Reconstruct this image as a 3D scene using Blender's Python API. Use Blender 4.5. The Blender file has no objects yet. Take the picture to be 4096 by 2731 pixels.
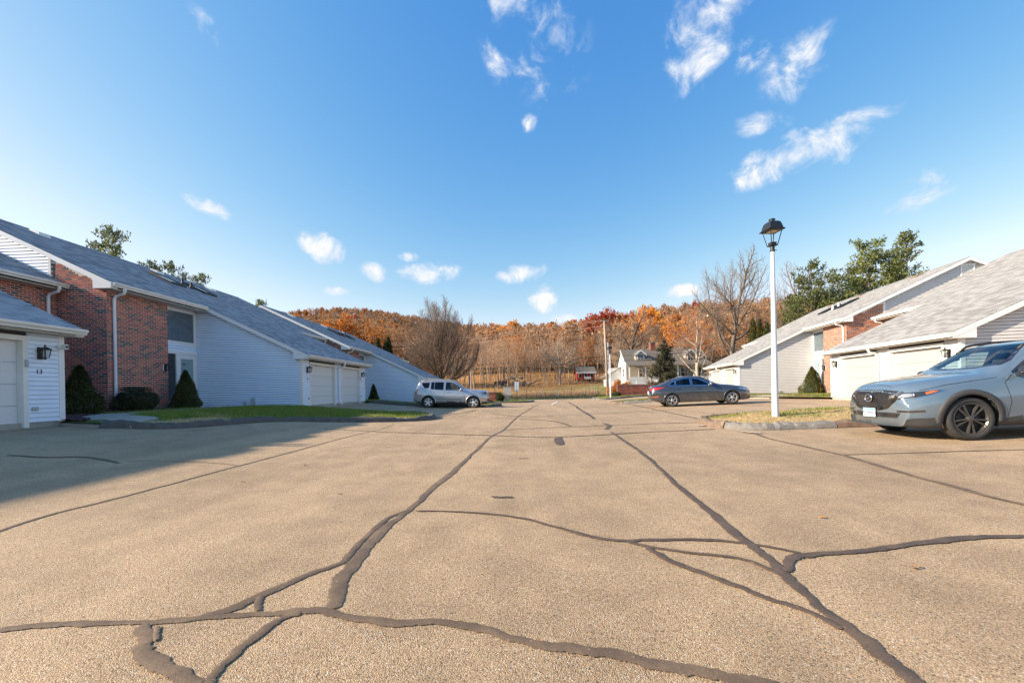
import bpy, bmesh, math, random
import numpy as np
from mathutils import Vector, Matrix
from mathutils.bvhtree import BVHTree

SC = bpy.context.scene
COL = SC.collection
R = math.radians

# ------------------------------------------------------------------ camera
FPX, VPX, HZY, ROLL, CAMH = 1660.0, 2067.0, 1556.0, 0.018, 1.05
cam_d = bpy.data.cameras.new('camera')
cam = bpy.data.objects.new('camera', cam_d)
COL.objects.link(cam)
cam_d.sensor_width = 36.0
cam_d.lens = FPX / 4096 * 36.0
cam_d.shift_y = (HZY - 1365.5) / 4096
cam_d.clip_start = 0.05
cam_d.clip_end = 6000
cam.matrix_world = (Matrix.Translation((0, 0, CAMH)) @ Matrix.Rotation(math.atan((VPX - 2048) / FPX), 4, 'Z')
                    @ Matrix.Rotation(R(90), 4, 'X') @ Matrix.Rotation(-ROLL, 4, 'Z'))
SC.camera = cam

# ------------------------------------------------------------------ light
SUN_EL, SUN_BACK = R(25.3), R(8.0)          # the sun stands over the roofs to the west, a little behind
SDIR = Vector((-math.cos(SUN_BACK) * math.cos(SUN_EL), -math.sin(SUN_BACK) * math.cos(SUN_EL), math.sin(SUN_EL)))
SKY_STRENGTH, SUN_STRENGTH, EXPOSURE = 0.0825, 5.0, 1.10

SC.render.engine = 'CYCLES'
SC.cycles.use_denoising = True
SC.cycles.denoiser = 'OPENIMAGEDENOISE'
SC.cycles.denoising_input_passes = 'RGB_ALBEDO_NORMAL'
SC.cycles.denoising_prefilter = 'NONE'
SC.render.filter_size = 1.15
SC.cycles.max_bounces = 6
SC.cycles.transparent_max_bounces = 12
SC.cycles.sample_clamp_indirect = 6
SC.view_settings.view_transform = 'Standard'
SC.view_settings.look = 'None'
SC.view_settings.exposure = EXPOSURE
SC.view_settings.gamma = 1.0

sun_d = bpy.data.lights.new('sun', 'SUN')
sun_d.energy = SUN_STRENGTH
sun_d.angle = R(0.55)
sun_d.color = (1.0, 0.84, 0.65)
sun = bpy.data.objects.new('sun', sun_d)
COL.objects.link(sun)
sun.rotation_euler = SDIR.to_track_quat('Z', 'Y').to_euler()


def pix_ray(x, y):
    """direction through a pixel of the 4096 px photograph (x right, y down)"""
    dx, dy = x - VPX, y - HZY
    return Vector(((dx - ROLL * dy) / FPX, 1.0, -(dy + ROLL * dx) / FPX))


V2S = 4096 / 2352.0

# ------------------------------------------------------------------ world
world = bpy.data.worlds.new('World')
SC.world = world
world.use_nodes = True
wt = world.node_tree
wt.nodes.clear()


class NT:
    """terse node tree writer"""
    def __init__(self, tree):
        self.t = tree

    def n(self, typ, ins=None, **props):
        nd = self.t.nodes.new(typ)
        for k, v in props.items():
            setattr(nd, k, v)
        for k, v in (ins or {}).items():
            s = nd.inputs[k]
            if hasattr(v, 'is_linked'):
                self.t.links.new(v, s)
            else:
                s.default_value = v
        return nd

    def math(self, op, a, b=0.0, c=0.0, clamp=False):
        nd = self.n('ShaderNodeMath', {0: a, 1: b, 2: c}, operation=op, use_clamp=clamp)
        return nd.outputs[0]

    def vmath(self, op, a, b=(0, 0, 0)):
        nd = self.n('ShaderNodeVectorMath', {0: a, 1: b}, operation=op)
        return nd.outputs['Value'] if op in ('DOT_PRODUCT', 'LENGTH') else nd.outputs['Vector']

    def mix(self, fac, a, b, mode='MIX'):
        nd = self.n('ShaderNodeMix', data_type='RGBA', blend_type=mode, clamp_factor=True)
        for k, v in ((0, fac), (6, a), (7, b)):
            s = nd.inputs[k]
            if hasattr(v, 'is_linked'):
                self.t.links.new(v, s)
            else:
                s.default_value = v
        return nd.outputs[2]

    def ramp(self, fac, lo, hi, a=0.0, b=1.0, smooth=True):
        nd = self.n('ShaderNodeMapRange', {0: fac, 1: lo, 2: hi, 3: a, 4: b},
                    interpolation_type='SMOOTHSTEP' if smooth else 'LINEAR')
        return nd.outputs[0]

    def noise(self, vec, scale, detail=2.0, rough=0.5, dist=0.0):
        nd = self.n('ShaderNodeTexNoise', {'Scale': scale, 'Detail': detail, 'Roughness': rough, 'Distortion': dist})
        if vec is not None:
            self.t.links.new(vec, nd.inputs['Vector'])
        return nd.outputs['Fac']


def build_world():
    w = NT(wt)
    sky = w.n('ShaderNodeTexSky', sky_type='NISHITA', sun_disc=False, sun_elevation=SUN_EL,
              sun_rotation=math.atan2(SDIR.x, SDIR.y), altitude=120, air_density=1.15, dust_density=0.6, ozone_density=3.2)
    d = w.n('ShaderNodeTexCoord').outputs['Generated']
    n1 = w.noise(d, 15.0, 8.0, 0.60, 0.55)
    n2 = w.noise(d, 70.0, 7.0, 0.62, 0.6)
    nn = w.math('MULTIPLY_ADD', n2, 0.14, w.math('MULTIPLY', n1, 0.86))
    # fair weather clouds: centre (2352 px view), half sizes, tilt, fullness
    clouds = [(1235, 105, 105, 88, 40, .30), (1142, 150, 24, 50, -30, .34), (1600, 112, 66, 98, 0, .60),
              (1665, 8, 95, 32, 0, .34), (1832, 155, 70, 60, -20, .54), (1715, 130, 45, 30, 10, .38),
              (1830, 352, 138, 42, -11, .80), (1945, 345, 34, 40, 0, .5), (1745, 290, 50, 22, 10, .36),
              (2100, 445, 95, 38, -12, .33), (458, 50, 48, 26, 40, .40), (475, 473, 52, 17, 15, .62),
              (740, 566, 46, 32, 15, .72), (858, 624, 28, 20, 25, .62), (985, 628, 66, 24, -6, .72),
              (938, 590, 26, 10, 0, .45), (1200, 628, 52, 20, -6, .74), (1250, 685, 34, 30, 25, .98),
              (1300, 731, 34, 12, 0, .9), (1215, 284, 20, 16, -20, .40), (1568, 668, 42, 14, 0, .6), (770, 668, 26, 10, 0, .45),
              (1170, 5, 70, 25, 0, .35)]
    specs = []
    for (x, y, a, b, ang, f) in clouds:
        c = pix_ray(x * V2S, y * V2S)
        ln = c.length
        c = c.normalized()
        u = Vector((c.y, -c.x, 0)).normalized()
        v = u.cross(c)
        ca, sa = math.cos(R(ang)), math.sin(R(ang))
        specs.append((c, u * ca - v * sa, v * ca + u * sa, a * V2S / FPX / ln, b * V2S / FPX / ln, f))
    rng = random.Random(4)
    for k in range(16):                              # the same sky goes on all round
        az, el = rng.uniform(R(62), R(298)), rng.uniform(R(8), R(55))
        c = Vector((math.sin(az) * math.cos(el), math.cos(az) * math.cos(el), math.sin(el)))
        u = Vector((c.y, -c.x, 0)).normalized()
        specs.append((c, u, u.cross(c), rng.uniform(.04, .1), rng.uniform(.02, .05), rng.uniform(.35, .8)))
    acc = None
    for (c, u, v, a, b, f) in specs:
        rel = w.vmath('SUBTRACT', d, tuple(c))
        pu = w.vmath('DOT_PRODUCT', rel, tuple(u / (a * 1.25)))
        pv = w.vmath('DOT_PRODUCT', rel, tuple(v / (b * 1.25)))
        r2 = w.math('MULTIPLY_ADD', pu, pu, w.math('MULTIPLY', pv, pv))
        m = w.math('MULTIPLY_ADD', r2, -f, f)
        acc = m if acc is None else w.math('MAXIMUM', acc, m)
    fray = w.math('MULTIPLY_ADD', nn, 4.3, -2.2)                        # ragged, wind torn edges
    val = w.math('ADD', w.math('MULTIPLY', acc, 1.15), fray)
    inside = w.ramp(acc, -0.12, 0.34)
    alpha = w.math('MULTIPLY', w.ramp(val, 0.0, 1.15), inside)
    bright = w.ramp(val, 0.35, 1.3)
    # crisp autumn air: the clear sky a little deeper in hue than the model gives
    sc_ = w.n('ShaderNodeSeparateColor', {0: sky.outputs[0]})
    g_ = w.math('MULTIPLY', sc_.outputs[1], 1.35)
    r_ = w.math('MINIMUM', w.math('MULTIPLY', w.math('POWER', sc_.outputs[0], 1.75), .90), w.math('MULTIPLY', g_, .80))
    b_ = w.math('MAXIMUM', w.math('MULTIPLY', w.math('POWER', sc_.outputs[2], .42), 2.86), w.math('MULTIPLY', g_, 1.22))
    sky_col = w.n('ShaderNodeCombineColor', {0: r_, 1: g_, 2: b_}).outputs[0]
    tone = w.mix(bright, (4.6, 5.0, 5.6, 1), (5.9, 5.9, 6.0, 1))
    col = w.mix(alpha, sky_col, tone)
    bg = w.n('ShaderNodeBackground', {'Color': col, 'Strength': SKY_STRENGTH})
    out = w.n('ShaderNodeOutputWorld', {'Surface': bg.outputs[0]})


build_world()

# ------------------------------------------------------------------ ground shape (metres; Y runs up the street)
def sstep(x, a, b):
    t = np.clip((x - a) / (b - a), 0, 1)
    return t * t * (3 - 2 * t)


def g(X, Y):
    """paved ground"""
    X = np.asarray(X, float); Y = np.asarray(Y, float)
    zr = -0.018 * np.clip(Y - 24, 0, 23)
    fl = 0.35 - 0.60 * sstep(Y, 26.5, 31.0)
    fr = 0.25 - 0.25 * sstep(Y, 38, 46)
    tl = np.clip((-X - 3.6) / 5.5, 0, 1)
    tr = np.clip((X - 5.8) / 8.0, 0, 1)
    return zr + (fl - zr) * tl * (0.35 + 0.65 * tl) + (fr - zr) * tr


PROF_Y = [44, 56, 70, 85, 100, 140, 180, 250, 330, 450, 600]
PROF_Z = [-.5, -.42, .1, 1.0, 2.2, 5.8, 11.5, 25, 36, 42, 46]


def hillz(X, Y):
    X = np.asarray(X, float); Y = np.asarray(Y, float)
    z = np.interp(Y, PROF_Y, PROF_Z)
    z = z + 1.35 * np.exp(-((X - 29) / 13) ** 2 - ((Y - 77) / 14) ** 2)
    z = z + 9 * sstep(X, 10, 110) * sstep(Y, 110, 240)
    z = z - 11 * (1 - sstep(X / np.maximum(Y, 1), -.26, -.10)) * sstep(Y, 110, 170) * (1 - sstep(Y, 430, 560))
    z = z + 2.2 * np.sin(X * .021 + 1.2) * np.sin(Y * .017) * sstep(Y, 120, 220)
    ridge = (52 + 43 * np.exp(-((X + 320) / 190) ** 2)) * sstep(Y, 480, 760) * (1 - 0.9 * sstep(X, -120, 160))
    return z + ridge


def terrain(X, Y):
    k = sstep(np.asarray(Y, float), 42.0, 48.0)
    return (g(X, np.minimum(Y, 47)) - 0.10) * (1 - k) + hillz(X, Y) * k


def gpix(xv, yv, lift=0.0):
    """photo pixel (2352 px view) to the paved ground"""
    r = pix_ray(xv * V2S, yv * V2S)
    z = 0.0
    for _ in range(30):
        k = (z - CAMH) / r.z
        zn = float(g(r.x * k, k)) + lift
        z = 0.5 * z + 0.5 * zn
    return (r.x * k, k)


def depth_pt(xv, yv, Y):
    r = pix_ray(xv * V2S, yv * V2S)
    return Vector((r.x * Y, Y, CAMH + r.z * Y))

# ------------------------------------------------------------------ materials
MATS = {}


def new_mat(name):
    m = bpy.data.materials.new(name)
    m.use_nodes = True
    m.node_tree.nodes.clear()
    return m, NT(m.node_tree)


def mat(name, col, rough=0.6, var=0.12, scale=6.0, bump=0.0, bscale=40.0, metal=0.0, spec=0.5, coat=0.0, col2=None,
        c2scale=3.0, c2lo=.45, c2hi=.65, space='Object', detail=4.0, stretch=None, rand=0.0):
    """plain procedural surface: base colour broken by noise, optional second tone and fine relief"""
    if name in MATS:
        return MATS[name]
    m, w = new_mat(name)
    if space == 'World':
        vec = w.n('ShaderNodeNewGeometry').outputs['Position']
    else:
        vec = w.n('ShaderNodeTexCoord').outputs['Object']
    if stretch:
        vec = w.vmath('MULTIPLY', vec, stretch)
    c = tuple(col) + (1,)
    n = w.noise(vec, scale, detail, 0.6)
    f = w.ramp(n, 0.25, 0.75, 1 - var, 1 + var, False)
    base = c
    if col2 is not None:
        n2 = w.noise(vec, c2scale, 5, 0.6)
        base = w.mix(w.ramp(n2, c2lo, c2hi), c, tuple(col2) + (1,))
    if rand:
        rnd = w.n('ShaderNodeObjectInfo').outputs['Random']
        f = w.math('MULTIPLY', f, w.ramp(rnd, 0, 1, 1 - rand, 1 + rand, False))
    comb = w.n('ShaderNodeCombineXYZ', {0: f, 1: f, 2: f}).outputs[0]
    colr = w.mix(1.0, base, comb, 'MULTIPLY')
    ins = {'Base Color': colr, 'Roughness': rough, 'Metallic': metal, 'Specular IOR Level': spec, 'Coat Weight': coat}
    if coat:
        ins['Coat Roughness'] = 0.03
    if bump:
        nb = w.noise(vec, bscale, 3, 0.6)
        ins['Normal'] = w.n('ShaderNodeBump', {'Height': nb, 'Strength': 1.0, 'Distance': bump}).outputs[0]
    p = w.n('ShaderNodeBsdfPrincipled', ins)
    w.n('ShaderNodeOutputMaterial', {'Surface': p.outputs[0]})
    MATS[name] = m
    return m


def glass_mat(name, tint=(.75, .85, .85), refl=1.0, ior=1.45):
    if name in MATS:
        return MATS[name]
    m, w = new_mat(name)
    tr = w.n('ShaderNodeBsdfTransparent', {'Color': tuple(tint) + (1,)})
    gl = w.n('ShaderNodeBsdfGlossy', {'Color': (refl, refl, refl, 1), 'Roughness': 0.02})
    fc = w.n('ShaderNodeLayerWeight', {'Blend': .5}).outputs['Facing']
    f0 = ((ior - 1) / (ior + 1)) ** 2
    fr = w.math('MULTIPLY_ADD', w.math('POWER', fc, 4.0), 1 - f0, f0, True)
    mx = w.n('ShaderNodeMixShader', {0: fr, 1: tr.outputs[0], 2: gl.outputs[0]})
    w.n('ShaderNodeOutputMaterial', {'Surface': mx.outputs[0]})
    MATS[name] = m
    return m


def asphalt_mat():
    m, w = new_mat('asphalt')
    pos = w.n('ShaderNodeNewGeometry').outputs['Position']
    flat = w.vmath('MULTIPLY', pos, (1, 1, .3))
    big = w.noise(flat, .28, 4, .6)
    mid = w.noise(flat, 2.3, 4, .65)
    spot = w.noise(flat, .9, 3, .55)
    wear = w.noise(w.vmath('MULTIPLY', pos, (1.1, .06, .1)), 1.0, 3, .6)
    vor = w.n('ShaderNodeTexVoronoi', {'Vector': flat, 'Scale': 185.0, 'Randomness': 1.0})
    cell = vor.outputs['Color']
    dist = vor.outputs['Distance']
    sep = w.n('ShaderNodeSeparateColor', {0: cell})
    rnd, rnd2 = sep.outputs[0], sep.outputs[1]
    stone = w.mix(rnd, (.315, .217, .125, 1), (.585, .415, .248, 1))
    stone = w.mix(w.ramp(rnd2, .95, .98), stone, (.66, .60, .50, 1))
    stone = w.mix(w.ramp(rnd2, .06, .02), stone, (.45, .235, .115, 1))
    gap = w.math('MULTIPLY', w.ramp(dist, .50, .85), w.ramp(w.noise(flat, 60, 2, .6), .35, .6))
    col = w.mix(gap, stone, (.085, .066, .048, 1))
    patch = w.ramp(w.math('MULTIPLY_ADD', mid, .40, w.math('MULTIPLY_ADD', big, .45, w.math('MULTIPLY', wear, .35))), .42, .78, .74, 1.16)
    comb = w.n('ShaderNodeCombineXYZ', {0: patch, 1: patch, 2: patch}).outputs[0]
    col = w.mix(1.0, col, comb, 'MULTIPLY')
    col = w.mix(w.ramp(spot, .60, .78, 0, .32), col, (.10, .085, .07, 1))
    h = w.math('MULTIPLY', w.ramp(dist, .75, .12), w.math('MULTIPLY_ADD', rnd, .6, .4))
    bmp = w.n('ShaderNodeBump', {'Height': h, 'Strength': .75, 'Distance': .0045}).outputs[0]
    p = w.n('ShaderNodeBsdfPrincipled', {'Base Color': col, 'Roughness': .82, 'Normal': bmp, 'Specular IOR Level': .3})
    w.n('ShaderNodeOutputMaterial', {'Surface': p.outputs[0]})
    MATS['asphalt'] = m
    return m


def shingle_mat(name, dark, light, warm):
    m, w = new_mat(name)
    tc = w.n('ShaderNodeTexCoord').outputs['Object']
    uv = w.n('ShaderNodeAttribute', attribute_name='shingle').outputs['Vector']
    wn = w.n('ShaderNodeTexWhiteNoise', {'Vector': w.vmath('FLOOR', uv)}, noise_dimensions='2D').outputs['Value']
    blot = w.noise(uv, .5, 3, .6)
    gran = w.noise(tc, 95, 2, .7)
    k = w.math('MULTIPLY_ADD', wn, .92, w.math('MULTIPLY', blot, .22))
    col = w.mix(w.ramp(k, .2, .9), dark + (1,), light + (1,))
    col = w.mix(w.ramp(w.noise(uv, .17, 2, .5),   .55, .8, 0, .3), col, warm + (1,))
    f = w.ramp(gran, .3, .7, .72, 1.28, False)
    col = w.mix(1.0, col, w.n('ShaderNodeCombineXYZ', {0: f, 1: f, 2: f}).outputs[0], 'MULTIPLY')
    bmp = w.n('ShaderNodeBump', {'Height': gran, 'Strength': .7, 'Distance': .004}).outputs[0]
    p = w.n('ShaderNodeBsdfPrincipled', {'Base Color': col, 'Roughness': .92, 'Normal': bmp, 'Specular IOR Level': .25})
    w.n('ShaderNodeOutputMaterial', {'Surface': p.outputs[0]})
    MATS[name] = m
    return m


def leaf_mat(name, cols, rough=.7, trans=.35):
    """foliage: tone differs from leaf to leaf, light passes through"""
    if name in MATS:
        return MATS[name]
    m, w = new_mat(name)
    rnd = w.n('ShaderNodeNewGeometry').outputs['Random Per Island']
    cr = w.n('ShaderNodeValToRGB', {0: rnd})
    el = cr.color_ramp.elements
    while len(el) < len(cols):
        el.new(0.5)
    for i, c in enumerate(cols):
        el[i].position = i / max(1, len(cols) - 1)
        el[i].color = tuple(c) + (1,)
    ob = w.n('ShaderNodeObjectInfo').outputs['Random']
    f = w.ramp(ob, 0, 1, .8, 1.2, False)
    col = w.mix(1.0, cr.outputs[0], w.n('ShaderNodeCombineXYZ', {0: f, 1: f, 2: f}).outputs[0], 'MULTIPLY')
    a = w.n('ShaderNodeBsdfPrincipled', {'Base Color': col, 'Roughness': rough, 'Specular IOR Level': .25})
    b = w.n('ShaderNodeBsdfTranslucent', {'Color': col})
    mx = w.n('ShaderNodeMixShader', {0: trans, 1: a.outputs[0], 2: b.outputs[0]})
    w.n('ShaderNodeOutputMaterial', {'Surface': mx.outputs[0]})
    MATS[name] = m
    return m


def terrain_mat():
    m, w = new_mat('terrain')
    pos = w.n('ShaderNodeNewGeometry').outputs['Position']
    sep = w.n('ShaderNodeSeparateXYZ', {0: pos})
    X, Y = sep.outputs[0], sep.outputs[1]
    n1 = w.noise(pos, .35, 5, .65)
    n2 = w.noise(pos, 2.2, 5, .7)
    n3 = w.noise(pos, .09, 4, .6)
    grass = w.mix(w.ramp(n1, .35, .65), (.10, .115, .032, 1), (.24, .19, .075, 1))
    grass = w.mix(w.ramp(n2, .55, .72), grass, (.30, .20, .075, 1))
    litter = w.mix(w.ramp(n2, .3, .7), (.26, .115, .035, 1), (.53, .285, .095, 1))
    litter = w.mix(w.ramp(n1, .52, .68), litter, (.20, .11, .05, 1))
    edge = w.math('ADD', Y, w.math('MULTIPLY_ADD', n3, 30, -15))
    edge = w.math('MULTIPLY_ADD', w.math('MAXIMUM', X, 0), -.62, edge)
    fac = w.ramp(edge, 70, 84)
    col = w.mix(fac, grass, litter)
    bmp = w.n('ShaderNodeBump', {'Height': n2, 'Strength': .8, 'Distance': .06}).outputs[0]
    p = w.n('ShaderNodeBsdfPrincipled', {'Base Color': col, 'Roughness': .95, 'Normal': bmp, 'Specular IOR Level': .15})
    w.n('ShaderNodeOutputMaterial', {'Surface': p.outputs[0]})
    MATS['terrain'] = m
    return m


def lawn_mat():
    m, w = new_mat('lawn')
    pos = w.n('ShaderNodeNewGeometry').outputs['Position']
    n1 = w.noise(pos, .9, 4, .6)
    n2 = w.noise(pos, 9, 5, .7)
    wear = w.n('ShaderNodeAttribute', attribute_name='wear').outputs['Fac']
    green = w.mix(w.ramp(n2, .3, .7), (.05, .085, .015, 1), (.13, .17, .035, 1))
    straw = w.mix(w.ramp(n2, .3, .7), (.26, .175, .075, 1), (.56, .41, .21, 1))
    k = w.math('ADD', wear, w.math('MULTIPLY_ADD', n1, .9, -.45))
    col = w.mix(w.ramp(k, .38, .62), green, straw)
    bmp = w.n('ShaderNodeBump', {'Height': n2, 'Strength': 1, 'Distance': .02}).outputs[0]
    p = w.n('ShaderNodeBsdfPrincipled', {'Base Color': col, 'Roughness': .95, 'Normal': bmp, 'Specular IOR Level': .1})
    w.n('ShaderNodeOutputMaterial', {'Surface': p.outputs[0]})
    MATS['lawn'] = m
    return m


def sealant_mat(name, c1, c2, ragged=True):
    m, w = new_mat(name)
    pos = w.n('ShaderNodeNewGeometry').outputs['Position']
    n1, n2, n3 = w.noise(pos, 4, 5, .65), w.noise(pos, 38, 4, .7), w.noise(pos, 150, 2, .6)
    col = w.mix(w.ramp(n1, .38, .68), c1 + (1,), c2 + (1,))
    f = w.ramp(n3, .3, .7, .72, 1.28, False)
    col = w.mix(1.0, col, w.n('ShaderNodeCombineXYZ', {0: f, 1: f, 2: f}).outputs[0], 'MULTIPLY')
    col = w.mix(w.ramp(n2, .62, .72), col, (.34, .25, .165, 1))
    hgt = w.math('ADD', n1, w.math('MULTIPLY', n2, .5))
    bmp = w.n('ShaderNodeBump', {'Height': hgt, 'Strength': .8, 'Distance': .006}).outputs[0]
    p = w.n('ShaderNodeBsdfPrincipled', {'Base Color': col, 'Roughness': .62, 'Normal': bmp, 'Specular IOR Level': .3})
    e = w.n('ShaderNodeAttribute', attribute_name='edge').outputs['Fac']
    a = w.ramp(w.math('MULTIPLY_ADD', w.math('ADD', n2, w.math('MULTIPLY', n3, .5)), 1.5, w.math('SUBTRACT', .42, e)), .50, .62)
    tr = w.n('ShaderNodeBsdfTransparent')
    mx = w.n('ShaderNodeMixShader', {0: a, 1: tr.outputs[0], 2: p.outputs[0]})
    w.n('ShaderNodeOutputMaterial', {'Surface': mx.outputs[0]})
    MATS[name] = m


def M(k):
    return MATS[k]


def make_materials():
    asphalt_mat(); terrain_mat(); lawn_mat()
    shingle_mat('shingle_grey', (.205, .22, .24), (.36, .38, .405), (.31, .295, .28))
    shingle_mat('shingle_pale', (.205, .20, .193), (.31, .305, .297), (.26, .242, .22))
    mat('siding', (.70, .79, .92), .5, .05, 3)
    mat('sheathing', (.06, .06, .065), .9, .1, 3)  # wall core darkened so the lap shadows between boards sit in its colour
    mat('siding_pale', (.54, .535, .53), .5, .05, 3)
    mat('trim', (.74, .74, .735), .4, .05, 2)
    mat('trim_aged', (.72, .71, .67), .5, .10, 2, 0, 40, col2=(.50, .45, .38), c2scale=5, c2lo=.62, c2hi=.78)
    mat('gutter', (.74, .71, .65), .35, .07, 2)
    mat('soffit', (.56, .53, .47), .6, .08, 3)
    mat('mortar', (.72, .66, .59), .95, .15, 12, .002, 60)
    mat('brick_red', (.40, .088, .050), .85, .22, 18, .002, 70, rand=.2)
    mat('brick_deep', (.24, .055, .040), .85, .22, 18, .002, 70, rand=.2)
    mat('brick_orange', (.45, .13, .065), .85, .22, 18, .002, 70, rand=.2)
    mat('brick_char', (.062, .045, .044), .8, .3, 18, .002, 70, rand=.25)
    mat('brick_sun', (.33, .10, .034), .85, .2, 18, .002, 70, rand=.2)  # same brick as across the close, its sunlit orange put into the colour
    mat('brick_sun2', (.26, .07, .025), .85, .2, 18, .002, 70, rand=.2)  # deeper brick of the same kind, sunlight likewise in the colour
    mat('brick_brown', (.19, .10, .07), .85, .2, 18, .002, 70, rand=.2)
    mat('concrete', (.36, .33, .28), .9, .18, 5, .003, 45, col2=(.25, .20, .14), c2scale=2.2, c2lo=.6, c2hi=.8)
    mat('walk', (.36, .32, .26), .9, .14, 4, .002, 60, space='World', col2=(.30, .20, .12), c2scale=1.7, c2lo=.66, c2hi=.76)
    mat('garage_door', (.66, .655, .66), .5, .05, 30)
    mat('garage_door_pale', (.37, .367, .36), .5, .05, 30)
    mat('black_metal', (.012, .013, .015), .45, .25, 20)
    mat('dark_plastic', (.03, .031, .033), .55, .15, 20, .001, 200)
    mat('grey_box', (.42, .43, .44), .5, .1, 6)
    mat('brass', (.45, .28, .10), .35, .1, 6, metal=1)
    mat('curtain', (.72, .76, .76), .9, .15, 8, stretch=(1, 1, .05))
    mat('room', (.30, .30, .33), .9, .2, 4)
    mat('mulch', (.075, .026, .03), .95, .5, 14, .03, 22, space='World', col2=(.03, .012, .013), c2scale=20)
    mat('kerb_dark', (.10, .09, .08), .9, .3, 7, .012, 18, space='World', col2=(.24, .22, .19), c2scale=3.0, c2lo=.64, c2hi=.72)
    mat('kerb_brown', (.17, .115, .08), .9, .3, 7, .010, 25, space='World', col2=(.28, .22, .16), c2scale=4, c2lo=.6, c2hi=.7)
    mat('kerb_grey', (.185, .17, .15), .85, .25, 6, .008, 22, space='World', col2=(.34, .31, .27), c2scale=4, c2lo=.6, c2hi=.7)
    sealant_mat('sealant', (.118, .081, .053), (.19, .13, .08))
    sealant_mat('sealant_dark', (.082, .058, .043), (.13, .09, .06))
    mat('crack', (.06, .048, .038), .95, .3, 8, space='World')
    sealant_mat('stain', (.075, .06, .05), (.12, .095, .075))
    sealant_mat('sand', (.52, .42, .30), (.60, .48, .34))
    mat('paint_white', (.78, .77, .74), .7, .15, 5, space='World')
    mat('pole_white', (.66, .66, .69), .45, .12, 5, .0012, 60, stretch=(1, 1, .25))
    mat('wood_pole', (.33, .27, .21), .9, .25, 6, .004, 60, stretch=(1, 1, .08))
    mat('wood_old', (.17, .12, .08), .9, .3, 6, .004, 60)
    mat('wire', (.018, .018, .018), .5, .1, 3)
    mat('wire_pale', (.42, .36, .30), .5, .1, 3)
    mat('bark', (.17, .135, .105), .95, .35, 6, .02, 14, stretch=(1, 1, .3))
    mat('bark_pale', (.36, .30, .235), .95, .3, 5, .015, 14, stretch=(1, 1, .3))
    mat('bark_dark', (.07, .052, .042), .95, .35, 6, .02, 14)
    mat('twig', (.40, .275, .185), .95, .25, 4, rand=.25)
    mat('twig_hero', (.175, .12, .086), .95, .25, 4)
    mat('twig_tan', (.23, .165, .12), .95, .25, 3)
    mat('twig_red', (.23, .135, .105), .95, .25, 3)
    leaf_mat('leaf_orange', [(.45, .145, .026), (.58, .235, .043), (.38, .13, .03)])
    leaf_mat('leaf_rust', [(.37, .19, .09), (.48, .27, .13), (.30, .175, .10)])
    leaf_mat('leaf_gold', [(.58, .27, .04), (.66, .30, .04), (.48, .17, .025)])
    leaf_mat('leaf_red', [(.40, .055, .02), (.50, .11, .03), (.30, .045, .02)])
    leaf_mat('needle', [(.07, .095, .028), (.13, .155, .045), (.21, .205, .075)], .65, .25)
    leaf_mat('needle_dark', [(.05, .075, .02), (.09, .115, .032), (.16, .15, .06)], .7, .2)
    leaf_mat('needle_blue', [(.05, .058, .032), (.085, .088, .048), (.12, .10, .055)], .7, .2)
    leaf_mat('needle_yellow', [(.05, .075, .015), (.10, .11, .025), (.22, .14, .03)], .7, .25)
    leaf_mat('shrub_dark', [(.035, .05, .025), (.07, .08, .04), (.12, .105, .06)], .5, .2)
    leaf_mat('grass_green', [(.115, .175, .025), (.20, .265, .045), (.32, .32, .085)], .8, .4)
    leaf_mat('grass_straw', [(.43, .31, .14), (.58, .44, .24), (.28, .21, .10)], .9, .3)
    leaf_mat('brush_tan', [(.42, .26, .14), (.60, .41, .23), (.28, .16, .09)], .9, .3)
    leaf_mat('fallen_leaf', [(.45, .16, .03), (.55, .27, .07), (.32, .12, .04)], .9, .2)
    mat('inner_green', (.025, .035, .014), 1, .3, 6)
    glass_mat('window_glass', (.78, .83, .84), .85)
    glass_mat('lantern_glass', (.85, .87, .86), .8)
    glass_mat('skylight_glass', (.22, .27, .30), 1.0, 1.7)


make_materials()

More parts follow.
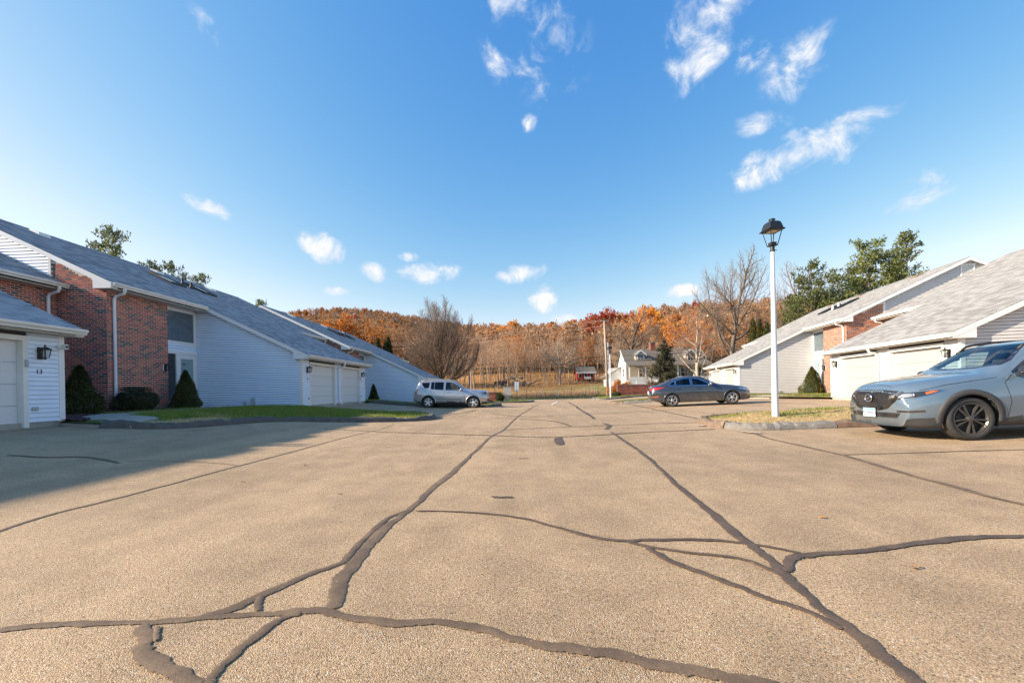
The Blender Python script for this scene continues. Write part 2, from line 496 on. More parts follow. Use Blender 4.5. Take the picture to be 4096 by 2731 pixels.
# ------------------------------------------------------------------ mesh helpers
class MB:
    def __init__(self, fn=None):
        self.v, self.f, self.m, self.fn = [], [], [], fn

    def add(self, vs, fs, mi=0):
        b = len(self.v)
        fn = self.fn
        self.v.extend([tuple(fn(*p)) for p in vs] if fn else [tuple(p) for p in vs])
        self.f.extend([tuple(i + b for i in f) for f in fs])
        self.m.extend([mi] * len(fs))
        return self

    def hexa(self, p, mi=0):
        """eight corners: bottom ring 0-3, top ring 4-7"""
        return self.add(p, [(0, 3, 2, 1), (4, 5, 6, 7), (0, 1, 5, 4), (1, 2, 6, 5), (2, 3, 7, 6), (3, 0, 4, 7)], mi)

    def box(self, x0, x1, y0, y1, z0, z1, mi=0):
        return self.hexa([(x0, y0, z0), (x1, y0, z0), (x1, y1, z0), (x0, y1, z0),
                          (x0, y0, z1), (x1, y0, z1), (x1, y1, z1), (x0, y1, z1)], mi)

    def prism(self, poly, fn, a, b, mi=0):
        """polygon (2D) swept from a to b; fn(u,v,w) gives the point"""
        n = len(poly)
        vs = [fn(u, v, a) for u, v in poly] + [fn(u, v, b) for u, v in poly]
        fs = [tuple(range(n))[::-1], tuple(range(n, 2 * n))]
        fs += [(i, (i + 1) % n, n + (i + 1) % n, n + i) for i in range(n)]
        return self.add(vs, fs, mi)

    def tube(self, pts, radii, n=6, mi=0, cap=True):
        pts = [Vector(p) for p in pts]
        if not hasattr(radii, '__len__'):
            radii = [radii] * len(pts)
        vs, fs = [], []
        up = None
        for i, p in enumerate(pts):
            d = (pts[min(i + 1, len(pts) - 1)] - pts[max(i - 1, 0)]).normalized()
            if up is None:
                a = Vector((0, 0, 1)) if abs(d.z) < .9 else Vector((1, 0, 0))
                up = d.cross(a).normalized()
            else:
                up = (up - d * up.dot(d)).normalized()
            w = d.cross(up)
            for k in range(n):
                t = 2 * math.pi * k / n
                vs.append(p + (up * math.cos(t) + w * math.sin(t)) * radii[i])
        for i in range(len(pts) - 1):
            for k in range(n):
                fs.append((i * n + k, i * n + (k + 1) % n, (i + 1) * n + (k + 1) % n, (i + 1) * n + k))
        if cap:
            fs.append(tuple(range(n))[::-1])
            fs.append(tuple(range((len(pts) - 1) * n, len(pts) * n)))
        return self.add(vs, fs, mi)

    def lathe(self, prof, n=16, c=(0, 0, 0), axis='z', mi=0):
        vs, fs = [], []
        for (r, h) in prof:
            for k in range(n):
                t = 2 * math.pi * k / n
                a, b = r * math.cos(t), r * math.sin(t)
                vs.append({'z': (c[0] + a, c[1] + b, c[2] + h), 'y': (c[0] + a, c[1] + h, c[2] + b),
                           'x': (c[0] + h, c[1] + a, c[2] + b)}[axis])
        for i in range(len(prof) - 1):
            for k in range(n):
                fs.append((i * n + k, i * n + (k + 1) % n, (i + 1) * n + (k + 1) % n, (i + 1) * n + k))
        return self.add(vs, fs, mi)

    def mesh(self, name, mats, smooth=False, fix=True):
        me = bpy.data.meshes.new(name)
        me.from_pydata(self.v, [], self.f)
        for m in (mats if isinstance(mats, (list, tuple)) else [mats]):
            me.materials.append(M(m) if isinstance(m, str) else m)
        if any(self.m):
            me.polygons.foreach_set('material_index', self.m)
        if fix and len(self.f) < 60000:
            bm = bmesh.new(); bm.from_mesh(me)
            bmesh.ops.recalc_face_normals(bm, faces=bm.faces)
            bm.to_mesh(me); bm.free()
        if smooth:
            me.polygons.foreach_set('use_smooth', [True] * len(me.polygons))
        me.update()
        return me

    def build(self, name, mats, parent=None, smooth=False, fix=True):
        return link(name, self.mesh(name, mats, smooth, fix), parent)


def link(name, me, parent=None, loc=None, rotz=None):
    o = bpy.data.objects.new(name, me)
    COL.objects.link(o)
    if parent is not None:
        o.parent = parent
    if loc is not None:
        o.location = loc
    if rotz is not None:
        o.rotation_euler = (0, 0, rotz)
    return o


def tag(o, label=None, cat=None, group=None, kind=None):
    for k, v in (('label', label), ('category', cat), ('group', group), ('kind', kind)):
        if v:
            o[k] = v
    return o


def empty(name, loc, label, cat, group=None, rotz=0.0):
    o = bpy.data.objects.new(name, None)
    COL.objects.link(o)
    o.location = loc
    o.rotation_euler = (0, 0, rotz)
    o.empty_display_size = .2
    return tag(o, label, cat, group)


def np_mesh(name, V, Fq, mats, mi=None, smooth=False):
    """fast mesh from arrays; Fq has 3 or 4 columns"""
    V = np.asarray(V, np.float32); Fq = np.asarray(Fq, np.int32)
    me = bpy.data.meshes.new(name)
    me.vertices.add(len(V)); me.vertices.foreach_set('co', V.ravel())
    k = Fq.shape[1]
    me.loops.add(Fq.size); me.loops.foreach_set('vertex_index', Fq.ravel())
    me.polygons.add(len(Fq))
    me.polygons.foreach_set('loop_start', np.arange(0, Fq.size, k, dtype=np.int32))
    for m in (mats if isinstance(mats, (list, tuple)) else [mats]):
        me.materials.append(M(m) if isinstance(m, str) else m)
    if mi is not None:
        me.polygons.foreach_set('material_index', np.asarray(mi, np.int32))
    if smooth:
        me.polygons.foreach_set('use_smooth', np.ones(len(Fq), bool))
    me.update(calc_edges=True)
    return me


def text_mesh(name, txt, size, matname, fn, depth=.006):
    """flat lettering turned into a mesh; fn maps (x, y, out) to a point"""
    cu = bpy.data.curves.new(name, 'FONT')
    cu.body = txt
    cu.size = size
    cu.extrude = depth / 2
    cu.align_x = 'CENTER'
    cu.align_y = 'CENTER'
    ob = bpy.data.objects.new(name, cu)
    COL.objects.link(ob)
    dg = bpy.context.evaluated_depsgraph_get()
    me = bpy.data.meshes.new_from_object(ob.evaluated_get(dg))
    bpy.data.objects.remove(ob)
    for v in me.vertices:
        v.co = Vector(fn(v.co.x, v.co.y, v.co.z))
    me.materials.clear()
    me.materials.append(M(matname))
    return me

# ------------------------------------------------------------------ ground, road, lawns
def make_ground():
    def axis(lo, hi, near_lo, near_hi, step, grow):
        a = list(np.arange(near_lo, near_hi + 1e-6, step))
        s, x = step, near_hi
        while x < hi:
            s *= grow; x += s; a.append(x)
        s, x = step, near_lo
        while x > lo:
            s *= grow; x -= s; a.insert(0, x)
        return np.array(a)
    xs = axis(-1500, 1500, -60, 70, 1.6, 1.09)
    ys = axis(-400, 2200, -20, 130, 1.5, 1.07)
    XX, YY = np.meshgrid(xs, ys)
    ZZ = terrain(XX, YY)
    # the sheet dips under the paving, lawns and houses of the close
    inner = (sstep(XX, -34, -30) * (1 - sstep(XX, 34, 38))) * (1 - sstep(YY, 43, 47)) * sstep(YY, -16, -12)
    ZZ = ZZ - .25 * inner
    # river of street across the end of the close
    V = np.stack([XX.ravel(), YY.ravel(), ZZ.ravel()], 1)
    nx, ny = len(xs), len(ys)
    i = np.arange(nx - 1)[None, :] + nx * np.arange(ny - 1)[:, None]
    Fq = np.stack([i, i + 1, i + 1 + nx, i + nx], -1).reshape(-1, 4)
    o = link('ground', np_mesh('ground', V, Fq, 'terrain', smooth=True))
    tag(o, kind='structure')

    # asphalt of the close
    xs = np.arange(-13.5, 22.01, .5); ys = np.arange(-30, 48.01, .5)
    XX, YY = np.meshgrid(xs, ys)
    ZZ = g(XX, YY)
    V = np.stack([XX.ravel(), YY.ravel(), ZZ.ravel()], 1)
    nx, ny = len(xs), len(ys)
    i = np.arange(nx - 1)[None, :] + nx * np.arange(ny - 1)[:, None]
    Fq = np.stack([i, i + 1, i + 1 + nx, i + nx], -1).reshape(-1, 4)
    road = link('road', np_mesh('road', V, Fq, 'asphalt', smooth=True))
    tag(road, kind='structure')
    # cross street at the end
    xs = np.arange(-120, 120.1, 2.0); ys = np.arange(47.5, 54.6, 1.0)
    XX, YY = np.meshgrid(xs, ys)
    YB = YY + .0016 * XX ** 2 * .0 - .05 * XX
    ZZ = hillz(XX, YB) + .05
    V = np.stack([XX.ravel(), YB.ravel(), ZZ.ravel()], 1)
    nx, ny = len(xs), len(ys)
    i = np.arange(nx - 1)[None, :] + nx * np.arange(ny - 1)[:, None]
    Fq = np.stack([i, i + 1, i + 1 + nx, i + nx], -1).reshape(-1, 4)
    st = link('street', np_mesh('street', V, Fq, 'asphalt', smooth=True))
    tag(st, kind='structure')
    return road


ROAD = make_ground()


def smooth_line(pts, n=6, closed=False):
    out = []
    m = len(pts)
    for i in range(m if closed else m - 1):
        p = [np.array(pts[(i + k) % m] if closed else pts[min(max(i + k, 0), m - 1)], float) for k in (-1, 0, 1, 2)]
        for j in range(n):
            t = j / n
            out.append(.5 * ((2 * p[1]) + (-p[0] + p[2]) * t + (2 * p[0] - 5 * p[1] + 4 * p[2] - p[3]) * t * t
                             + (-p[0] + 3 * p[1] - 3 * p[2] + p[3]) * t ** 3))
    if not closed:
        out.append(np.array(pts[-1], float))
    return out


def ribbon(name, pix, width, matname, lift=.005, seed=0, wob=.35, dens=8):
    """a poured strip following a crack in the paving"""
    rng = random.Random(seed)
    if matname.startswith('sealant'):
        width = [q * .84 for q in width] if hasattr(width, '__len__') else width * .84
    raw = [gpix(*p) for p in pix]
    pts = smooth_line(raw, dens)
    fine = [pts[0]]
    for p in pts[1:]:
        d = p - fine[-1]
        L = float(np.hypot(*d))
        k = max(1, int(L / .07)) if fine[-1][1] < 9 else max(1, int(L / .2))
        k = min(k, 12)
        for j in range(1, k + 1):
            fine.append(fine[-1] * 0 + (p - d) + d * j / k)
    pts = fine
    vs, fs = [], []
    wl = wr = 1.0
    off = 0.0
    for i, p in enumerate(pts):
        a, b = pts[max(i - 1, 0)], pts[min(i + 1, len(pts) - 1)]
        t = (b - a) / (np.hypot(*(b - a)) + 1e-9)
        nrm = np.array([-t[1], t[0]])
        wl += rng.uniform(-.20, .20); wr += rng.uniform(-.20, .20)
        wl += (1 - wl) * .18; wr += (1 - wr) * .18
        off = off * .9 + rng.uniform(-.10, .10)
        wd = width if not hasattr(width, '__len__') else np.interp(i / max(1, len(pts) - 1), np.linspace(0, 1, len(width)), width)
        if wob < 0.01:
            wl = wr = 1.0; off = 0.0
        if matname == 'crack':
            off = off * .7 + rng.uniform(-1.3, 1.3)
        e = 1.0 if 0 < i < len(pts) - 1 else .35
        wa = max(.3, wl) * wd * .5 * e; wb = max(.3, wr) * wd * .5 * e
        q = p + nrm * off * wd
        for s, h in ((-wb, .001), (-wb * .55, lift), (wa * .55, lift), (wa, .001)):
            x, y = q + nrm * s
            vs.append((x, y, float(g(x, y)) + .002 + seed * .00022 + h))
        if i:
            for k in range(3):
                b0 = (i - 1) * 4 + k
                fs.append((b0, b0 + 1, b0 + 5, b0 + 4))
    mb = MB(); mb.add(vs, fs)
    o = mb.build(name, matname, ROAD, smooth=True, fix=False)
    A = o.data.attributes.new('edge', 'FLOAT', 'POINT')
    A.data.foreach_set('value', np.tile(np.array([1.0, .30, .30, 1.0], np.float32), len(pts)))
    return o


CRACKS = [
    ([(-90, 1248), (0, 1218), (100, 1187), (200, 1162), (300, 1137), (400, 1110), (500, 1083), (600, 1057), (700, 1030), (800, 1003), (870, 987), (905, 975)], .05, 'sealant'),
    ([(762, 1402), (778, 1355), (800, 1308), (835, 1258), (885, 1208), (935, 1172), (980, 1132), (1040, 1082), (1090, 1037), (1130, 1002), (1160, 985), (1192, 955), (1215, 941), (1240, 928)], [.105, .10, .085, .075, .07, .075, .09, .10, .12], 'sealant'),
    ([(938, 1172), (893, 1190), (852, 1225), (803, 1277), (770, 1300), (700, 1326), (640, 1352), (560, 1386), (500, 1408), (450, 1425)], [.05, .055, .06, .06, .08, .06], 'sealant'),
    ([(-20, 1455), (100, 1445), (200, 1441), (320, 1440), (420, 1430), (520, 1420), (600, 1416), (680, 1408), (740, 1405), (790, 1415), (880, 1428), (1000, 1431), (1100, 1446), (1200, 1470), (1300, 1489), (1400, 1502), (1500, 1522), (1600, 1541), (1720, 1563), (1790, 1582)], [.06, .055, .055, .06, .075, .065, .07, .075, .08], 'sealant'),
    ([(322, 1440), (336, 1470), (318, 1500), (345, 1530), (400, 1560), (440, 1590)], .085, 'sealant'),
    ([(690, 1410), (640, 1428), (590, 1460), (540, 1500), (490, 1550), (465, 1590)], .06, 'sealant'),
    ([(592, 1375), (588, 1390), (584, 1410)], .045, 'sealant'),
    ([(352, 1446), (346, 1462), (348, 1480)], .03, 'sealant'),

    ([(2140, 1590), (2050, 1530), (1990, 1480), (1930, 1432), (1860, 1372), (1800, 1322), (1760, 1283), (1700, 1237), (1640, 1182), (1590, 1142), (1545, 1107), (1510, 1072), (1470, 1037), (1432, 1012), (1402, 992)], [.09, .085, .08, .085, .08, .07, .07, .075, .08], 'sealant_dark'),
    ([(1392, 986), (1398, 978), (1384, 972)], .16, 'sealant_dark'),
    ([(1365, 962), (1352, 952), (1335, 942), (1320, 932), (1305, 923)], .16, 'sealant_dark'),
    ([(955, 1175), (1030, 1176), (1120, 1180), (1200, 1190), (1270, 1208), (1340, 1228), (1420, 1240), (1500, 1239), (1600, 1238), (1680, 1243), (1750, 1252), (1840, 1270)], [.03, .045, .05, .055, .05, .045, .04], 'sealant_dark'),
    ([(1440, 1244), (1500, 1258), (1570, 1268), (1650, 1275), (1720, 1288), (1768, 1310), (1800, 1328)], .045, 'sealant_dark'),
    ([(1485, 1256), (1530, 1283), (1600, 1310), (1680, 1340), (1760, 1370), (1850, 1402), (1930, 1442)], .065, 'sealant_dark'),
    ([(1803, 1312), (1815, 1283), (1850, 1273), (1930, 1266), (2020, 1256), (2110, 1242), (2200, 1233), (2280, 1231), (2380, 1228)], [.05, .075, .065, .055, .07, .09, .08, .06], 'sealant_dark'),
    ([(1715, 990), (1735, 997), (1760, 1006), (1830, 1022), (1920, 1042), (2000, 1065), (2080, 1090), (2180, 1116), (2260, 1138), (2352, 1160), (2420, 1178)], .085, 'sealant'),
    ([(1925, 1044), (2050, 1040), (2200, 1035), (2380, 1030)], .04, 'sealant_dark'),
    ([(740, 985), (860, 992), (1000, 997), (1120, 1000), (1230, 1004), (1300, 1003), (1380, 999), (1470, 993), (1560, 989), (1640, 985)], [.05, .06, .08, .07, .1, .08, .06], 'sealant_dark'),
    ([(1155, 988), (1250, 983), (1330, 980), (1400, 977), (1530, 972), (1640, 969)], .07, 'sealant_dark'),
    ([(1283, 1004), (1284, 1012), (1288, 1022)], .17, 'sealant_dark'),
    ([(1195, 963), (1240, 965), (1280, 969), (1310, 979)], .10, 'sealant_dark'),
    ([(1440, 928), (1500, 940), (1580, 957), (1650, 973)], .11, 'sealant_dark'),
    ([(1130, 951), (1210, 957), (1290, 955), (1400, 949), (1500, 944)], .06, 'sealant_dark'),
    ([(0, 1048), (90, 1053), (180, 1052), (230, 1058), (265, 1066)], .06, 'sealant_dark'),
    ([(285, 1062), (380, 1061), (480, 1065), (540, 1071)], .025, 'sealant'),
    ([(981, 962), (1040, 952), (1096, 942)], .09, 'sealant_dark'),
    ([(1208, 1472), (1235, 1458), (1262, 1440), (1300, 1424)], .0042, 'crack'),
    ([(1384, 1492), (1392, 1462), (1432, 1426), (1482, 1406)], .0042, 'crack'),
    ([(1254, 1495), (1258, 1520), (1262, 1545)], .0042, 'crack'),
    ([(1830, 1530), (1850, 1500), (1895, 1470)], .0042, 'crack'),
    ([(1128, 1142), (1152, 1143), (1178, 1142)], .045, 'stain'),
    ([(1190, 1054), (1214, 1053)], .03, 'stain'),
    ([(1545, 1180), (1500, 1196), (1470, 1222)], .0042, 'crack'), ([(820, 1305), (770, 1345), (752, 1372)], .0042, 'crack'), ([(1120, 1445), (1100, 1410), (1125, 1385)], .0042, 'crack'),
    ([(2060, 1330), (2010, 1352), (1985, 1388)], .0042, 'crack'), ([(640, 1110), (668, 1092), (720, 1083)], .005, 'crack'), ([(1740, 1130), (1700, 1112), (1672, 1086)], .005, 'crack'),
]


def make_cracks():
    for k, (p, w, m) in enumerate(c for c in CRACKS if c[2] != 'crack'):
        nm = {'crack': 'open_crack', 'stain': 'oil_stain'}.get(m, 'sealed_crack')
        ribbon(nm, p, w, m, .002 if m in ('crack', 'stain') else .0035, seed=k + 3)
    # the painted dash at the mouth of the close
    ribbon('lane_marking', [(1267, 930), (1274, 926), (1281, 922)], .13, 'paint_white', .003, seed=77, wob=0)
    # washed-out sand along the kerb of the lamp island
    for k, (p, w) in enumerate([([(1700, 991), (1722, 994), (1745, 995)], .16),
                                ([(1600, 979), (1640, 978), (1672, 984)], .28)]):
        ribbon('washed_sand', p, w, 'sand', .002, seed=90 + k)


make_cracks()

LAWNS = {
    'lane_lawn': ([(-3.15, 15.4), (-3.35, 14.6), (-4.2, 14.05), (-6.0, 13.35), (-7.1, 12.85), (-7.65, 12.1), (-7.9, 10.8), (-8.35, 9.6), (-9.3, 9.15), (-11.0, 9.95), (-14.1, 9.95), (-14.1, 18.2), (-9.3, 18.2), (-9.1, 17.7), (-4.8, 17.7), (-3.7, 17.1)],
                  (8, 0, 12), 'kerb_dark', .10),
    'drive_lawn': ([(-1.1, 27.3), (-1.5, 26.5), (-2.6, 26.2), (-9.2, 25.75), (-14.2, 25.6), (-14.2, 29.5), (-12.4, 29.5), (-12.4, 33.8), (-7.7, 33.8), (-7.6, 30.4), (-2.4, 29.9), (-1.5, 28.8)],
                   (4, 0, 9), 'kerb_dark', .15),
    'entrance_lawn': ([(1.1, 42.2), (.5, 41.2), (-2.6, 40.8), (-7.6, 41.2), (-9.0, 41.2), (-9.0, 47.4), (1.9, 47.2), (1.4, 44)],
                      (3, 0, 6), 'kerb_dark', .25),
    'lamp_island': ([(5.05, 11.0), (5.15, 10.2), (5.6, 9.75), (6.6, 9.62), (9, 9.35), (12, 9.0), (18.8, 8.3), (18.8, 12.6), (14.2, 13.35), (9, 13.1), (6.6, 13.0), (5.5, 12.2)],
                    (6, 0, 2), None, .62),
    'walk_lawn': ([(6.3, 27.6), (6.7, 26.8), (8.5, 26.5), (11, 26.2), (13.2, 25.5), (14.5, 23.4), (15.8, 21.2), (20.4, 20.3), (20.4, 28.0), (15.5, 29.1), (14.5, 29.2), (8, 29.2), (6.8, 28.7)],
                  (5, 0, 3), 'kerb_grey', .38),
    'corner_lawn': ([(8.0, 40.2), (8.4, 38.9), (10.5, 39.9), (14, 42.6), (17.5, 45), (22, 46.5), (22, 50), (9.2, 50), (8.3, 45)],
                    (4, 1, 9), 'kerb_grey', .45),
}


def poly_grid(poly, step):
    bm = bmesh.new()
    vs = [bm.verts.new((p[0], p[1], 0)) for p in poly]
    bm.faces.new(vs)
    xs = [p[0] for p in poly]; ys = [p[1] for p in poly]
    for (lo, hi, ax) in ((min(xs), max(xs), 0), (min(ys), max(ys), 1)):
        x = lo + step
        while x < hi:
            co = [0, 0, 0]; no = [0, 0, 0]; co[ax] = x; no[ax] = 1
            bmesh.ops.bisect_plane(bm, geom=bm.verts[:] + bm.edges[:] + bm.faces[:], plane_co=co, plane_no=no)
            x += step
    bmesh.ops.triangulate(bm, faces=[f for f in bm.faces if len(f.verts) > 4])
    return bm


def in_poly(x, y, poly):
    c = False
    n = len(poly)
    for i in range(n):
        x0, y0 = poly[i]; x1, y1 = poly[(i + 1) % n]
        if (y0 > y) != (y1 > y) and x < (x1 - x0) * (y - y0) / (y1 - y0) + x0:
            c = not c
    return c


def edge_dist(x, y, poly):
    best = 9e9
    n = len(poly)
    for i in range(n):
        ax, ay = poly[i]; bx, by = poly[(i + 1) % n]
        dx, dy = bx - ax, by - ay
        t = max(0, min(1, ((x - ax) * dx + (y - ay) * dy) / (dx * dx + dy * dy + 1e-12)))
        best = min(best, math.hypot(x - ax - t * dx, y - ay - t * dy))
    return best


def lawn_z(name, poly, x, y):
    d = edge_dist(x, y, poly)
    mound = .14 if name == 'lamp_island' else .06
    return float(g(x, y)) + .105 + mound * min(1, d / 1.2) + .008 * math.sin(x * 7.1) * math.sin(y * 6.3)


def wear_at(name, poly, x, y, base):
    d = edge_dist(x, y, poly)
    w = base + .25 * max(0, 1 - d / .7)
    if name == 'lane_lawn':
        if x > -5.9:
            w += .22
        if y < 12.2 and x > -9.3:
            w += .55 * max(0, 1 - abs(x + 8.3) / 1.1)
    return w


def make_kerb(name, path, matname, seed, height=.13, closed=False, stones=None):
    """bituminous lip kerb swept along the edge of a lawn, worn and uneven"""
    rng = random.Random(seed)
    pts = smooth_line(path, 10)
    if not stones:
        dense = [pts[0]]
        for a_, b_ in zip(pts[:-1], pts[1:]):
            k_ = max(1, int(float(np.hypot(*(b_ - a_))) / .16))
            dense += [a_ + (b_ - a_) * j / k_ for j in range(1, k_ + 1)]
        pts = dense
    root = None
    prof = [(-.17, -.06), (-.165, .03), (-.135, .105), (-.085, .150), (-.01, .160), (.06, .150), (.10, .07), (.11, -.06)]
    runs = []
    if stones:
        acc, run = 0.0, [pts[0]]
        lens = [rng.uniform(*stones) for _ in range(200)]
        k = 0
        for a, b in zip(pts[:-1], pts[1:]):
            run.append(b)
            acc += float(np.hypot(*(b - a)))
            if acc > lens[k]:
                runs.append(run); run = [b]; acc = 0; k += 1
        if len(run) > 1:
            runs.append(run)
    else:
        runs = [pts]
    objs = []
    for ri, run in enumerate(runs):
        vs, fs = [], []
        n = len(prof)
        if stones:   # open a joint
            run = [np.array(p) for p in run]
            d0 = run[1] - run[0]; run[0] = run[0] + d0 / np.hypot(*d0) * .012
            d1 = run[-2] - run[-1]; run[-1] = run[-1] + d1 / np.hypot(*d1) * .012
        tilt = rng.uniform(-.012, .012)
        for i, p in enumerate(run):
            a, b = run[max(i - 1, 0)], run[min(i + 1, len(run) - 1)]
            t = (b - a) / (np.hypot(*(b - a)) + 1e-9)
            nr = np.array([-t[1], t[0]])
            hh = 1 + rng.uniform(-.12, .12) + (.0 if stones else .16 * math.sin(i * .37) * math.sin(i * .11 + 1))
            sh = rng.uniform(-.008, .008)
            e = 1.0
            if not stones and i in (0, len(run) - 1):
                e = .35
            for (u, h) in prof:
                x, y = p + nr * (-(u) + sh)
                vs.append((x, y, float(g(p[0], p[1])) + (h * hh * e if h > 0 else h) + tilt + rng.uniform(-.011, .011)))
            if i:
                for k in range(n - 1):
                    b0 = (i - 1) * n + k
                    fs.append((b0, b0 + 1, b0 + n + 1, b0 + n))
        fs.append(tuple(range(n)))
        fs.append(tuple(range((len(run) - 1) * n, len(run) * n))[::-1])
        mb = MB(); mb.add(vs, fs)
        mm = matname if isinstance(matname, str) else matname[ri % len(matname)]
        if stones and root is None:
            root = bpy.data.objects.new(name, None); COL.objects.link(root)
            tag(root, kind='structure')
        o = mb.build('kerb_stone' if stones else name, mm, root, smooth=not stones)
        if not stones:
            tag(o, kind='structure')
        objs.append(o)
    return objs


def make_lawns():
    rng = random.Random(11)
    blades_v, blades_m = [], []
    for name, (poly, (i0, i1, i2), kmat, base) in LAWNS.items():
        bm = poly_grid(poly, .35)
        lay = bm.verts.layers.float.new('wear')
        for v in bm.verts:
            x, y = v.co.x, v.co.y
            v.co.z = lawn_z(name, poly, x, y)
            v[lay] = wear_at(name, poly, x, y, base)
        me = bpy.data.meshes.new(name); bm.to_mesh(me); bm.free()
        me.materials.append(M('lawn'))
        me.polygons.foreach_set('use_smooth', [True] * len(me.polygons))
        tag(link(name, me), kind='structure')
    # kerbs: walk the outline that faces the paving
    P = {k: v[0] for k, v in LAWNS.items()}
    a = P['lane_lawn']
    make_kerb('kerb', a[8:1:-1] + [a[1], a[0], a[15], a[14], a[13]], 'kerb_dark', 1)
    a = P['drive_lawn']
    make_kerb('kerb', a[3:0:-1] + [a[0], a[11], a[10], a[9]], 'kerb_dark', 2)
    a = P['entrance_lawn']
    make_kerb('kerb', [(-7.6, 41.2)] + a[2::-1] + [a[7], a[6]], 'kerb_dark', 3)
    a = P['lamp_island']
    make_kerb('kerb', a[6:0:-1] + [a[0], a[11], a[10], a[9], a[8]], ['kerb_brown', 'kerb_grey', 'kerb_brown', 'kerb_brown', 'kerb_grey', 'kerb_grey'], 4, stones=(.9, 2.6))
    a = P['walk_lawn']
    make_kerb('kerb', a[4:0:-1] + [a[0], a[12], a[11], a[10]], ['kerb_grey', 'kerb_brown'], 5, stones=(1.2, 2.4))
    a = P['corner_lawn']
    make_kerb('kerb', a[5:0:-1] + [a[0], a[8], a[7]], ['kerb_grey', 'kerb_dark'], 6, stones=(.8, 1.6))

    # grass blades
    def blades(name, count, h0, h1, label):
        poly, _, _, base = LAWNS[name]
        xs = [p[0] for p in poly]; ys = [p[1] for p in poly]
        V = []; mi = []
        k = 0
        while k < count:
            x, y = rng.uniform(min(xs), max(xs)), rng.uniform(min(ys), max(ys))
            if not in_poly(x, y, poly):
                continue
            if any(in_poly(x, y, q) for q in NOGRASS):
                k += 1
                continue
            k += 1
            w = wear_at(name, poly, x, y, base) + .35 * math.sin(x * 2.3 + 1) * math.sin(y * 2.9 + 2) + rng.uniform(-.18, .18)
            dry = w > .5
            if dry and rng.random() < .35:
                continue
            z = lawn_z(name, poly, x, y)
            h = rng.uniform(h0, h1) * (.5 if dry else 1)
            a = rng.uniform(0, 6.283)
            wd = rng.uniform(.006, .011) * (1 if y < 20 else 1.8)
            lx, ly = rng.uniform(-.5, .5) * h, rng.uniform(-.5, .5) * h
            if dry:
                lx *= 2.2; ly *= 2.2
            V += [(x - math.cos(a) * wd, y - math.sin(a) * wd, z - .01), (x + math.cos(a) * wd, y + math.sin(a) * wd, z - .01), (x + lx, y + ly, z + h)]
            mi.append(1 if dry else 0)
        F = np.arange(len(V)).reshape(-1, 3)
        o = link('grass', np_mesh('grass', V, F, ['grass_green', 'grass_straw'], mi))
        tag(o, label, 'grass', kind='stuff')
    blades('lane_lawn', 52000, .05, .10, 'green turf in front of the brick bay with a worn sunlit tip')
    blades('lamp_island', 26000, .04, .09, 'straw coloured turf with green tufts around the near lamp post')
    blades('drive_lawn', 14000, .06, .11, 'shaded turf strip beside the silver SUV')
    blades('walk_lawn', 20000, .05, .10, 'turf with fallen leaves below the white siding gable')
    blades('corner_lawn', 9000, .08, .14, 'turf round the brick entrance wall')
    blades('entrance_lawn', 6000, .08, .14, 'turf round the mailbox cabinet')


# paving slabs and mulch beds set into the lawns
WALKS = [
    [(-8.7, 9.25), (-9.3, 9.12), (-11.0, 9.9), (-11.6, 10.15), (-12.0, 10.9), (-12.25, 12.2), (-12.35, 16.2), (-13.9, 16.5), (-13.9, 18.0), (-11.2, 18.0), (-11.25, 12.4), (-10.6, 11.2), (-8.5, 10.0)],
    [(13.3, 25.35), (14.3, 23.7), (18.6, 23.0), (18.6, 24.3)],
]
BEDS = [
    [(-11.15, 10.0), (-10.3, 9.75), (-10.6, 10.2), (-11.6, 10.9), (-12.6, 12.6), (-12.75, 16.4), (-14.0, 16.6), (-14.0, 10.0)],
    [(-9.5, 18.1), (-9.6, 17.75), (-11.0, 17.6), (-12.2, 17.85), (-13.9, 17.9), (-13.9, 18.1)],
]
NOGRASS = WALKS + BEDS


def make_paths():
    for i, poly in enumerate(WALKS):
        nm = 'lane_lawn' if i == 0 else 'walk_lawn'
        base = LAWNS[nm][0]
        bm = poly_grid(poly, .6)
        for v in bm.verts:
            x, y = v.co.x, v.co.y
            v.co.z = lawn_z(nm, base, x, y) * .98 + .03 if edge_dist(x, y, base) > .3 and in_poly(x, y, base) else float(g(x, y)) + .06
        r = bmesh.ops.extrude_face_region(bm, geom=bm.faces[:])
        for e in r['geom']:
            if isinstance(e, bmesh.types.BMVert):
                e.co.z -= .12
        bmesh.ops.recalc_face_normals(bm, faces=bm.faces)
        me = bpy.data.meshes.new('walkway'); bm.to_mesh(me); bm.free()
        me.materials.append(M('walk'))
        tag(link('walkway', me), kind='structure')
    rng = random.Random(5)
    for poly in BEDS:
        base = LAWNS['lane_lawn'][0]
        bm = poly_grid(poly, .12)
        for v in bm.verts:
            x, y = v.co.x, v.co.y
            v.co.z = lawn_z('lane_lawn', base, x, y) + .015 + rng.uniform(0, .05)
        me = bpy.data.meshes.new('mulch_bed'); bm.to_mesh(me); bm.free()
        me.materials.append(M('mulch'))
        tag(link('mulch_bed', me), kind='structure')


make_lawns()
make_paths()

# ------------------------------------------------------------------ townhouses
T_B, T_G0, T_G1, T_E = 2.45, 4.18, 11.62, 15.45         # along the street: brick end, garage, far end
S_BR, S_DW, S_EAVE, S_RG, S_BK = 4.42, 4.62, 4.05, 10.30, 16.2   # away from the street
PITCH, EXPO, BC, BL = .487, .105, .0718, .2154
DOORS = [(4.92, 7.41), (8.29, 10.78)]


def zr(s):
    return 2.36 + PITCH * (s + .33) if s <= S_RG else 2.36 + PITCH * (S_RG + .33) - PITCH * (s - S_RG)


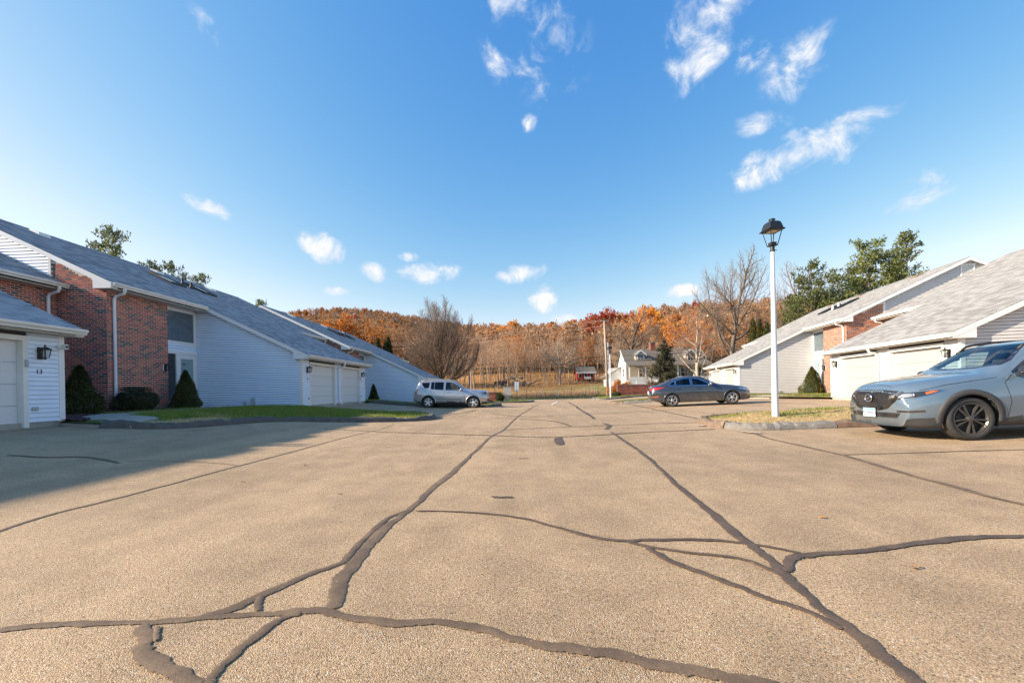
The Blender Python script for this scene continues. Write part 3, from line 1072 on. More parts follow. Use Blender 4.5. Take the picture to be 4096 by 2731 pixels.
def townhouse(label, origin, U, Vd, style, seed, bricks_single=0, bricks_where='E0', shingles_single=0, numbers=None,
              prev_step=True, next_house=True, vents=True):
    rng = random.Random(seed)
    root = empty('townhouse', origin, label, 'townhouse', 'townhouses of the close')
    U = Vector((U[0], U[1], 0)); W = Vector((Vd[0], Vd[1], 0))

    def P(t, s, z):
        return U * t + W * s + Vector((0, 0, z))
    pale = style == 'pale'
    SID = 'siding_pale' if pale else 'siding'
    SH = 'shingle_pale' if pale else 'shingle_grey'
    GD = 'garage_door_pale' if pale else 'garage_door'
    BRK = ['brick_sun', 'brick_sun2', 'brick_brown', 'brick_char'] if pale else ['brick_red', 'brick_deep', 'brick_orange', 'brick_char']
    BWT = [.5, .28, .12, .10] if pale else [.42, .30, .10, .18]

    def part(name, matn, fill, parent=root, smooth=False):
        mb = MB(P)
        fill(mb)
        return mb.build(name, matn, parent, smooth)

    # foundations and wall cores
    def f_found(b):
        b.box(T_G0 + .02, T_G1 - .02, .02, 4.6, -.9, .115)
        b.box(.02, T_E - .02, S_BR + .03, S_BK, -.9, .10)
    part('foundation', 'concrete', f_found)

    def f_core(b):
        b.prism([(.17, .12), (4.8, .12), (4.8, zr(4.8) - .17), (.17, zr(.17) - .17)], lambda s, z, t: (t, s, z), T_G0 + .03, T_G1 - .03)
        prof = [(S_DW + .04, .12), (S_BK, .12), (S_BK, zr(S_BK) - .17), (S_RG, zr(S_RG) - .17), (S_DW + .04, zr(S_DW) - .17)]
        b.prism(prof, lambda s, z, t: (t, s, z), .03, T_E - .03)
        for (a, c) in ((T_G0 + .02, DOORS[0][0] - .08), (DOORS[0][1] + .08, DOORS[1][0] - .08), (DOORS[1][1] + .08, T_G1 - .02)):
            b.box(a, c, .02, .18, .12, 2.16)
        b.box(T_G0 + .02, T_G1 - .02, .02, .18, 2.05, 2.19)
    part('wall', 'sheathing', f_core)

    # brick bays: mortar backing and bricks
    pm = [(S_BR + .004, .1), (6.3, .1), (6.3, zr(6.3) - .2), (S_BR + .004, zr(S_BR) - .2)]
    part('mortar', 'mortar', lambda b: b.box(.062, T_B - .01, S_BR + .004, S_DW + .06, .1, 4.30))
    part('mortar', 'mortar', lambda b: b.box(T_E - T_B + .01, T_E - .062, S_BR + .004, S_DW + .06, .1, 4.30))
    part('mortar', 'mortar', lambda b: b.prism(pm, lambda s, z, t: (t, s, z), .004, .06))
    part('mortar', 'mortar', lambda b: b.prism(pm, lambda s, z, t: (t, s, z), T_E - .06, T_E - .004))
    units = []     # (face, centre along, z, length, material)
    for row in range(int(4.24 / BC)):
        z = .10 + (row + .5) * BC
        off = (row % 2) * BL / 2
        for face, lo, hi in (('F0', 0, T_B), ('F1', T_E - T_B, T_E), ('E0', S_BR, 6.3), ('E1', S_BR, 6.3)):
            a = lo - off
            while a < hi - .03:
                x0, x1 = max(a, lo), min(a + BL, hi)
                if x1 - x0 > .05 and not (face in ('E0', 'E1') and z + BC > zr(x0) - .19):
                    units.append((face, (x0 + x1) / 2, z, x1 - x0 - .014, rng.choices(range(4), BWT)[0]))
                a += BL
    top_rows = []
    z0 = .10 + int(4.24 / BC) * BC
    for row in range(16):
        z = z0 + (row + .5) * BC
        a = S_BR - ((row + 1) % 2) * BL / 2
        while a < 6.3 - .03:
            x0, x1 = max(a, S_BR), min(a + BL, 6.3)
            if x1 - x0 > .05 and z + BC < zr(x0) - .17:
                for fc in ('E0', 'E1'):
                    units.append((fc, (x0 + x1) / 2, z, x1 - x0 - .014, rng.choices(range(4), BWT)[0]))
            a += BL

    def brick_box(b, face, c, z, ln, mi, d=0.0):
        h = BC / 2 - .0068
        if face == 'F0' or face == 'F1':
            b.box(c - ln / 2, c + ln / 2, S_BR - d, S_BR + .05, z - h, z + h, mi)
        elif face == 'E0':
            b.box(0 - d, .05, c - ln / 2, c + ln / 2, z - h, z + h, mi)
        else:
            b.box(T_E - .05, T_E + d, c - ln / 2, c + ln / 2, z - h, z + h, mi)
    single = []
    if bricks_single:
        full = [u for u in units if u[0] in bricks_where.split(',') and abs(u[3] - (BL - .014)) < .001]
        full.sort(key=lambda u: -u[2])
        single = full[:bricks_single]
        protos = {}
        for u in single:
            key = (u[0][0], u[4])
            if key not in protos:
                mb = MB(P)
                if u[0][0] == 'F':
                    mb.box(-u[3] / 2, u[3] / 2, 0, .05, -BC / 2 + .0068, BC / 2 - .0068)
                else:
                    mb.box(0, .05, -u[3] / 2, u[3] / 2, -BC / 2 + .0068, BC / 2 - .0068)
                protos[key] = mb.mesh('brick', BRK[u[4]])
            d = rng.uniform(-.001, .002)
            if u[0][0] == 'F':
                loc = P(u[1], S_BR - d, u[2])
            else:
                loc = P(-d if u[0] == 'E0' else T_E - .05 + d, u[1], u[2])
            link('brick', protos[key], root, loc)
    sset = set(id(u) for u in single)
    mb = MB(P)
    for u in units:
        if id(u) not in sset:
            brick_box(mb, *u, d=rng.uniform(-.001, .002))
    o = mb.build('brickwork', BRK, root, fix=True)
    o['kind'] = 'stuff'

    # siding boards
    def board(plane, a0, a1, z, zt, base, sign=1, matn=SID):
        """one lap: plane 't' stands at t=base facing -t, 's' stands at s=base facing -s"""
        mb = MB(P)
        lo, hi = .019, .006
        zt -= .014 if plane == 't' else .008  # gap lets the dark core read as a painted lap shadow
        j = rng.uniform(-.0008, .0008)
        if plane == 't':
            p = [(base - lo * sign, a0, z + j), (base + .02 * sign, a0, z + j), (base + .02 * sign, a1, z + j), (base - lo * sign, a1, z + j),
                 (base - hi * sign, a0, zt), (base + .02 * sign, a0, zt), (base + .02 * sign, a1, zt), (base - hi * sign, a1, zt)]
        else:
            p = [(a0, base - lo, z + j), (a0, base + .02, z + j), (a1, base + .02, z + j), (a1, base - lo, z + j),
                 (a0, base - hi, zt), (a0, base + .02, zt), (a1, base + .02, zt), (a1, base - hi, zt)]
        mb.hexa(p)
        mb.build('siding_board', matn, root)

    def s_min(z):
        return (z - 2.36 + .17) / PITCH - .33
    z = .12
    while z < zr(S_DW) - .2:
        zt = z + EXPO
        a = max(.10, s_min(z + .02))
        if a < S_DW - .05:
            if z < 2.15:
                a = .10
            board('t', a, S_DW, z, zt, T_G0)
            if not pale or True:
                board('t', a, S_DW, z, zt, T_G1, -1)
        z = zt
    z = .12
    while z < 2.12:
        zt = min(z + EXPO, 2.17)
        for (a, c) in ((T_G0 + .10, DOORS[0][0] - .10), (DOORS[0][1] + .10, DOORS[1][0] - .10), (DOORS[1][1] + .10, T_G1 - .10)):
            board('s', a, c, z, zt, 0.0)
        z = zt
    for (a, c) in ((T_B + .02, T_G0 - .03), (T_G1 + .03, T_E - T_B - .02)):      # over the entrance doors
        z = 2.50
        while z < 2.84:
            board('s', a, c, z, z + EXPO, S_DW)
            z += EXPO
    for base, sg in ((0.0, 1), (T_E, -1)):                                        # end gables
        z = 2.5
        while z < zr(S_RG) - .25:
            a = max(6.38, s_min(z + .03)); e = min(S_BK, 2 * S_RG - s_min(z + .03))
            board('t', a, e, z, z + EXPO, base, sg)
            z += EXPO

    # corner boards and opening trim
    def f_corner(b):
        for t0, t1 in ((T_G0 - .022, T_G0 + .10), (T_G1 - .10, T_G1 + .022)):
            b.box(t0, t1, -.024, .012, .10, 2.16)
        b.box(T_G0 - .024, T_G0 + .012, -.022, .10, .10, 2.16)
        b.box(T_G1 - .012, T_G1 + .024, -.022, .10, .10, 2.16)
    part('corner_board', 'trim', f_corner)

    for t0, t1 in ((-.02, .03), (T_E - .03, T_E + .02)):
        part('end_board', 'trim', lambda b: b.box(t0, t1, 6.29, 6.38, 2.2, zr(6.33) - .17))

    # roof deck with laid shingle courses
    e1 = T_E + (.20 if not next_house else -.02)
    segs_front = []
    cs, sn = 1 / math.hypot(1, PITCH), PITCH / math.hypot(1, PITCH)
    ds = .142 * cs

    def f_deck(b):
        th = .15
        for (t0, t1, s0, s1) in ((T_G0 - .17, T_G1 + .17, -.33, S_EAVE), (-.20, e1, S_EAVE, S_RG)):
            b.hexa([(t0, s0, zr(s0) - th), (t1, s0, zr(s0) - th), (t1, s1, zr(s1) - th), (t0, s1, zr(s1) - th),
                    (t0, s0, zr(s0) - .012), (t1, s0, zr(s0) - .012), (t1, s1, zr(s1) - .012), (t0, s1, zr(s1) - .012)])
        s0, s1 = S_RG, S_BK + .4
        b.hexa([(-.2, s0, zr(s0) - th), (e1, s0, zr(s0) - th), (e1, s1, zr(s1) - th), (-.2, s1, zr(s1) - th),
                (-.2, s0, zr(s0) - .012), (e1, s0, zr(s0) - .012), (e1, s1, zr(s1) - .012), (-.2, s1, zr(s1) - .012)])
    roof = part('roof', 'soffit', f_deck)
    vs, fs, at = [], [], []

    def course(t0, t1, s, back, k, off):
        sg = 1 if not back else -1
        nt = 1 if t1 - t0 < 1 else max(1, int((t1 - t0) / .9))
        for i in range(nt):
            a, c = t0 + (t1 - t0) * i / nt, t0 + (t1 - t0) * (i + 1) / nt
            z1, z2 = zr(s), zr(s + sg * ds * 1.05)
            b = len(vs)
            lip = .0095
            for tt in (a, c):
                vs.extend([tuple(P(tt, s, z1 - .012)), tuple(P(tt, s - sg * .002, z1 + lip)), tuple(P(tt, s + sg * ds * 1.05, z2 + .001))])
                at.extend([(tt / .31 + off, k + .5, 0)] * 3)
            fs.extend([(b, b + 3, b + 4, b + 1), (b + 1, b + 4, b + 5, b + 2)])
    k, s = 0, -.345
    singles = []
    while s < S_RG - .01:
        t0, t1 = (T_G0 - .175, T_G1 + .175) if s < S_EAVE else (-.21, e1)
        off = rng.uniform(0, 9)
        if shingles_single and k < 13 and s < S_EAVE:
            singles.append((k, s, t0, t1, off))
        else:
            course(t0, t1, s, False, k, off)
        k += 1; s += ds
    s = S_BK + .4
    while s > S_RG + .01:
        course(-.21, e1, s, True, k, rng.uniform(0, 9))
        k += 1; s -= ds
    me = bpy.data.meshes.new('shingles'); me.from_pydata(vs, [], fs)
    me.materials.append(M(SH))
    A = me.attributes.new('shingle', 'FLOAT_VECTOR', 'POINT')
    A.data.foreach_set('vector', np.array(at, np.float32).ravel())
    o = link('shingle_courses', me, roof); o['kind'] = 'stuff'
    if singles:
        protos = []
        for q in range(7):
            mb = MB(P)
            w = .31
            lip = .0095 + .003 * (q % 3)
            z2 = PITCH * ds * 1.05
            mb.add([(0.002, 0, -.012), (w - .002, 0, -.012), (w - .002, -.002, lip), (0.002, -.002, lip), (w - .002, ds * 1.05, z2 + .001), (.002, ds * 1.05, z2 + .001)],
                   [(0, 1, 2, 3), (3, 2, 4, 5), (1, 4, 2), (0, 3, 5)])
            m2 = mb.mesh('shingle', SH)
            A = m2.attributes.new('shingle', 'FLOAT_VECTOR', 'POINT')
            A.data.foreach_set('vector', np.array([(q * 3.7 + .5, q * 1.3 + .5, 0)] * 6, np.float32).ravel())
            protos.append(m2)
        cnt = 0
        for (k, s, t0, t1, off) in singles:
            t = t1
            first = rng.uniform(.1, .31)
            course(t1 - first, t1, s, False, k, off)
            t -= first
            while t - .31 > t0:
                if cnt < shingles_single and t > T_G0 + .2:
                    link('shingle', protos[rng.randrange(7)], roof, P(t - .31, s, zr(s)))
                    cnt += 1
                    t -= .31
                else:
                    break
            if t > t0:
                course(t0, t, s, False, k, off)
        me.clear_geometry(); me.from_pydata(vs, [], fs)
        A = me.attributes.get('shingle') or me.attributes.new('shingle', 'FLOAT_VECTOR', 'POINT')
        A.data.foreach_set('vector', np.array(at, np.float32).ravel())

    def f_cap(b):
        n = int((e1 + .2) / .3)
        for i in range(n):
            t0 = -.2 + i * .3
            for sg in (-1, 1):
                b.add([(t0, S_RG, zr(S_RG) + .012), (t0 + .31, S_RG, zr(S_RG) + .020), (t0 + .31, S_RG + sg * .14, zr(S_RG) - .14 * PITCH + .020), (t0, S_RG + sg * .14, zr(S_RG) - .14 * PITCH + .012)], [(0, 1, 2, 3)])
    o = part('ridge_cap', SH, f_cap, roof)

    # fascia boards, eave returns, soffits, gutters
    def rake(b, t0, t1, s0, s1, d=.19):
        b.hexa([(t0, s0, zr(s0) - d), (t1, s0, zr(s0) - d), (t1, s1, zr(s1) - d), (t0, s1, zr(s1) - d),
                (t0, s0, zr(s0) - .014), (t1, s0, zr(s0) - .014), (t1, s1, zr(s1) - .014), (t0, s1, zr(s1) - .014)])

    part('rake_board', 'trim', lambda b: rake(b, T_G0 - .196, T_G0 - .172, -.34, S_EAVE + .02))
    part('rake_board', 'trim', lambda b: rake(b, T_G1 + .172, T_G1 + .196, -.34, S_EAVE + .02))
    part('rake_board', 'trim', lambda b: rake(b, -.226, -.202, S_EAVE - .01, S_RG))
    part('rake_board', 'trim', lambda b: rake(b, -.226, -.202, S_RG, S_BK + .4))
    if not next_house:
        part('rake_board', 'trim', lambda b: rake(b, T_E + .202, T_E + .226, S_EAVE - .01, S_RG))
        part('rake_board', 'trim', lambda b: rake(b, T_E + .202, T_E + .226, S_RG, S_BK + .4))

    part('soffit', 'soffit', lambda b: b.box(T_G0 - .17, T_G1 + .17, -.33, -.026, 2.165, 2.19))
    for (t0, t1) in ((-.20, T_G0 - .2), (T_G1 + .2, e1)):
        part('soffit', 'soffit', lambda b: b.box(t0, t1, S_EAVE, S_DW + .03, 4.275, 4.30))

    def ret(b, t0, t1, s0):
        s1 = s0 + .62
        b.prism([(s0, zr(s0) - .19), (s0 + .01, zr(s0) - .205), (s1, zr(s0) - .205), (s1, zr(s1) - .18), (s0, zr(s0) - .15)], lambda s, z, t: (t, s, z), t0, t1)
    part('eave_return', 'trim', lambda b: ret(b, T_G0 - .19, T_G0 + .0, -.335))
    part('eave_return', 'trim', lambda b: ret(b, T_G1, T_G1 + .19, -.335))
    part('eave_return', 'trim', lambda b: ret(b, -.215, .0, S_EAVE - .005))

    def gut(b, t0, t1, s0, zt):
        prof = [(s0, zt - .135), (s0 - .07, zt - .135), (s0 - .085, zt - .09), (s0 - .12, zt - .05), (s0 - .122, zt), (s0 - .10, zt), (s0 - .10, zt - .02), (s0, zt - .02)]
        b.prism(prof, lambda s, z, t: (t, s, z), t0, t1)
    part('gutter', 'gutter', lambda b: gut(b, T_G0 - .19, T_G1 + .19, -.345, 2.335))
    part('gutter', 'gutter', lambda b: gut(b, -.215, T_G0 - .2, S_EAVE - .012, zr(S_EAVE) - .02))
    part('gutter', 'gutter', lambda b: gut(b, T_G1 + .2, e1 + .01, S_EAVE - .012, zr(S_EAVE) - .02))

    def spout(t, s0, zt, sw, zb, kick=1):
        def f(b):
            pts = [(t, s0 - .05, zt - .12), (t, s0 - .05, zt - .20), (t, s0 - .01, zt - .29), (t, sw - .12, zt - .36), (t, sw - .055, zt - .45),
                   (t, sw - .05, zt - .55), (t, sw - .05, zb + .14), (t, sw - .07, zb + .07), (t, sw - .20, zb + .02)]
            b.tube([P(*p) for p in pts], .046, 8)
        mb = MB(); f(mb)
        o = mb.build('downspout', 'trim', root, smooth=False)
        return o
    spout(T_G0 + 3.62 if not pale else T_G0 + 3.9, -.35, 2.33, -.015, .06)
    spout(.22, S_EAVE - .01, zr(S_EAVE) - .02, S_BR, .12)
    spout(T_E - .28, S_EAVE - .01, zr(S_EAVE) - .02, S_BR, .12)

    # garage doors
    for (a, c) in DOORS:
        def f_trim(b, a=a, c=c):
            b.box(a - .10, a, -.030, .02, 0, 2.06)
            b.box(c, c + .10, -.030, .02, 0, 2.06)
            b.box(a - .10, c + .10, -.034, .02, 1.97, 2.08)
            b.box(a - .012, a, .02, .17, 0, 1.97)
            b.box(c, c + .012, .02, .17, 0, 1.97)
            b.box(a - .012, c + .012, .02, .17, 1.97, 1.985)
        part('door_trim', 'trim_aged', f_trim)
        gd = part('garage_door', 'dark_plastic', lambda b, a=a, c=c: b.box(a, c, .155, .168, 0.0, 1.97))
        for i in range(4):
            z0 = .012 + i * .49
            part('panel', GD, lambda b, a=a, c=c, z0=z0: b.box(a + .004, c - .004, .118, .155, z0 + .004, z0 + .486), gd)

        def f_handle(b, a=a, c=c):
            m = (a + c) / 2
            b.box(m - .09, m + .09, .098, .108, .10, .125)
            b.box(m - .09, m - .075, .105, .12, .09, .135)
            b.box(m + .075, m + .09, .105, .12, .09, .135)
        part('pull_handle', 'grey_box', f_handle, gd)

    # entrances: tall fixed window over a storm door with sidelight
    for (a, c, mir) in ((T_B, T_G0, False), (T_G1, T_E - T_B, True)):
        a0, c0 = a + .02, c - .03
        if mir:
            a0, c0 = a + .03, c - .02
        win = part('window', 'trim', lambda b: (b.box(a0, a0 + .09, S_DW - .02, S_DW + .05, 2.82, 4.26), b.box(c0 - .13, c0, S_DW - .02, S_DW + .05, 2.82, 4.26),
                                                b.box(a0, c0, S_DW - .024, S_DW + .05, 4.14, 4.268), b.box(a0, c0, S_DW - .03, S_DW + .05, 2.80, 2.90)))
        part('pane', 'window_glass', lambda b: b.box(a0 + .09, c0 - .13, S_DW + .012, S_DW + .018, 2.90, 4.14), win)
        part('room', 'room', lambda b: b.box(a0 + .09, c0 - .13, S_DW + .030, S_DW + .036, 2.90, 4.14), win)
        dr0, dr1 = (c0 - 1.0, c0 - .06) if not mir else (a0 + .06, a0 + 1.0)
        sl0, sl1 = (a0 + .12, dr0 - .10) if not mir else (dr1 + .10, c0 - .12)
        part('door_frame', 'trim', lambda b: (b.box(dr0 - .08, dr0, S_DW - .03, S_DW + .05, .14, 2.46), b.box(dr1, dr1 + .06, S_DW - .03, S_DW + .05, .14, 2.46),
                                              b.box(a0, c0, S_DW - .034, S_DW + .05, 2.38, 2.50), b.box(sl0 - .09, sl0, S_DW - .03, S_DW + .05, .14, 2.38),
                                              b.box(sl1, dr0 - .08, S_DW - .026, S_DW + .05, .14, 2.38) if not mir else b.box(dr1 + .06, sl0 - .09, S_DW - .026, S_DW + .05, .14, 2.38),
                                              b.box(sl0, sl1, S_DW - .02, S_DW + .05, .14, .45)))
        part('sidelight', 'window_glass', lambda b: b.box(sl0, sl1, S_DW + .005, S_DW + .02, .45, 2.38))
        door = part('front_door', 'trim', lambda b: (b.box(dr0 + .004, dr0 + .13, S_DW - .012, S_DW + .035, .15, 2.375), b.box(dr1 - .13, dr1 - .004, S_DW - .012, S_DW + .035, .15, 2.375),
                                                     b.box(dr0 + .13, dr1 - .13, S_DW - .012, S_DW + .035, .15, 1.0), b.box(dr0 + .13, dr1 - .13, S_DW - .012, S_DW + .035, 2.2, 2.375)))
        part('pane', 'window_glass', lambda b: b.box(dr0 + .13, dr1 - .13, S_DW + .004, S_DW + .009, 1.0, 2.2), door)
        part('curtain', 'curtain', lambda b: b.box(dr0 + .13, dr1 - .13, S_DW + .022, S_DW + .03, 1.0, 2.2), door)
        hx = dr0 + .07 if not mir else dr1 - .07
        part('handle', 'brass', lambda b: (b.box(hx - .015, hx + .015, S_DW - .07, S_DW - .012, .98, 1.06), b.box(hx - .02, hx + .08, S_DW - .075, S_DW - .055, 1.0, 1.03)), door)
        if numbers and numbers.get('door') and not mir:
            cx_, cz_ = dr0 + .33, 1.98
            me = text_mesh('door_number', numbers['door'], .15, 'black_metal', lambda x, y, o_: P(cx_ + (x if not pale else -x), S_DW - .004 - o_, cz_ + y))
            link('door_number', me, door)

    # wall lanterns
    def lantern(t, s, z, out_s=True, sgn=-1):
        base = P(t, s, z)
        ax = W * -1 if out_s else U * -1
        side = U if out_s else W
        mb = MB()

        def q(a, o_, h):
            return base + side * a + ax * o_ + Vector((0, 0, h))
        mb2 = MB(q)
        mb2.box(-.055, .055, 0.0, .03, -.15, .13)
        mb2.box(-.012, .012, .03, .12, -.12, -.10)
        mb2.box(-.012, .012, .03, .12, .10, .12)
        c = .135
        for a in (-1, 1):
            for b in (-1, 1):
                mb2.hexa([(a * .045 - .006, c + b * .045 - .006, -.10), (a * .045 + .006, c + b * .045 - .006, -.10), (a * .045 + .006, c + b * .045 + .006, -.10), (a * .045 - .006, c + b * .045 + .006, -.10),
                          (a * .066 - .006, c + b * .066 - .006, .07), (a * .066 + .006, c + b * .066 - .006, .07), (a * .066 + .006, c + b * .066 + .006, .07), (a * .066 - .006, c + b * .066 + .006, .07)])
        mb2.hexa([(-.055, c - .055, -.115), (.055, c - .055, -.115), (.055, c + .055, -.115), (-.055, c + .055, -.115), (-.05, c - .05, -.10), (.05, c - .05, -.10), (.05, c + .05, -.10), (-.05, c + .05, -.10)])
        mb2.hexa([(-.095, c - .095, .07), (.095, c - .095, .07), (.095, c + .095, .07), (-.095, c + .095, .07), (-.03, c - .03, .13), (.03, c - .03, .13), (.03, c + .03, .13), (-.03, c + .03, .13)])
        mb2.box(-.012, .012, c - .012, c + .012, .13, .185)
        mb2.box(-.014, .014, c - .014, c + .014, -.16, -.115)
        o = mb2.build('wall_lantern', 'black_metal', root)
        mb3 = MB(q)
        mb3.hexa([(-.042, c - .042, -.10), (.042, c - .042, -.10), (.042, c + .042, -.10), (-.042, c + .042, -.10), (-.062, c - .062, .068), (.062, c - .062, .068), (.062, c + .062, .068), (-.062, c + .062, .068)])
        mb3.build('lantern_glass', 'lantern_glass', o)
        mb4 = MB(q)
        mb4.box(-.10, .10, -.012, .004, -.13, .11)
        mb4.build('mounting_block', 'trim', o)
    lantern(T_G0 + .42, -.012, 1.72)
    lantern(T_G1 - .50, -.012, 1.72)
    lantern(T_B - .16, S_BR - .004, 1.78)
    lantern(T_E - T_B + .16, S_BR - .004, 1.78)

    # numbers, keypad, outlet, meters
    if numbers:
        for key, (t, z) in {'near': (T_G0 + .44, 1.30), 'far': (T_G1 - .52, 1.28)}.items():
            if numbers.get(key):
                me = text_mesh('house_number', numbers[key], .145, 'black_metal', lambda x, y, o_, t=t, z=z: P(t + (x if not pale else -x), -.022 - o_, z + y))
                link('house_number', me, root)
    for t in (T_G0 + .52, T_G1 - .62):
        part('outlet_cover', 'grey_box', lambda b, t=t: (b.box(t - .06, t + .06, -.045, 0, .38, .47), b.box(t - .02, t + .045, -.055, -.045, .395, .455)))
    part('keypad', 'grey_box', lambda b: b.box(DOORS[1][1] + .03, DOORS[1][1] + .08, -.07, -.03, 1.38, 1.54))
    if numbers and numbers.get('camera'):
        def f_cam(b):
            b.box(T_G1 - .16, T_G1 - .10, -.10, -.02, 1.86, 1.93)
            b.hexa([(T_G1 - .14, -.22, 1.84), (T_G1 - .06, -.22, 1.84), (T_G1 - .02, -.08, 1.84), (T_G1 - .10, -.08, 1.84), (T_G1 - .14, -.22, 1.95), (T_G1 - .06, -.22, 1.95), (T_G1 - .02, -.08, 1.95), (T_G1 - .10, -.08, 1.95)])
        sc_ = part('security_camera', 'trim_aged', f_cam)
        part('lens', 'black_metal', lambda b: b.box(T_G1 - .13, T_G1 - .07, -.226, -.22, 1.865, 1.925), sc_)
    part('utility_meter', 'grey_box', lambda b: (b.box(T_G0 - .10, T_G0 - .016, 2.05, 2.22, .22, .50), b.box(T_G0 - .07, T_G0 - .02, 2.08, 2.15, -.1, .22),
                                                 b.box(T_G0 - .09, T_G0 - .016, 2.45, 2.57, .22, .36), b.box(T_G0 - .06, T_G0 - .02, 2.48, 2.53, -.1, .22)))

    # roof furniture
    mid = (T_G0 + T_G1) / 2 - .18
    nrm = Vector((0, 0, 0))
    for (t0, t1) in ((mid - 1.55, mid - .62), (mid + .62, mid + 1.55)):
        sa, sb = 7.35, 8.5

        def slab(b, t0, t1, s0, s1, h0, h1):
            b.hexa([(t0, s0, zr(s0) + h0), (t1, s0, zr(s0) + h0), (t1, s1, zr(s1) + h0), (t0, s1, zr(s1) + h0),
                    (t0, s0, zr(s0) + h1), (t1, s0, zr(s0) + h1), (t1, s1, zr(s1) + h1), (t0, s1, zr(s1) + h1)])

        def f_sky(b):
            slab(b, t0, t1, sa, sa + .06, 0, .13); slab(b, t0, t1, sb - .06, sb, 0, .13)
            slab(b, t0, t0 + .06, sa + .06, sb - .06, 0, .13); slab(b, t1 - .06, t1, sa + .06, sb - .06, 0, .13)
        sk = part('skylight', 'black_metal', f_sky, root)
        part('pane', 'skylight_glass', lambda b: slab(b, t0 + .06, t1 - .06, sa + .06, sb - .06, .08, .10), sk)
    for (t, s) in ((mid - .13, 7.95), (mid + .13, 7.7)):
        def f_pipe(b, t=t, s=s):
            b.lathe([(.09, -.08), (.09, .10), (.062, .14), (.055, .16), (.055, .34), (.05, .34), (.05, .1)], 12, tuple(P(t, s, zr(s))))
        mb = MB(); f_pipe(mb)
        mb.build('vent_pipe', 'trim_aged' if pale else 'black_metal', root, smooth=False)
    for t in (2.6, mid + .3, 11.9):
        def f_vent(b, t=t):
            s0, s1 = 9.45, 9.85
            b.hexa([(t - .22, s0, zr(s0)), (t + .22, s0, zr(s0)), (t + .22, s1, zr(s1)), (t - .22, s1, zr(s1)),
                    (t - .20, s0 + .02, zr(s0) + .13), (t + .20, s0 + .02, zr(s0) + .13), (t + .20, s1, zr(s1) + .08), (t - .20, s1, zr(s1) + .08)])
        part('roof_vent', 'wood_old' if pale else 'trim_aged', f_vent)
    if vents:
        gv = part('gable_vent', 'trim', lambda b: (b.box(-.05, -.01, S_RG - .32, S_RG - .26, 6.55, 7.15), b.box(-.05, -.01, S_RG + .26, S_RG + .32, 6.55, 7.15),
                                                  b.box(-.052, -.01, S_RG - .34, S_RG + .34, 6.50, 6.57), b.box(-.052, -.01, S_RG - .34, S_RG + .34, 7.12, 7.18)))
        for i in range(9):
            z0 = 6.58 + i * .06
            part('louvre', 'trim_aged', lambda b, z0=z0: b.hexa([(-.045, S_RG - .26, z0), (-.04, S_RG - .26, z0 - .004), (-.04, S_RG + .26, z0 - .004), (-.045, S_RG + .26, z0),
                                                                  (-.015, S_RG - .26, z0 + .05), (-.012, S_RG - .26, z0 + .046), (-.012, S_RG + .26, z0 + .046), (-.015, S_RG + .26, z0 + .05)]), gv)
    return root


STEP, RUN = 1.72, T_E
LX, LY, LZ = -9.38, 13.86, .37
UL, VL = (0, 1), (-1, 0)
townhouse('grey roofed townhouse with the black number 13 beside its garage door', (LX - STEP, LY - RUN, LZ), UL, VL, 'grey', 1,
          shingles_single=300, numbers={'far': '13', 'camera': True})
townhouse('grey roofed townhouse with dark brick bay and number 12 on the storm door', (LX, LY, LZ), UL, VL, 'grey', 2,
          bricks_single=300, bricks_where='E0,F0', numbers={'door': '12', 'near': '12', 'far': '11'})
townhouse('grey roofed townhouse whose blue shaded gable stands behind the silver SUV', (LX + STEP, LY + RUN, LZ - .60), UL, VL, 'grey', 3,
          numbers={'near': '10'}, next_house=False)
AR = R(10.5)
UR, VR = (math.sin(AR), math.cos(AR)), (math.cos(AR), -math.sin(AR))


def right_origin(k):
    c = Vector((14.3, 13.5)) + Vector(UR) * RUN * k - Vector(VR) * STEP * k
    o = c - Vector(UR) * T_G0
    return (o.x, o.y, .27)


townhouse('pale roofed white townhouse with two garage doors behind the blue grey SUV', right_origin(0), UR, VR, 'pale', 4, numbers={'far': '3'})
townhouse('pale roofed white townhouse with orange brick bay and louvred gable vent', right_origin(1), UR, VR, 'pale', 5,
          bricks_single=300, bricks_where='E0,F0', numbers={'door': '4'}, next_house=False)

# ------------------------------------------------------------------ vehicles
def car_paint(name, base, flake, metal=.35, rough=.30):
    m, w = new_mat(name)
    tc = w.n('ShaderNodeTexCoord').outputs['Object']
    n = w.noise(tc, 900, 1, .5)
    d = w.noise(tc, 3, 4, .6)
    low = w.n('ShaderNodeSeparateXYZ', {0: tc}).outputs[2]
    col = w.mix(w.ramp(n, .4, .7), base + (1,), flake + (1,))
    dirt = w.math('MULTIPLY', w.ramp(low, .75, .25), w.ramp(d, .35, .75, .05, .35))
    col = w.mix(dirt, col, (.30, .26, .21, 1))
    rg = w.math('MULTIPLY_ADD', d, .12, rough - .06)
    p = w.n('ShaderNodeBsdfPrincipled', {'Base Color': col, 'Metallic': metal, 'Roughness': rg, 'Coat Weight': 1.0, 'Coat Roughness': .04})
    w.n('ShaderNodeOutputMaterial', {'Surface': p.outputs[0]})
    MATS[name] = m


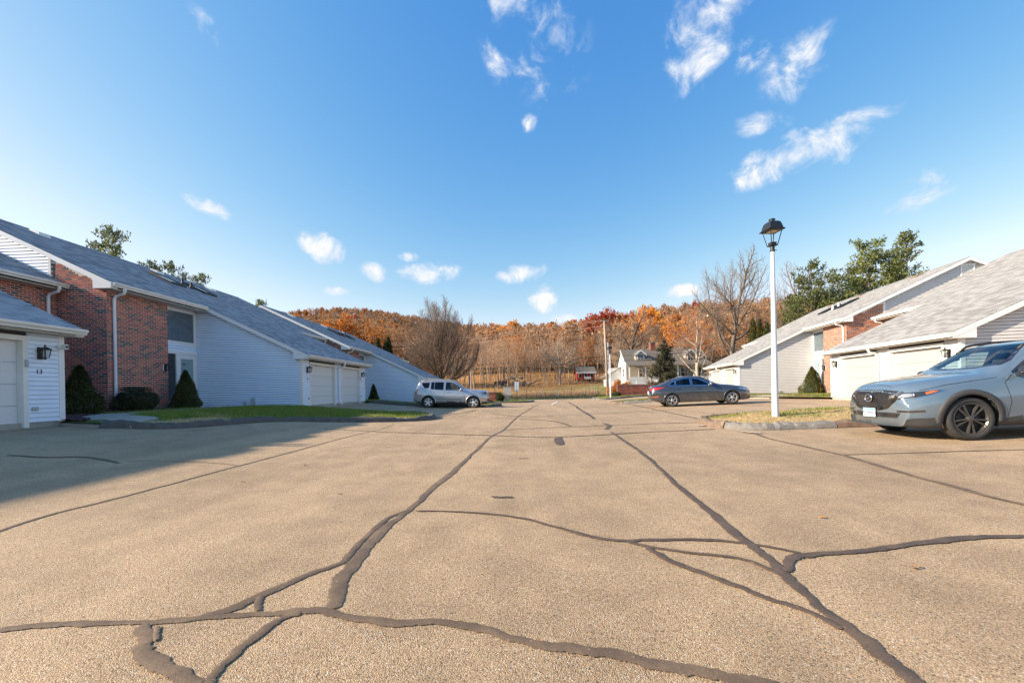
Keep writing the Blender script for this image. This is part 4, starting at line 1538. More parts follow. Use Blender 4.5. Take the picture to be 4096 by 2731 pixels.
car_paint('paint_polymetal', (.105, .155, .205), (.15, .21, .265), .25, .18)
car_paint('paint_graphite', (.042, .052, .070), (.085, .098, .12), .55, .26)
car_paint('paint_silver', (.40, .40, .42), (.52, .52, .53), .65, .30)
mat('tyre', (.030, .028, .027), .85, .25, 20, .002, 80)
mat('rim_silver', (.62, .61, .60), .3, .06, 10, metal=.85)
mat('rim_black', (.10, .092, .085), .3, .1, 10, metal=.6)
mat('chrome', (.75, .75, .76), .12, .03, 5, metal=1)
mat('dark_chrome', (.22, .20, .18), .15, .05, 5, metal=1)
mat('cladding', (.045, .044, .044), .6, .15, 12, .0006, 300)
mat('cabin', (.03, .03, .033), .8, .2, 10)
mat('cabin_seat', (.045, .045, .05), .75, .2, 10)
mat('lamp_red', (.42, .012, .012), .15, .1, 10, coat=1)
mat('lamp_red_dark', (.10, .006, .008), .12, .1, 10, coat=1)
mat('lamp_amber', (.72, .13, .02), .2, .1, 10, coat=1)
mat('lamp_clear', (.50, .50, .52), .12, .25, 40, metal=.7)
mat('lamp_housing', (.02, .02, .022), .2, .1, 10, coat=1)
mat('plate', (.62, .70, .74), .4, .05, 10)
mat('plate_blue', (.10, .40, .58), .4, .05, 10)
mat('plate_ink', (.03, .06, .16), .5, .05, 10)
glass_mat('car_glass', (.62, .74, .74), .95, 1.5)
glass_mat('car_glass_dark', (.13, .15, .16), .95, 1.5)


class Car:
    def __init__(self, spec):
        self.s = spec
        L = spec['L']
        n = 150
        d = np.linspace(0, L, n)
        # crowd stations towards the ends
        d = L * (.5 - .5 * np.cos(np.pi * np.linspace(0.0, 1, n))) * .35 + d * .65
        self.d = d

        def curve(key, sm):
            pts = spec[key]
            fine = np.linspace(0, L, 900)
            y = np.interp(fine, [p[0] for p in pts], [p[1] for p in pts])
            k = np.arange(-60, 61); ker = np.exp(-(k * L / 900 / sm) ** 2 / 2); ker /= ker.sum()
            yp = np.pad(y, 60, mode='reflect', reflect_type='odd')
            return np.interp(d, fine, np.convolve(yp, ker, 'valid'))
        zt, zb = curve('top', .035), curve('belt', .08)
        wb, wm, ws = curve('wbelt', .08), curve('wmid', .06), curve('wsill', .08)
        wr, dz = curve('wroof', .07), curve('edge', .05)
        zs = curve('sill', .05)
        zt = np.maximum(zt, zb + .012)
        ns = 46
        V = np.zeros((n, ns, 3))
        for i in range(n):
            zmid = zs[i] + (zb[i] - zs[i]) * .55
            pts = [(0, zs[i]), (ws[i] * .80, zs[i] - .0), (ws[i] * .97, zs[i] + .025), (ws[i] + .012, zs[i] + .10), (wm[i], zmid - .06), (wm[i] + .002, zmid + .10),
                   (wb[i] + .02, zb[i] - .06), (wb[i], zb[i]), (wr[i] * .5 + wb[i] * .5 + .012, zb[i] * .5 + (zt[i] - dz[i]) * .5), (wr[i], zt[i] - dz[i]),
                   (wr[i] * .82, zt[i] - dz[i] * .38), (wr[i] * .5, zt[i] - dz[i] * .10), (0, zt[i])]
            q = np.array(smooth_line(pts, 5))
            seg = np.r_[0, np.cumsum(np.hypot(*(q[1:] - q[:-1]).T))]
            u = np.linspace(0, seg[-1], ns)
            V[i, :, 1] = np.interp(u, seg, q[:, 0])
            V[i, :, 2] = np.interp(u, seg, q[:, 1])
            V[i, :, 0] = L / 2 - d[i]
        V[:, 0, 1] = 0; V[:, -1, 1] = 0
        # rounded plan at nose and tail: the outer points lean back
        for i in range(n):
            f = spec.get('nose_round', .16) * max(0, 1 - d[i] / .8)
            r = spec.get('tail_round', .10) * max(0, 1 - (L - d[i]) / .7)
            yy = np.abs(V[i, :, 1]) / .9
            V[i, :, 0] += -f * yy ** 2.4 + r * yy ** 2.6
        self.V, self.n, self.ns = V, n, ns
        self.L = L
        full_v, full_f = self.shell(lambda c: True)
        self.bvh = BVHTree.FromPolygons([tuple(p) for p in full_v], [tuple(f) for f in full_f])

    def shell(self, keep):
        n, ns, V = self.n, self.ns, self.V
        vs, fs = [], []
        for side in (1, -1):
            b = len(vs)
            P = V.copy(); P[:, :, 1] *= side
            vs.extend(P.reshape(-1, 3).tolist())
            for i in range(n - 1):
                for k in range(ns - 1):
                    q = [i * ns + k, (i + 1) * ns + k, (i + 1) * ns + k + 1, i * ns + k + 1]
                    c = (P[i, k] + P[i + 1, k] + P[i + 1, k + 1] + P[i, k + 1]) / 4
                    if keep(c):
                        fs.append(tuple(b + j for j in (q if side == 1 else q[::-1])))
            for i in (0, n - 1):
                fs.append(tuple(b + i * ns + k for k in (range(ns) if (i == 0) == (side == 1) else range(ns - 1, -1, -1))))
        return vs, fs

    def cast(self, o, dr):
        hit = self.bvh.ray_cast(Vector(o), Vector(dr))
        if hit[0] is None:
            h = self.bvh.find_nearest(Vector(o) + Vector(dr) * 2.0)
            return h[0], h[1]
        return hit[0], hit[1]

    def frame(self, view):
        """projection frames: 'side+1', 'side-1', 'front', 'rear', 'top', ('diag', sx, sy)"""
        if view == 'side1':
            return lambda a, b: ((a, 3, b), (0, -1, 0))
        if view == 'side-1':
            return lambda a, b: ((a, -3, b), (0, 1, 0))
        if view == 'front':
            return lambda a, b: ((5, a, b), (-1, 0, 0))
        if view == 'rear':
            return lambda a, b: ((-5, a, b), (1, 0, 0))
        if view == 'top':
            return lambda a, b: ((a, b, 4), (0, 0, -1))
        sx, sy = view
        r = 1 / math.sqrt(2)
        # a runs along the diagonal plane, pointing to the car's tail side
        return lambda a, b: ((self.L / 2 * sx - sx * a * r + sx * 3 * r, sy * .5 + sy * a * r + sy * 3 * r, b), (-sx * r, -sy * r, 0))

    def decal(self, name, poly, view, matn, parent, off=.004, step=.06, thick=0.0, smooth=True):
        bm = poly_grid(poly, step)
        bmesh.ops.triangulate(bm, faces=bm.faces)
        fr = self.frame(view)
        for v in bm.verts:
            o, dr = fr(v.co.x, v.co.y)
            p, nr = self.cast(o, dr)
            if nr.dot(Vector(dr)) > 0:
                nr = -nr
            v.co = p + nr * off
        bmesh.ops.recalc_face_normals(bm, faces=bm.faces)
        me = bpy.data.meshes.new(name); bm.to_mesh(me); bm.free()
        me.materials.append(M(matn))
        if smooth:
            me.polygons.foreach_set('use_smooth', [True] * len(me.polygons))
        return link(name, me, parent)

    def strip(self, name, pts, view, w, matn, parent, off=.003, dens=6, closed=False):
        fr = self.frame(view)
        pts = [np.array(p, float) for p in pts]
        q = []
        for a, b in zip(pts, pts[1:] + ([pts[0]] if closed else [])):
            for j in range(dens):
                q.append(a + (b - a) * j / dens)
        if not closed:
            q.append(pts[-1])
        vs, fs = [], []
        n = len(q)
        for i in range(n):
            a, b = (q[i - 1], q[(i + 1) % n]) if closed else (q[max(i - 1, 0)], q[min(i + 1, n - 1)])
            t = (b - a) / (np.hypot(*(b - a)) + 1e-9)
            nr = np.array([-t[1], t[0]]) * w / 2
            for s in (-1, 1):
                o, dr = fr(*(q[i] + nr * s))
                p, m = self.cast(o, dr)
                if m.dot(Vector(dr)) > 0:
                    m = -m
                vs.append(p + m * off)
        for i in range(n if closed else n - 1):
            j = (i + 1) % n
            fs.append((2 * i, 2 * i + 1, 2 * j + 1, 2 * j))
        mb = MB(); mb.add(vs, fs)
        return mb.build(name, matn, parent, smooth=True)


def wheel_meshes(r, width, rim_r, style, rimmat):
    """tyre and rim around the y axis, outer face towards +y"""
    w = width / 2
    t = MB()
    t.lathe([(rim_r - .005, -w + .02), (rim_r + .03, -w), (r - .035, -w - .004), (r - .010, -w + .018), (r, -w + .05), (r + .001, 0), (r, w - .05), (r - .010, w - .018),
             (r - .035, w + .004), (rim_r + .03, w), (rim_r + .004, w - .012), (rim_r - .008, w - .035)], 48, axis='y')
    tyre = t.mesh('tyre', 'tyre', True)
    b = MB()
    b.lathe([(rim_r + .003, w - .014), (rim_r - .012, w - .010), (rim_r - .024, w - .03), (rim_r - .03, -w + .03)], 48, axis='y')
    nsp = {'ten': 10, 'five': 5, 'twin': 10}[style]
    for k in range(nsp):
        a = 2 * math.pi * k / nsp + math.pi / 2
        if style == 'twin':
            a += (1 if k % 2 else -1) * .13
        w0, w1 = {'ten': (.022, .030), 'five': (.062, .050), 'twin': (.011, .016)}[style]
        c, s = math.cos(a), math.sin(a)

        def q(rad, lat, y):
            return (c * rad - s * lat, y, s * rad + c * lat)
        r0, r1 = .045, rim_r - .012
        yo, yi = w - .012, w - .055
        b.hexa([q(r0, -w0, yi), q(r0, w0, yi), q(r1, w1, yi + .01), q(r1, -w1, yi + .01), q(r0, -w0 * .7, yo - .004), q(r0, w0 * .7, yo - .004), q(r1, w1 * .75, yo), q(r1, -w1 * .75, yo)])
    b.lathe([(.056, w - .06), (.058, w - .024), (.042, w - .012), (.026, w - .008), (.0, w - .007)], 20, axis='y')
    rim = b.mesh('rim', rimmat, False)
    dk = MB()
    dk.lathe([(0, w - .09), (rim_r * .62, w - .09), (rim_r * .62, w - .10), (rim_r - .02, w - .115), (rim_r - .02, -w + .02), (0, -w + .02)], 28, axis='y')
    disc = dk.mesh('brake_disc', 'dark_plastic', False)
    return tyre, rim, disc


def build_car(spec, label, loc, rotz, pitch=0.0):
    c = Car(spec)
    L = spec['L']
    root = empty(spec['name'], loc, label, spec['cat'])
    root.rotation_euler = (0, -pitch, rotz)
    X = lambda d: L / 2 - d
    wheels = [(X(spec['axle'][0])), X(spec['axle'][1])]
    r = spec['wheel_r']
    arch = spec['arch_r']
    sidew = spec['side_windows']      # list of polygons in (d, z)
    polyx = [[(X(a), z) for a, z in p] for p in sidew]
    ws = [(X(a), y) for a, y in spec['windshield']]
    rw = [(X(a), y) for a, y in spec['rear_window']]

    def shrink(poly, k):
        cx = sum(p[0] for p in poly) / len(poly); cy = sum(p[1] for p in poly) / len(poly)
        out = []
        for p in poly:
            dx, dy = p[0] - cx, p[1] - cy
            ln = math.hypot(dx, dy)
            out.append((cx + dx * (1 - k / ln), cy + dy * (1 - k / ln)))
        return out
    inn = [shrink(p, .02) for p in polyx]

    def keep(p):
        x, y, z = p
        if abs(y) > .5 * spec['W'] * .52 and z < arch + r + .3:
            for wx in wheels:
                if math.hypot(x - wx, z - r) < arch:
                    return False
        if z > .8 and abs(y) > .40:
            for q in inn:
                if in_poly(x, z, q):
                    return False
        if z > spec['cowl_z'] and in_poly(x, abs(y), ws):
            return False
        if z > spec['cowl_z'] and in_poly(x, abs(y), rw):
            return False
        return True
    vs, fs = c.shell(keep)
    mb = MB(); mb.add(vs, fs)
    body = mb.build('body', spec['paint'], root, smooth=True, fix=False)
    if spec.get('clad_z'):
        cz = spec['clad_z']
        f2 = []
        for f in fs:
            if len(f) == 4 and max(vs[i][2] for i in f) < cz and True:
                f2.append(f)
        mb = MB(); mb.add([(v[0] + (.004 if v[0] > 0 else -.004), v[1] * 1.006, v[2]) for v in vs], f2)
        mb.build('lower_cladding', 'cladding', root, smooth=True, fix=False)
    # wheel wells
    for wx in wheels:
        for sy in (1, -1):
            b = MB()
            n = 20
            prof = []
            yo, yi = spec['W'] / 2 - .055, spec['W'] / 2 - .34
            pv = []
            for k in range(n + 1):
                a = -.35 + (math.pi + .7) * k / n
                pv.append((wx + math.cos(a) * (arch + .004), r + math.sin(a) * (arch + .004)))
            b.add([(p[0], sy * yo, p[1]) for p in pv] + [(p[0], sy * yi, p[1]) for p in pv],
                  [(k, k + 1, n + 2 + k, n + 1 + k) for k in range(n)])
            b.add([(p[0], sy * yi, p[1]) for p in pv], [tuple(range(n + 1))])
            b.build('wheel_well', 'dark_plastic', root, fix=False)
            # arch lip
            b = MB()
            wd = spec['arch_lip']
            va = []
            for k in range(n + 1):
                a = -.12 + (math.pi + .24) * k / n
                for rad, o in ((arch - .012, .0), (arch - .006, .016), (arch + wd, .014), (arch + wd + .004, .0)):
                    px, pz = wx + math.cos(a) * rad, r + math.sin(a) * rad
                    p, nr = c.cast((px, sy * 3, max(pz, .22)), (0, -sy, 0))
                    va.append((px, p.y + sy * o, pz))
            fa = []
            for k in range(n):
                for j in range(3):
                    i0 = k * 4 + j
                    fa.append((i0, i0 + 1, i0 + 5, i0 + 4))
            b.add(va, fa)
            b.build('wheel_arch', spec['arch_mat'], root, smooth=True)
    # cabin
    b = MB()
    b.box(X(spec['axle'][1] + .45), X(spec['axle'][0] - .35), -.60, .60, .20, .42)
    b.box(X(spec['cab'][1] + .2), X(spec['cab'][0] - .1), -.70, .70, .38, .62)
    b.hexa([(X(spec['cab'][0] + .12), -.68, .55), (X(spec['cab'][0] - .25), -.68, .55), (X(spec['cab'][0] - .25), .68, .55), (X(spec['cab'][0] + .12), .68, .55),
            (X(spec['cab'][0] + .02), -.66, spec['cowl_z'] - .03), (X(spec['cab'][0] - .3), -.62, spec['cowl_z'] - .06), (X(spec['cab'][0] - .3), .62, spec['cowl_z'] - .06), (X(spec['cab'][0] + .02), .66, spec['cowl_z'] - .03)])
    b.build('dashboard', 'cabin', root)
    zc = spec['cowl_z']
    for dx in (spec['cab'][0] + .62, spec['cab'][0] + 1.55):
        for sy in (-.36, .36):
            b = MB()
            x = X(dx)
            b.hexa([(x - .28, sy - .25, .55), (x + .28, sy - .25, .55), (x + .28, sy + .25, .55), (x - .28, sy + .25, .55), (x - .28, sy - .24, .70), (x + .28, sy - .24, .72), (x + .28, sy + .24, .72), (x - .28, sy + .24, .70)])
            b.hexa([(x - .34, sy - .24, .66), (x - .20, sy - .24, .66), (x - .20, sy + .24, .66), (x - .34, sy + .24, .66), (x - .52, sy - .20, zc + .17), (x - .43, sy - .20, zc + .17), (x - .43, sy + .20, zc + .17), (x - .52, sy + .20, zc + .17)])
            b.hexa([(x - .53, sy - .12, zc + .19), (x - .44, sy - .12, zc + .19), (x - .44, sy + .12, zc + .19), (x - .53, sy + .12, zc + .19), (x - .56, sy - .10, zc + .36), (x - .48, sy - .10, zc + .36), (x - .48, sy + .10, zc + .36), (x - .56, sy + .10, zc + .36)])
            b.build('seat', 'cabin_seat', root)
    b = MB()
    sx = X(spec['cab'][0] + .28)
    ring = [(sx - .05 * math.sin(t), .36 + .18 * math.cos(t), zc - .02 + .17 * math.sin(t)) for t in np.linspace(0, 2 * math.pi, 17)]
    b.tube(ring, .016, 6, cap=False)
    b.build('steering_wheel', 'cabin', root)
    # glass
    for k, p in enumerate(polyx):
        gm = spec['side_glass'][k]
        for sy, view in ((1, 'side1'), (-1, 'side-1')):
            o = c.decal('side_window', p, view, gm, root, .002, .12)
            c.strip('window_trim', p, view, .028, spec['trim_mat'], o, .005, 6, True)
    full = lambda q: q + [(a, -y) for a, y in q[::-1]]
    o = c.decal('windshield', full(ws), 'top', 'car_glass', root, .003, .09)
    c.strip('windshield_seal', full(ws), 'top', .045, 'lamp_housing', o, .005, 10, True)
    o = c.decal('rear_window', full(rw), 'top', 'car_glass_dark', root, .003, .09)
    # seams
    for (pts, views) in spec['seams']:
        for v in views:
            c.strip('panel_gap', [(X(a), z) for a, z in pts], v, .007, 'lamp_housing', root, .0025, 8)
    for (pts, w_, mt) in spec.get('side_strips', []):
        for v in ('side1', 'side-1'):
            c.strip('side_moulding', [(X(a), z) for a, z in pts], v, w_, mt, root, .012, 8)
    # handles
    for (a, z) in spec['handles']:
        for sy in (1, -1):
            p, nr = c.cast((X(a), sy * 3, z), (0, -sy, 0))
            b = MB()
            b.hexa([(X(a) - .10, p.y - sy * .01, z - .014), (X(a) + .10, p.y - sy * .01, z - .014), (X(a) + .08, p.y + sy * .035, z - .010), (X(a) - .08, p.y + sy * .035, z - .010),
                    (X(a) - .10, p.y - sy * .01, z + .014), (X(a) + .10, p.y - sy * .01, z + .014), (X(a) + .08, p.y + sy * .035, z + .010), (X(a) - .08, p.y + sy * .035, z + .010)])
            b.build('door_handle', spec['handle_mat'], root)
    # mirrors
    a, z = spec['mirror']
    for sy in (1, -1):
        p, nr = c.cast((X(a), sy * 3, z), (0, -sy, 0))
        b = MB()
        x0, y0 = X(a), p.y
        b.hexa([(x0 - .03, y0 - sy * .04, z - .03), (x0 + .05, y0 - sy * .04, z - .03), (x0 + .05, y0 + sy * .10, z - .01), (x0 - .03, y0 + sy * .10, z - .01),
                (x0 - .03, y0 - sy * .04, z + .01), (x0 + .05, y0 - sy * .04, z + .01), (x0 + .05, y0 + sy * .10, z + .03), (x0 - .03, y0 + sy * .10, z + .03)])
        prof = [(.0, -.10), (.05, -.09), (.078, -.05), (.085, 0), (.078, .06), (.05, .10), (0, .11)]
        vs2, fs2 = [], []
        nn = 14
        for (rr, h) in prof:
            for k in range(nn):
                t = 2 * math.pi * k / nn
                cxx = math.cos(t); szz = math.sin(t)
                vs2.append((x0 + .02 + rr * .95 * cxx * (1 if cxx > 0 else .45), y0 + sy * (.13 + h), z + .055 + rr * .95 * szz))
        for i in range(len(prof) - 1):
            for k in range(nn):
                fs2.append((i * nn + k, i * nn + (k + 1) % nn, (i + 1) * nn + (k + 1) % nn, (i + 1) * nn + k))
        b.add(vs2, fs2)
        b.build('wing_mirror', spec['mirror_mat'], root, smooth=True)
    # lamps, grille and so on
    for (nm, poly, view, mt, off) in spec['decals']:
        if view == 'sides':
            for v in ('side1', 'side-1'):
                c.decal(nm, [(X(q), z) for q, z in poly], v, mt, root, off, .05)
        elif view in ('diagf', 'diagr'):
            for sy in (1, -1):
                c.decal(nm, poly, (1 if view == 'diagf' else -1, sy), mt, root, off, .04)
        else:
            c.decal(nm, poly, view, mt, root, off, .05)
    # wheels
    ty, rm, dk = wheel_meshes(r, spec['tyre_w'], spec['rim_r'], spec['rim_style'], spec['rim_mat'])
    for wx in wheels:
        for sy in (1, -1):
            e = bpy.data.objects.new('wheel', None); COL.objects.link(e)
            e.parent = root
            e.location = (wx, sy * (spec['W'] / 2 - spec['tyre_w'] / 2 - .025), r)
            e.rotation_euler = (0, (.3 if wx > 0 else 1.1), 0 if sy == 1 else math.pi)
            for nm, me in (('tyre', ty), ('rim', rm), ('brake_disc', dk)):
                link(nm, me, e)
    if spec.get('rails'):
        d0, d1, yy = spec['rails']
        for sy in (1, -1):
            pts = []
            for k in range(13):
                a = d0 + (d1 - d0) * k / 12
                p, nr = c.cast((X(a), sy * yy, 4), (0, 0, -1))
                h = .055 * min(1, min(k, 12 - k) / 1.2)
                pts.append((X(a), sy * yy, p.z + h - .004))
            b = MB(); b.tube(pts, [.020] * 13, 8)
            b.build('roof_rail', spec['rail_mat'], root, smooth=True)
    return root, c


CX = dict(name='compact_suv', cat='car', L=4.55, W=1.84, wheel_r=.362, arch_r=.415, arch_lip=.075, arch_mat='cladding', axle=(.93, 3.63), tyre_w=.225, rim_r=.262,
          rim_style='twin', rim_mat='rim_black', paint='paint_polymetal', cowl_z=1.10, cab=(1.42, 4.1), clad_z=.40, trim_mat='lamp_housing', handle_mat='paint_polymetal', mirror_mat='lamp_housing',
          top=[(0, .86), (.05, .93), (.14, .985), (.35, 1.035), (.7, 1.085), (1.1, 1.125), (1.30, 1.145), (1.42, 1.20), (2.05, 1.585), (2.25, 1.635), (2.6, 1.668), (3.1, 1.675), (3.7, 1.645), (4.12, 1.60), (4.45, 1.14), (4.53, 1.0), (4.55, .9)],
          belt=[(0, .70), (.10, .80), (.35, .90), (.8, .965), (1.3, 1.02), (2, 1.06), (3, 1.10), (4, 1.15), (4.45, 1.08), (4.55, .86)],
          wbelt=[(0, .66), (.15, .76), (.4, .83), (.8, .855), (1.4, .86), (2.2, .865), (3.4, .86), (4.2, .80), (4.55, .70)],
          wmid=[(0, .74), (.15, .83), (.4, .89), (.9, .915), (2, .905), (3.5, .915), (4.2, .88), (4.55, .78)],
          wsill=[(0, .68), (.2, .80), (.6, .86), (2, .865), (3.8, .865), (4.3, .82), (4.55, .72)],
          wroof=[(0, .52), (.2, .66), (.6, .72), (1.2, .75), (1.5, .72), (2.0, .60), (2.4, .575), (3.6, .57), (4.15, .56), (4.45, .66), (4.55, .62)],
          edge=[(0, .06), (.3, .05), (1.2, .05), (1.6, .05), (2.1, .045), (4, .05), (4.55, .05)],
          sill=[(0, .24), (.3, .20), (.9, .22), (3.7, .22), (4.2, .24), (4.55, .36)],
          side_windows=[[(1.60, 1.10), (1.78, 1.22), (2.10, 1.42), (2.30, 1.50), (2.62, 1.535), (2.62, 1.13)], [(2.72, 1.135), (2.72, 1.54), (3.3, 1.53), (3.62, 1.48), (3.66, 1.18)], [(3.74, 1.19), (3.70, 1.47), (3.92, 1.40), (4.06, 1.28), (4.05, 1.21)]],
          side_glass=['car_glass', 'car_glass_dark', 'car_glass_dark'],
          windshield=[(1.40, 0), (1.44, .40), (1.56, .68), (1.70, .675), (2.10, .52), (2.07, .3), (2.06, 0)],
          rear_window=[(4.16, 0), (4.18, .48), (4.40, .55), (4.42, 0)],
          seams=[([(1.46, .38), (1.50, .62), (1.44, .95), (1.58, 1.07)], ('side1', 'side-1')), ([(2.66, .36), (2.68, .7), (2.66, 1.1)], ('side1', 'side-1')), ([(3.45, .85), (3.68, 1.12)], ('side1', 'side-1')),
                 ([(.28, .865), (.6, .94), (1.0, .99), (1.36, 1.03)], ('side1', 'side-1'))],
          handles=[(2.48, .95), (3.42, .99)], mirror=(1.68, 1.06),
          rails=(1.95, 3.9, .56), rail_mat='black_metal',
          decals=[])

SEDAN = dict(name='sedan', cat='car', L=4.58, W=1.795, wheel_r=.318, arch_r=.36, arch_lip=.03, arch_mat='paint_graphite', axle=(.93, 3.63), tyre_w=.205, rim_r=.215,
             rim_style='twin', rim_mat='rim_silver', paint='paint_graphite', cowl_z=.97, cab=(1.55, 4.0), trim_mat='chrome', handle_mat='paint_graphite', mirror_mat='chrome',
             top=[(0, .66), (.06, .74), (.2, .80), (.5, .875), (1.0, .955), (1.38, 1.0), (1.55, 1.05), (2.15, 1.37), (2.4, 1.43), (2.7, 1.455), (3.05, 1.44), (3.45, 1.36), (3.95, 1.16), (4.15, 1.09), (4.40, 1.06), (4.52, 1.02), (4.58, .86)],
             belt=[(0, .58), (.15, .66), (.5, .76), (1.2, .87), (1.7, .92), (2.6, .95), (3.6, .99), (4.2, .99), (4.5, .94), (4.58, .78)],
             wbelt=[(0, .56), (.2, .72), (.5, .80), (1.0, .835), (1.6, .84), (3.2, .84), (4.0, .80), (4.4, .74), (4.58, .66)],
             wmid=[(0, .62), (.2, .80), (.5, .865), (1, .892), (2, .885), (3.6, .895), (4.2, .86), (4.58, .74)],
             wsill=[(0, .58), (.25, .76), (.6, .83), (2, .85), (3.9, .85), (4.3, .80), (4.58, .68)],
             wroof=[(0, .44), (.3, .62), (1.2, .74), (1.6, .70), (2.2, .56), (2.7, .54), (3.3, .54), (3.9, .58), (4.2, .66), (4.58, .58)],
             edge=[(0, .05), (1.4, .05), (2.1, .045), (3.5, .05), (4.2, .03), (4.58, .05)],
             sill=[(0, .22), (.3, .18), (1, .18), (3.8, .19), (4.2, .24), (4.58, .34)],
             side_windows=[[(1.82, .955), (2.08, 1.13), (2.38, 1.285), (2.66, 1.335), (2.66, .985)], [(2.74, .988), (2.74, 1.34), (3.05, 1.325), (3.38, 1.25), (3.42, 1.01)], [(3.46, 1.015), (3.43, 1.235), (3.60, 1.16), (3.72, 1.06), (3.70, 1.03)]],
             side_glass=['car_glass_dark'] * 3,
             windshield=[(1.52, 0), (1.56, .40), (1.68, .64), (1.84, .635), (2.22, .49), (2.20, .3), (2.19, 0)],
             rear_window=[(3.36, 0), (3.37, .44), (4.02, .52), (4.05, 0)],
             seams=[([(1.55, .32), (1.56, .6), (1.60, .88)], ('side1', 'side-1')), ([(2.70, .30), (2.72, .6), (2.70, .96)], ('side1', 'side-1')), ([(3.20, .46), (3.34, .65), (3.62, .92)], ('side1', 'side-1'))],
             handles=[(2.40, .83), (3.34, .86)], mirror=(1.92, .97), decals=[])

JEEP = dict(name='compact_suv', cat='car', L=4.45, W=1.81, wheel_r=.345, arch_r=.41, arch_lip=.05, arch_mat='paint_silver', axle=(.87, 3.51), tyre_w=.215, rim_r=.225,
            rim_style='five', rim_mat='rim_silver', paint='paint_silver', cowl_z=1.08, cab=(1.35, 4.0), clad_z=.42, trim_mat='lamp_housing', handle_mat='chrome', mirror_mat='paint_silver',
            top=[(0, .93), (.04, 1.0), (.12, 1.03), (.4, 1.075), (.8, 1.10), (1.24, 1.125), (1.40, 1.18), (1.92, 1.56), (2.10, 1.615), (2.6, 1.645), (3.4, 1.65), (3.95, 1.62), (4.08, 1.60), (4.36, 1.14), (4.42, 1.0), (4.45, .92)],
            belt=[(0, .80), (.1, .88), (.4, .95), (1.2, 1.0), (2, 1.02), (3, 1.06), (3.9, 1.12), (4.3, 1.10), (4.45, .88)],
            wbelt=[(0, .70), (.15, .78), (.4, .82), (1.0, .84), (2, .845), (3.4, .845), (4.1, .80), (4.45, .72)],
            wmid=[(0, .76), (.15, .84), (.4, .885), (.9, .90), (2, .89), (3.5, .90), (4.1, .88), (4.45, .80)],
            wsill=[(0, .70), (.2, .80), (.6, .85), (2, .86), (3.7, .86), (4.2, .82), (4.45, .74)],
            wroof=[(0, .58), (.2, .68), (1.1, .75), (1.4, .72), (1.95, .60), (2.3, .58), (3.6, .58), (4.05, .57), (4.3, .66), (4.45, .62)],
            edge=[(0, .05), (1.2, .05), (2, .045), (4, .05), (4.45, .05)],
            sill=[(0, .28), (.3, .24), (.9, .24), (3.6, .24), (4.1, .28), (4.45, .40)],
            side_windows=[[(1.50, 1.085), (1.80, 1.30), (2.05, 1.46), (2.20, 1.50), (2.50, 1.51), (2.50, 1.06)], [(2.64, 1.07), (2.64, 1.515), (3.14, 1.51), (3.14, 1.10)], [(3.19, 1.105), (3.19, 1.51), (3.36, 1.50), (3.36, 1.115)], [(3.50, 1.18), (3.46, 1.49), (3.92, 1.47), (3.88, 1.34), (3.72, 1.16)]],
            side_glass=['car_glass', 'car_glass_dark', 'car_glass_dark', 'car_glass_dark'],
            windshield=[(1.34, 0), (1.38, .40), (1.48, .66), (1.62, .655), (2.0, .52), (1.98, .3), (1.97, 0)],
            rear_window=[(4.10, 0), (4.12, .48), (4.30, .54), (4.31, 0)],
            seams=[([(1.38, .42), (1.40, .75), (1.42, 1.0)], ('side1', 'side-1')), ([(2.56, .42), (2.58, .75), (2.57, 1.06)], ('side1', 'side-1')), ([(3.12, .62), (3.30, .85), (3.42, 1.1)], ('side1', 'side-1'))],
            side_strips=[([(1.55, .52), (3.05, .56)], .055, 'chrome')],
            handles=[(2.42, .96)], mirror=(1.62, 1.05), rails=(2.0, 3.95, .56), rail_mat='grey_box', decals=[])


def diag_lamps(c, root, poly, front, matn, name, off=.006):
    return [c.decal(name, poly, (1 if front else -1, sy), matn, root, off, .035) for sy in (1, -1)]


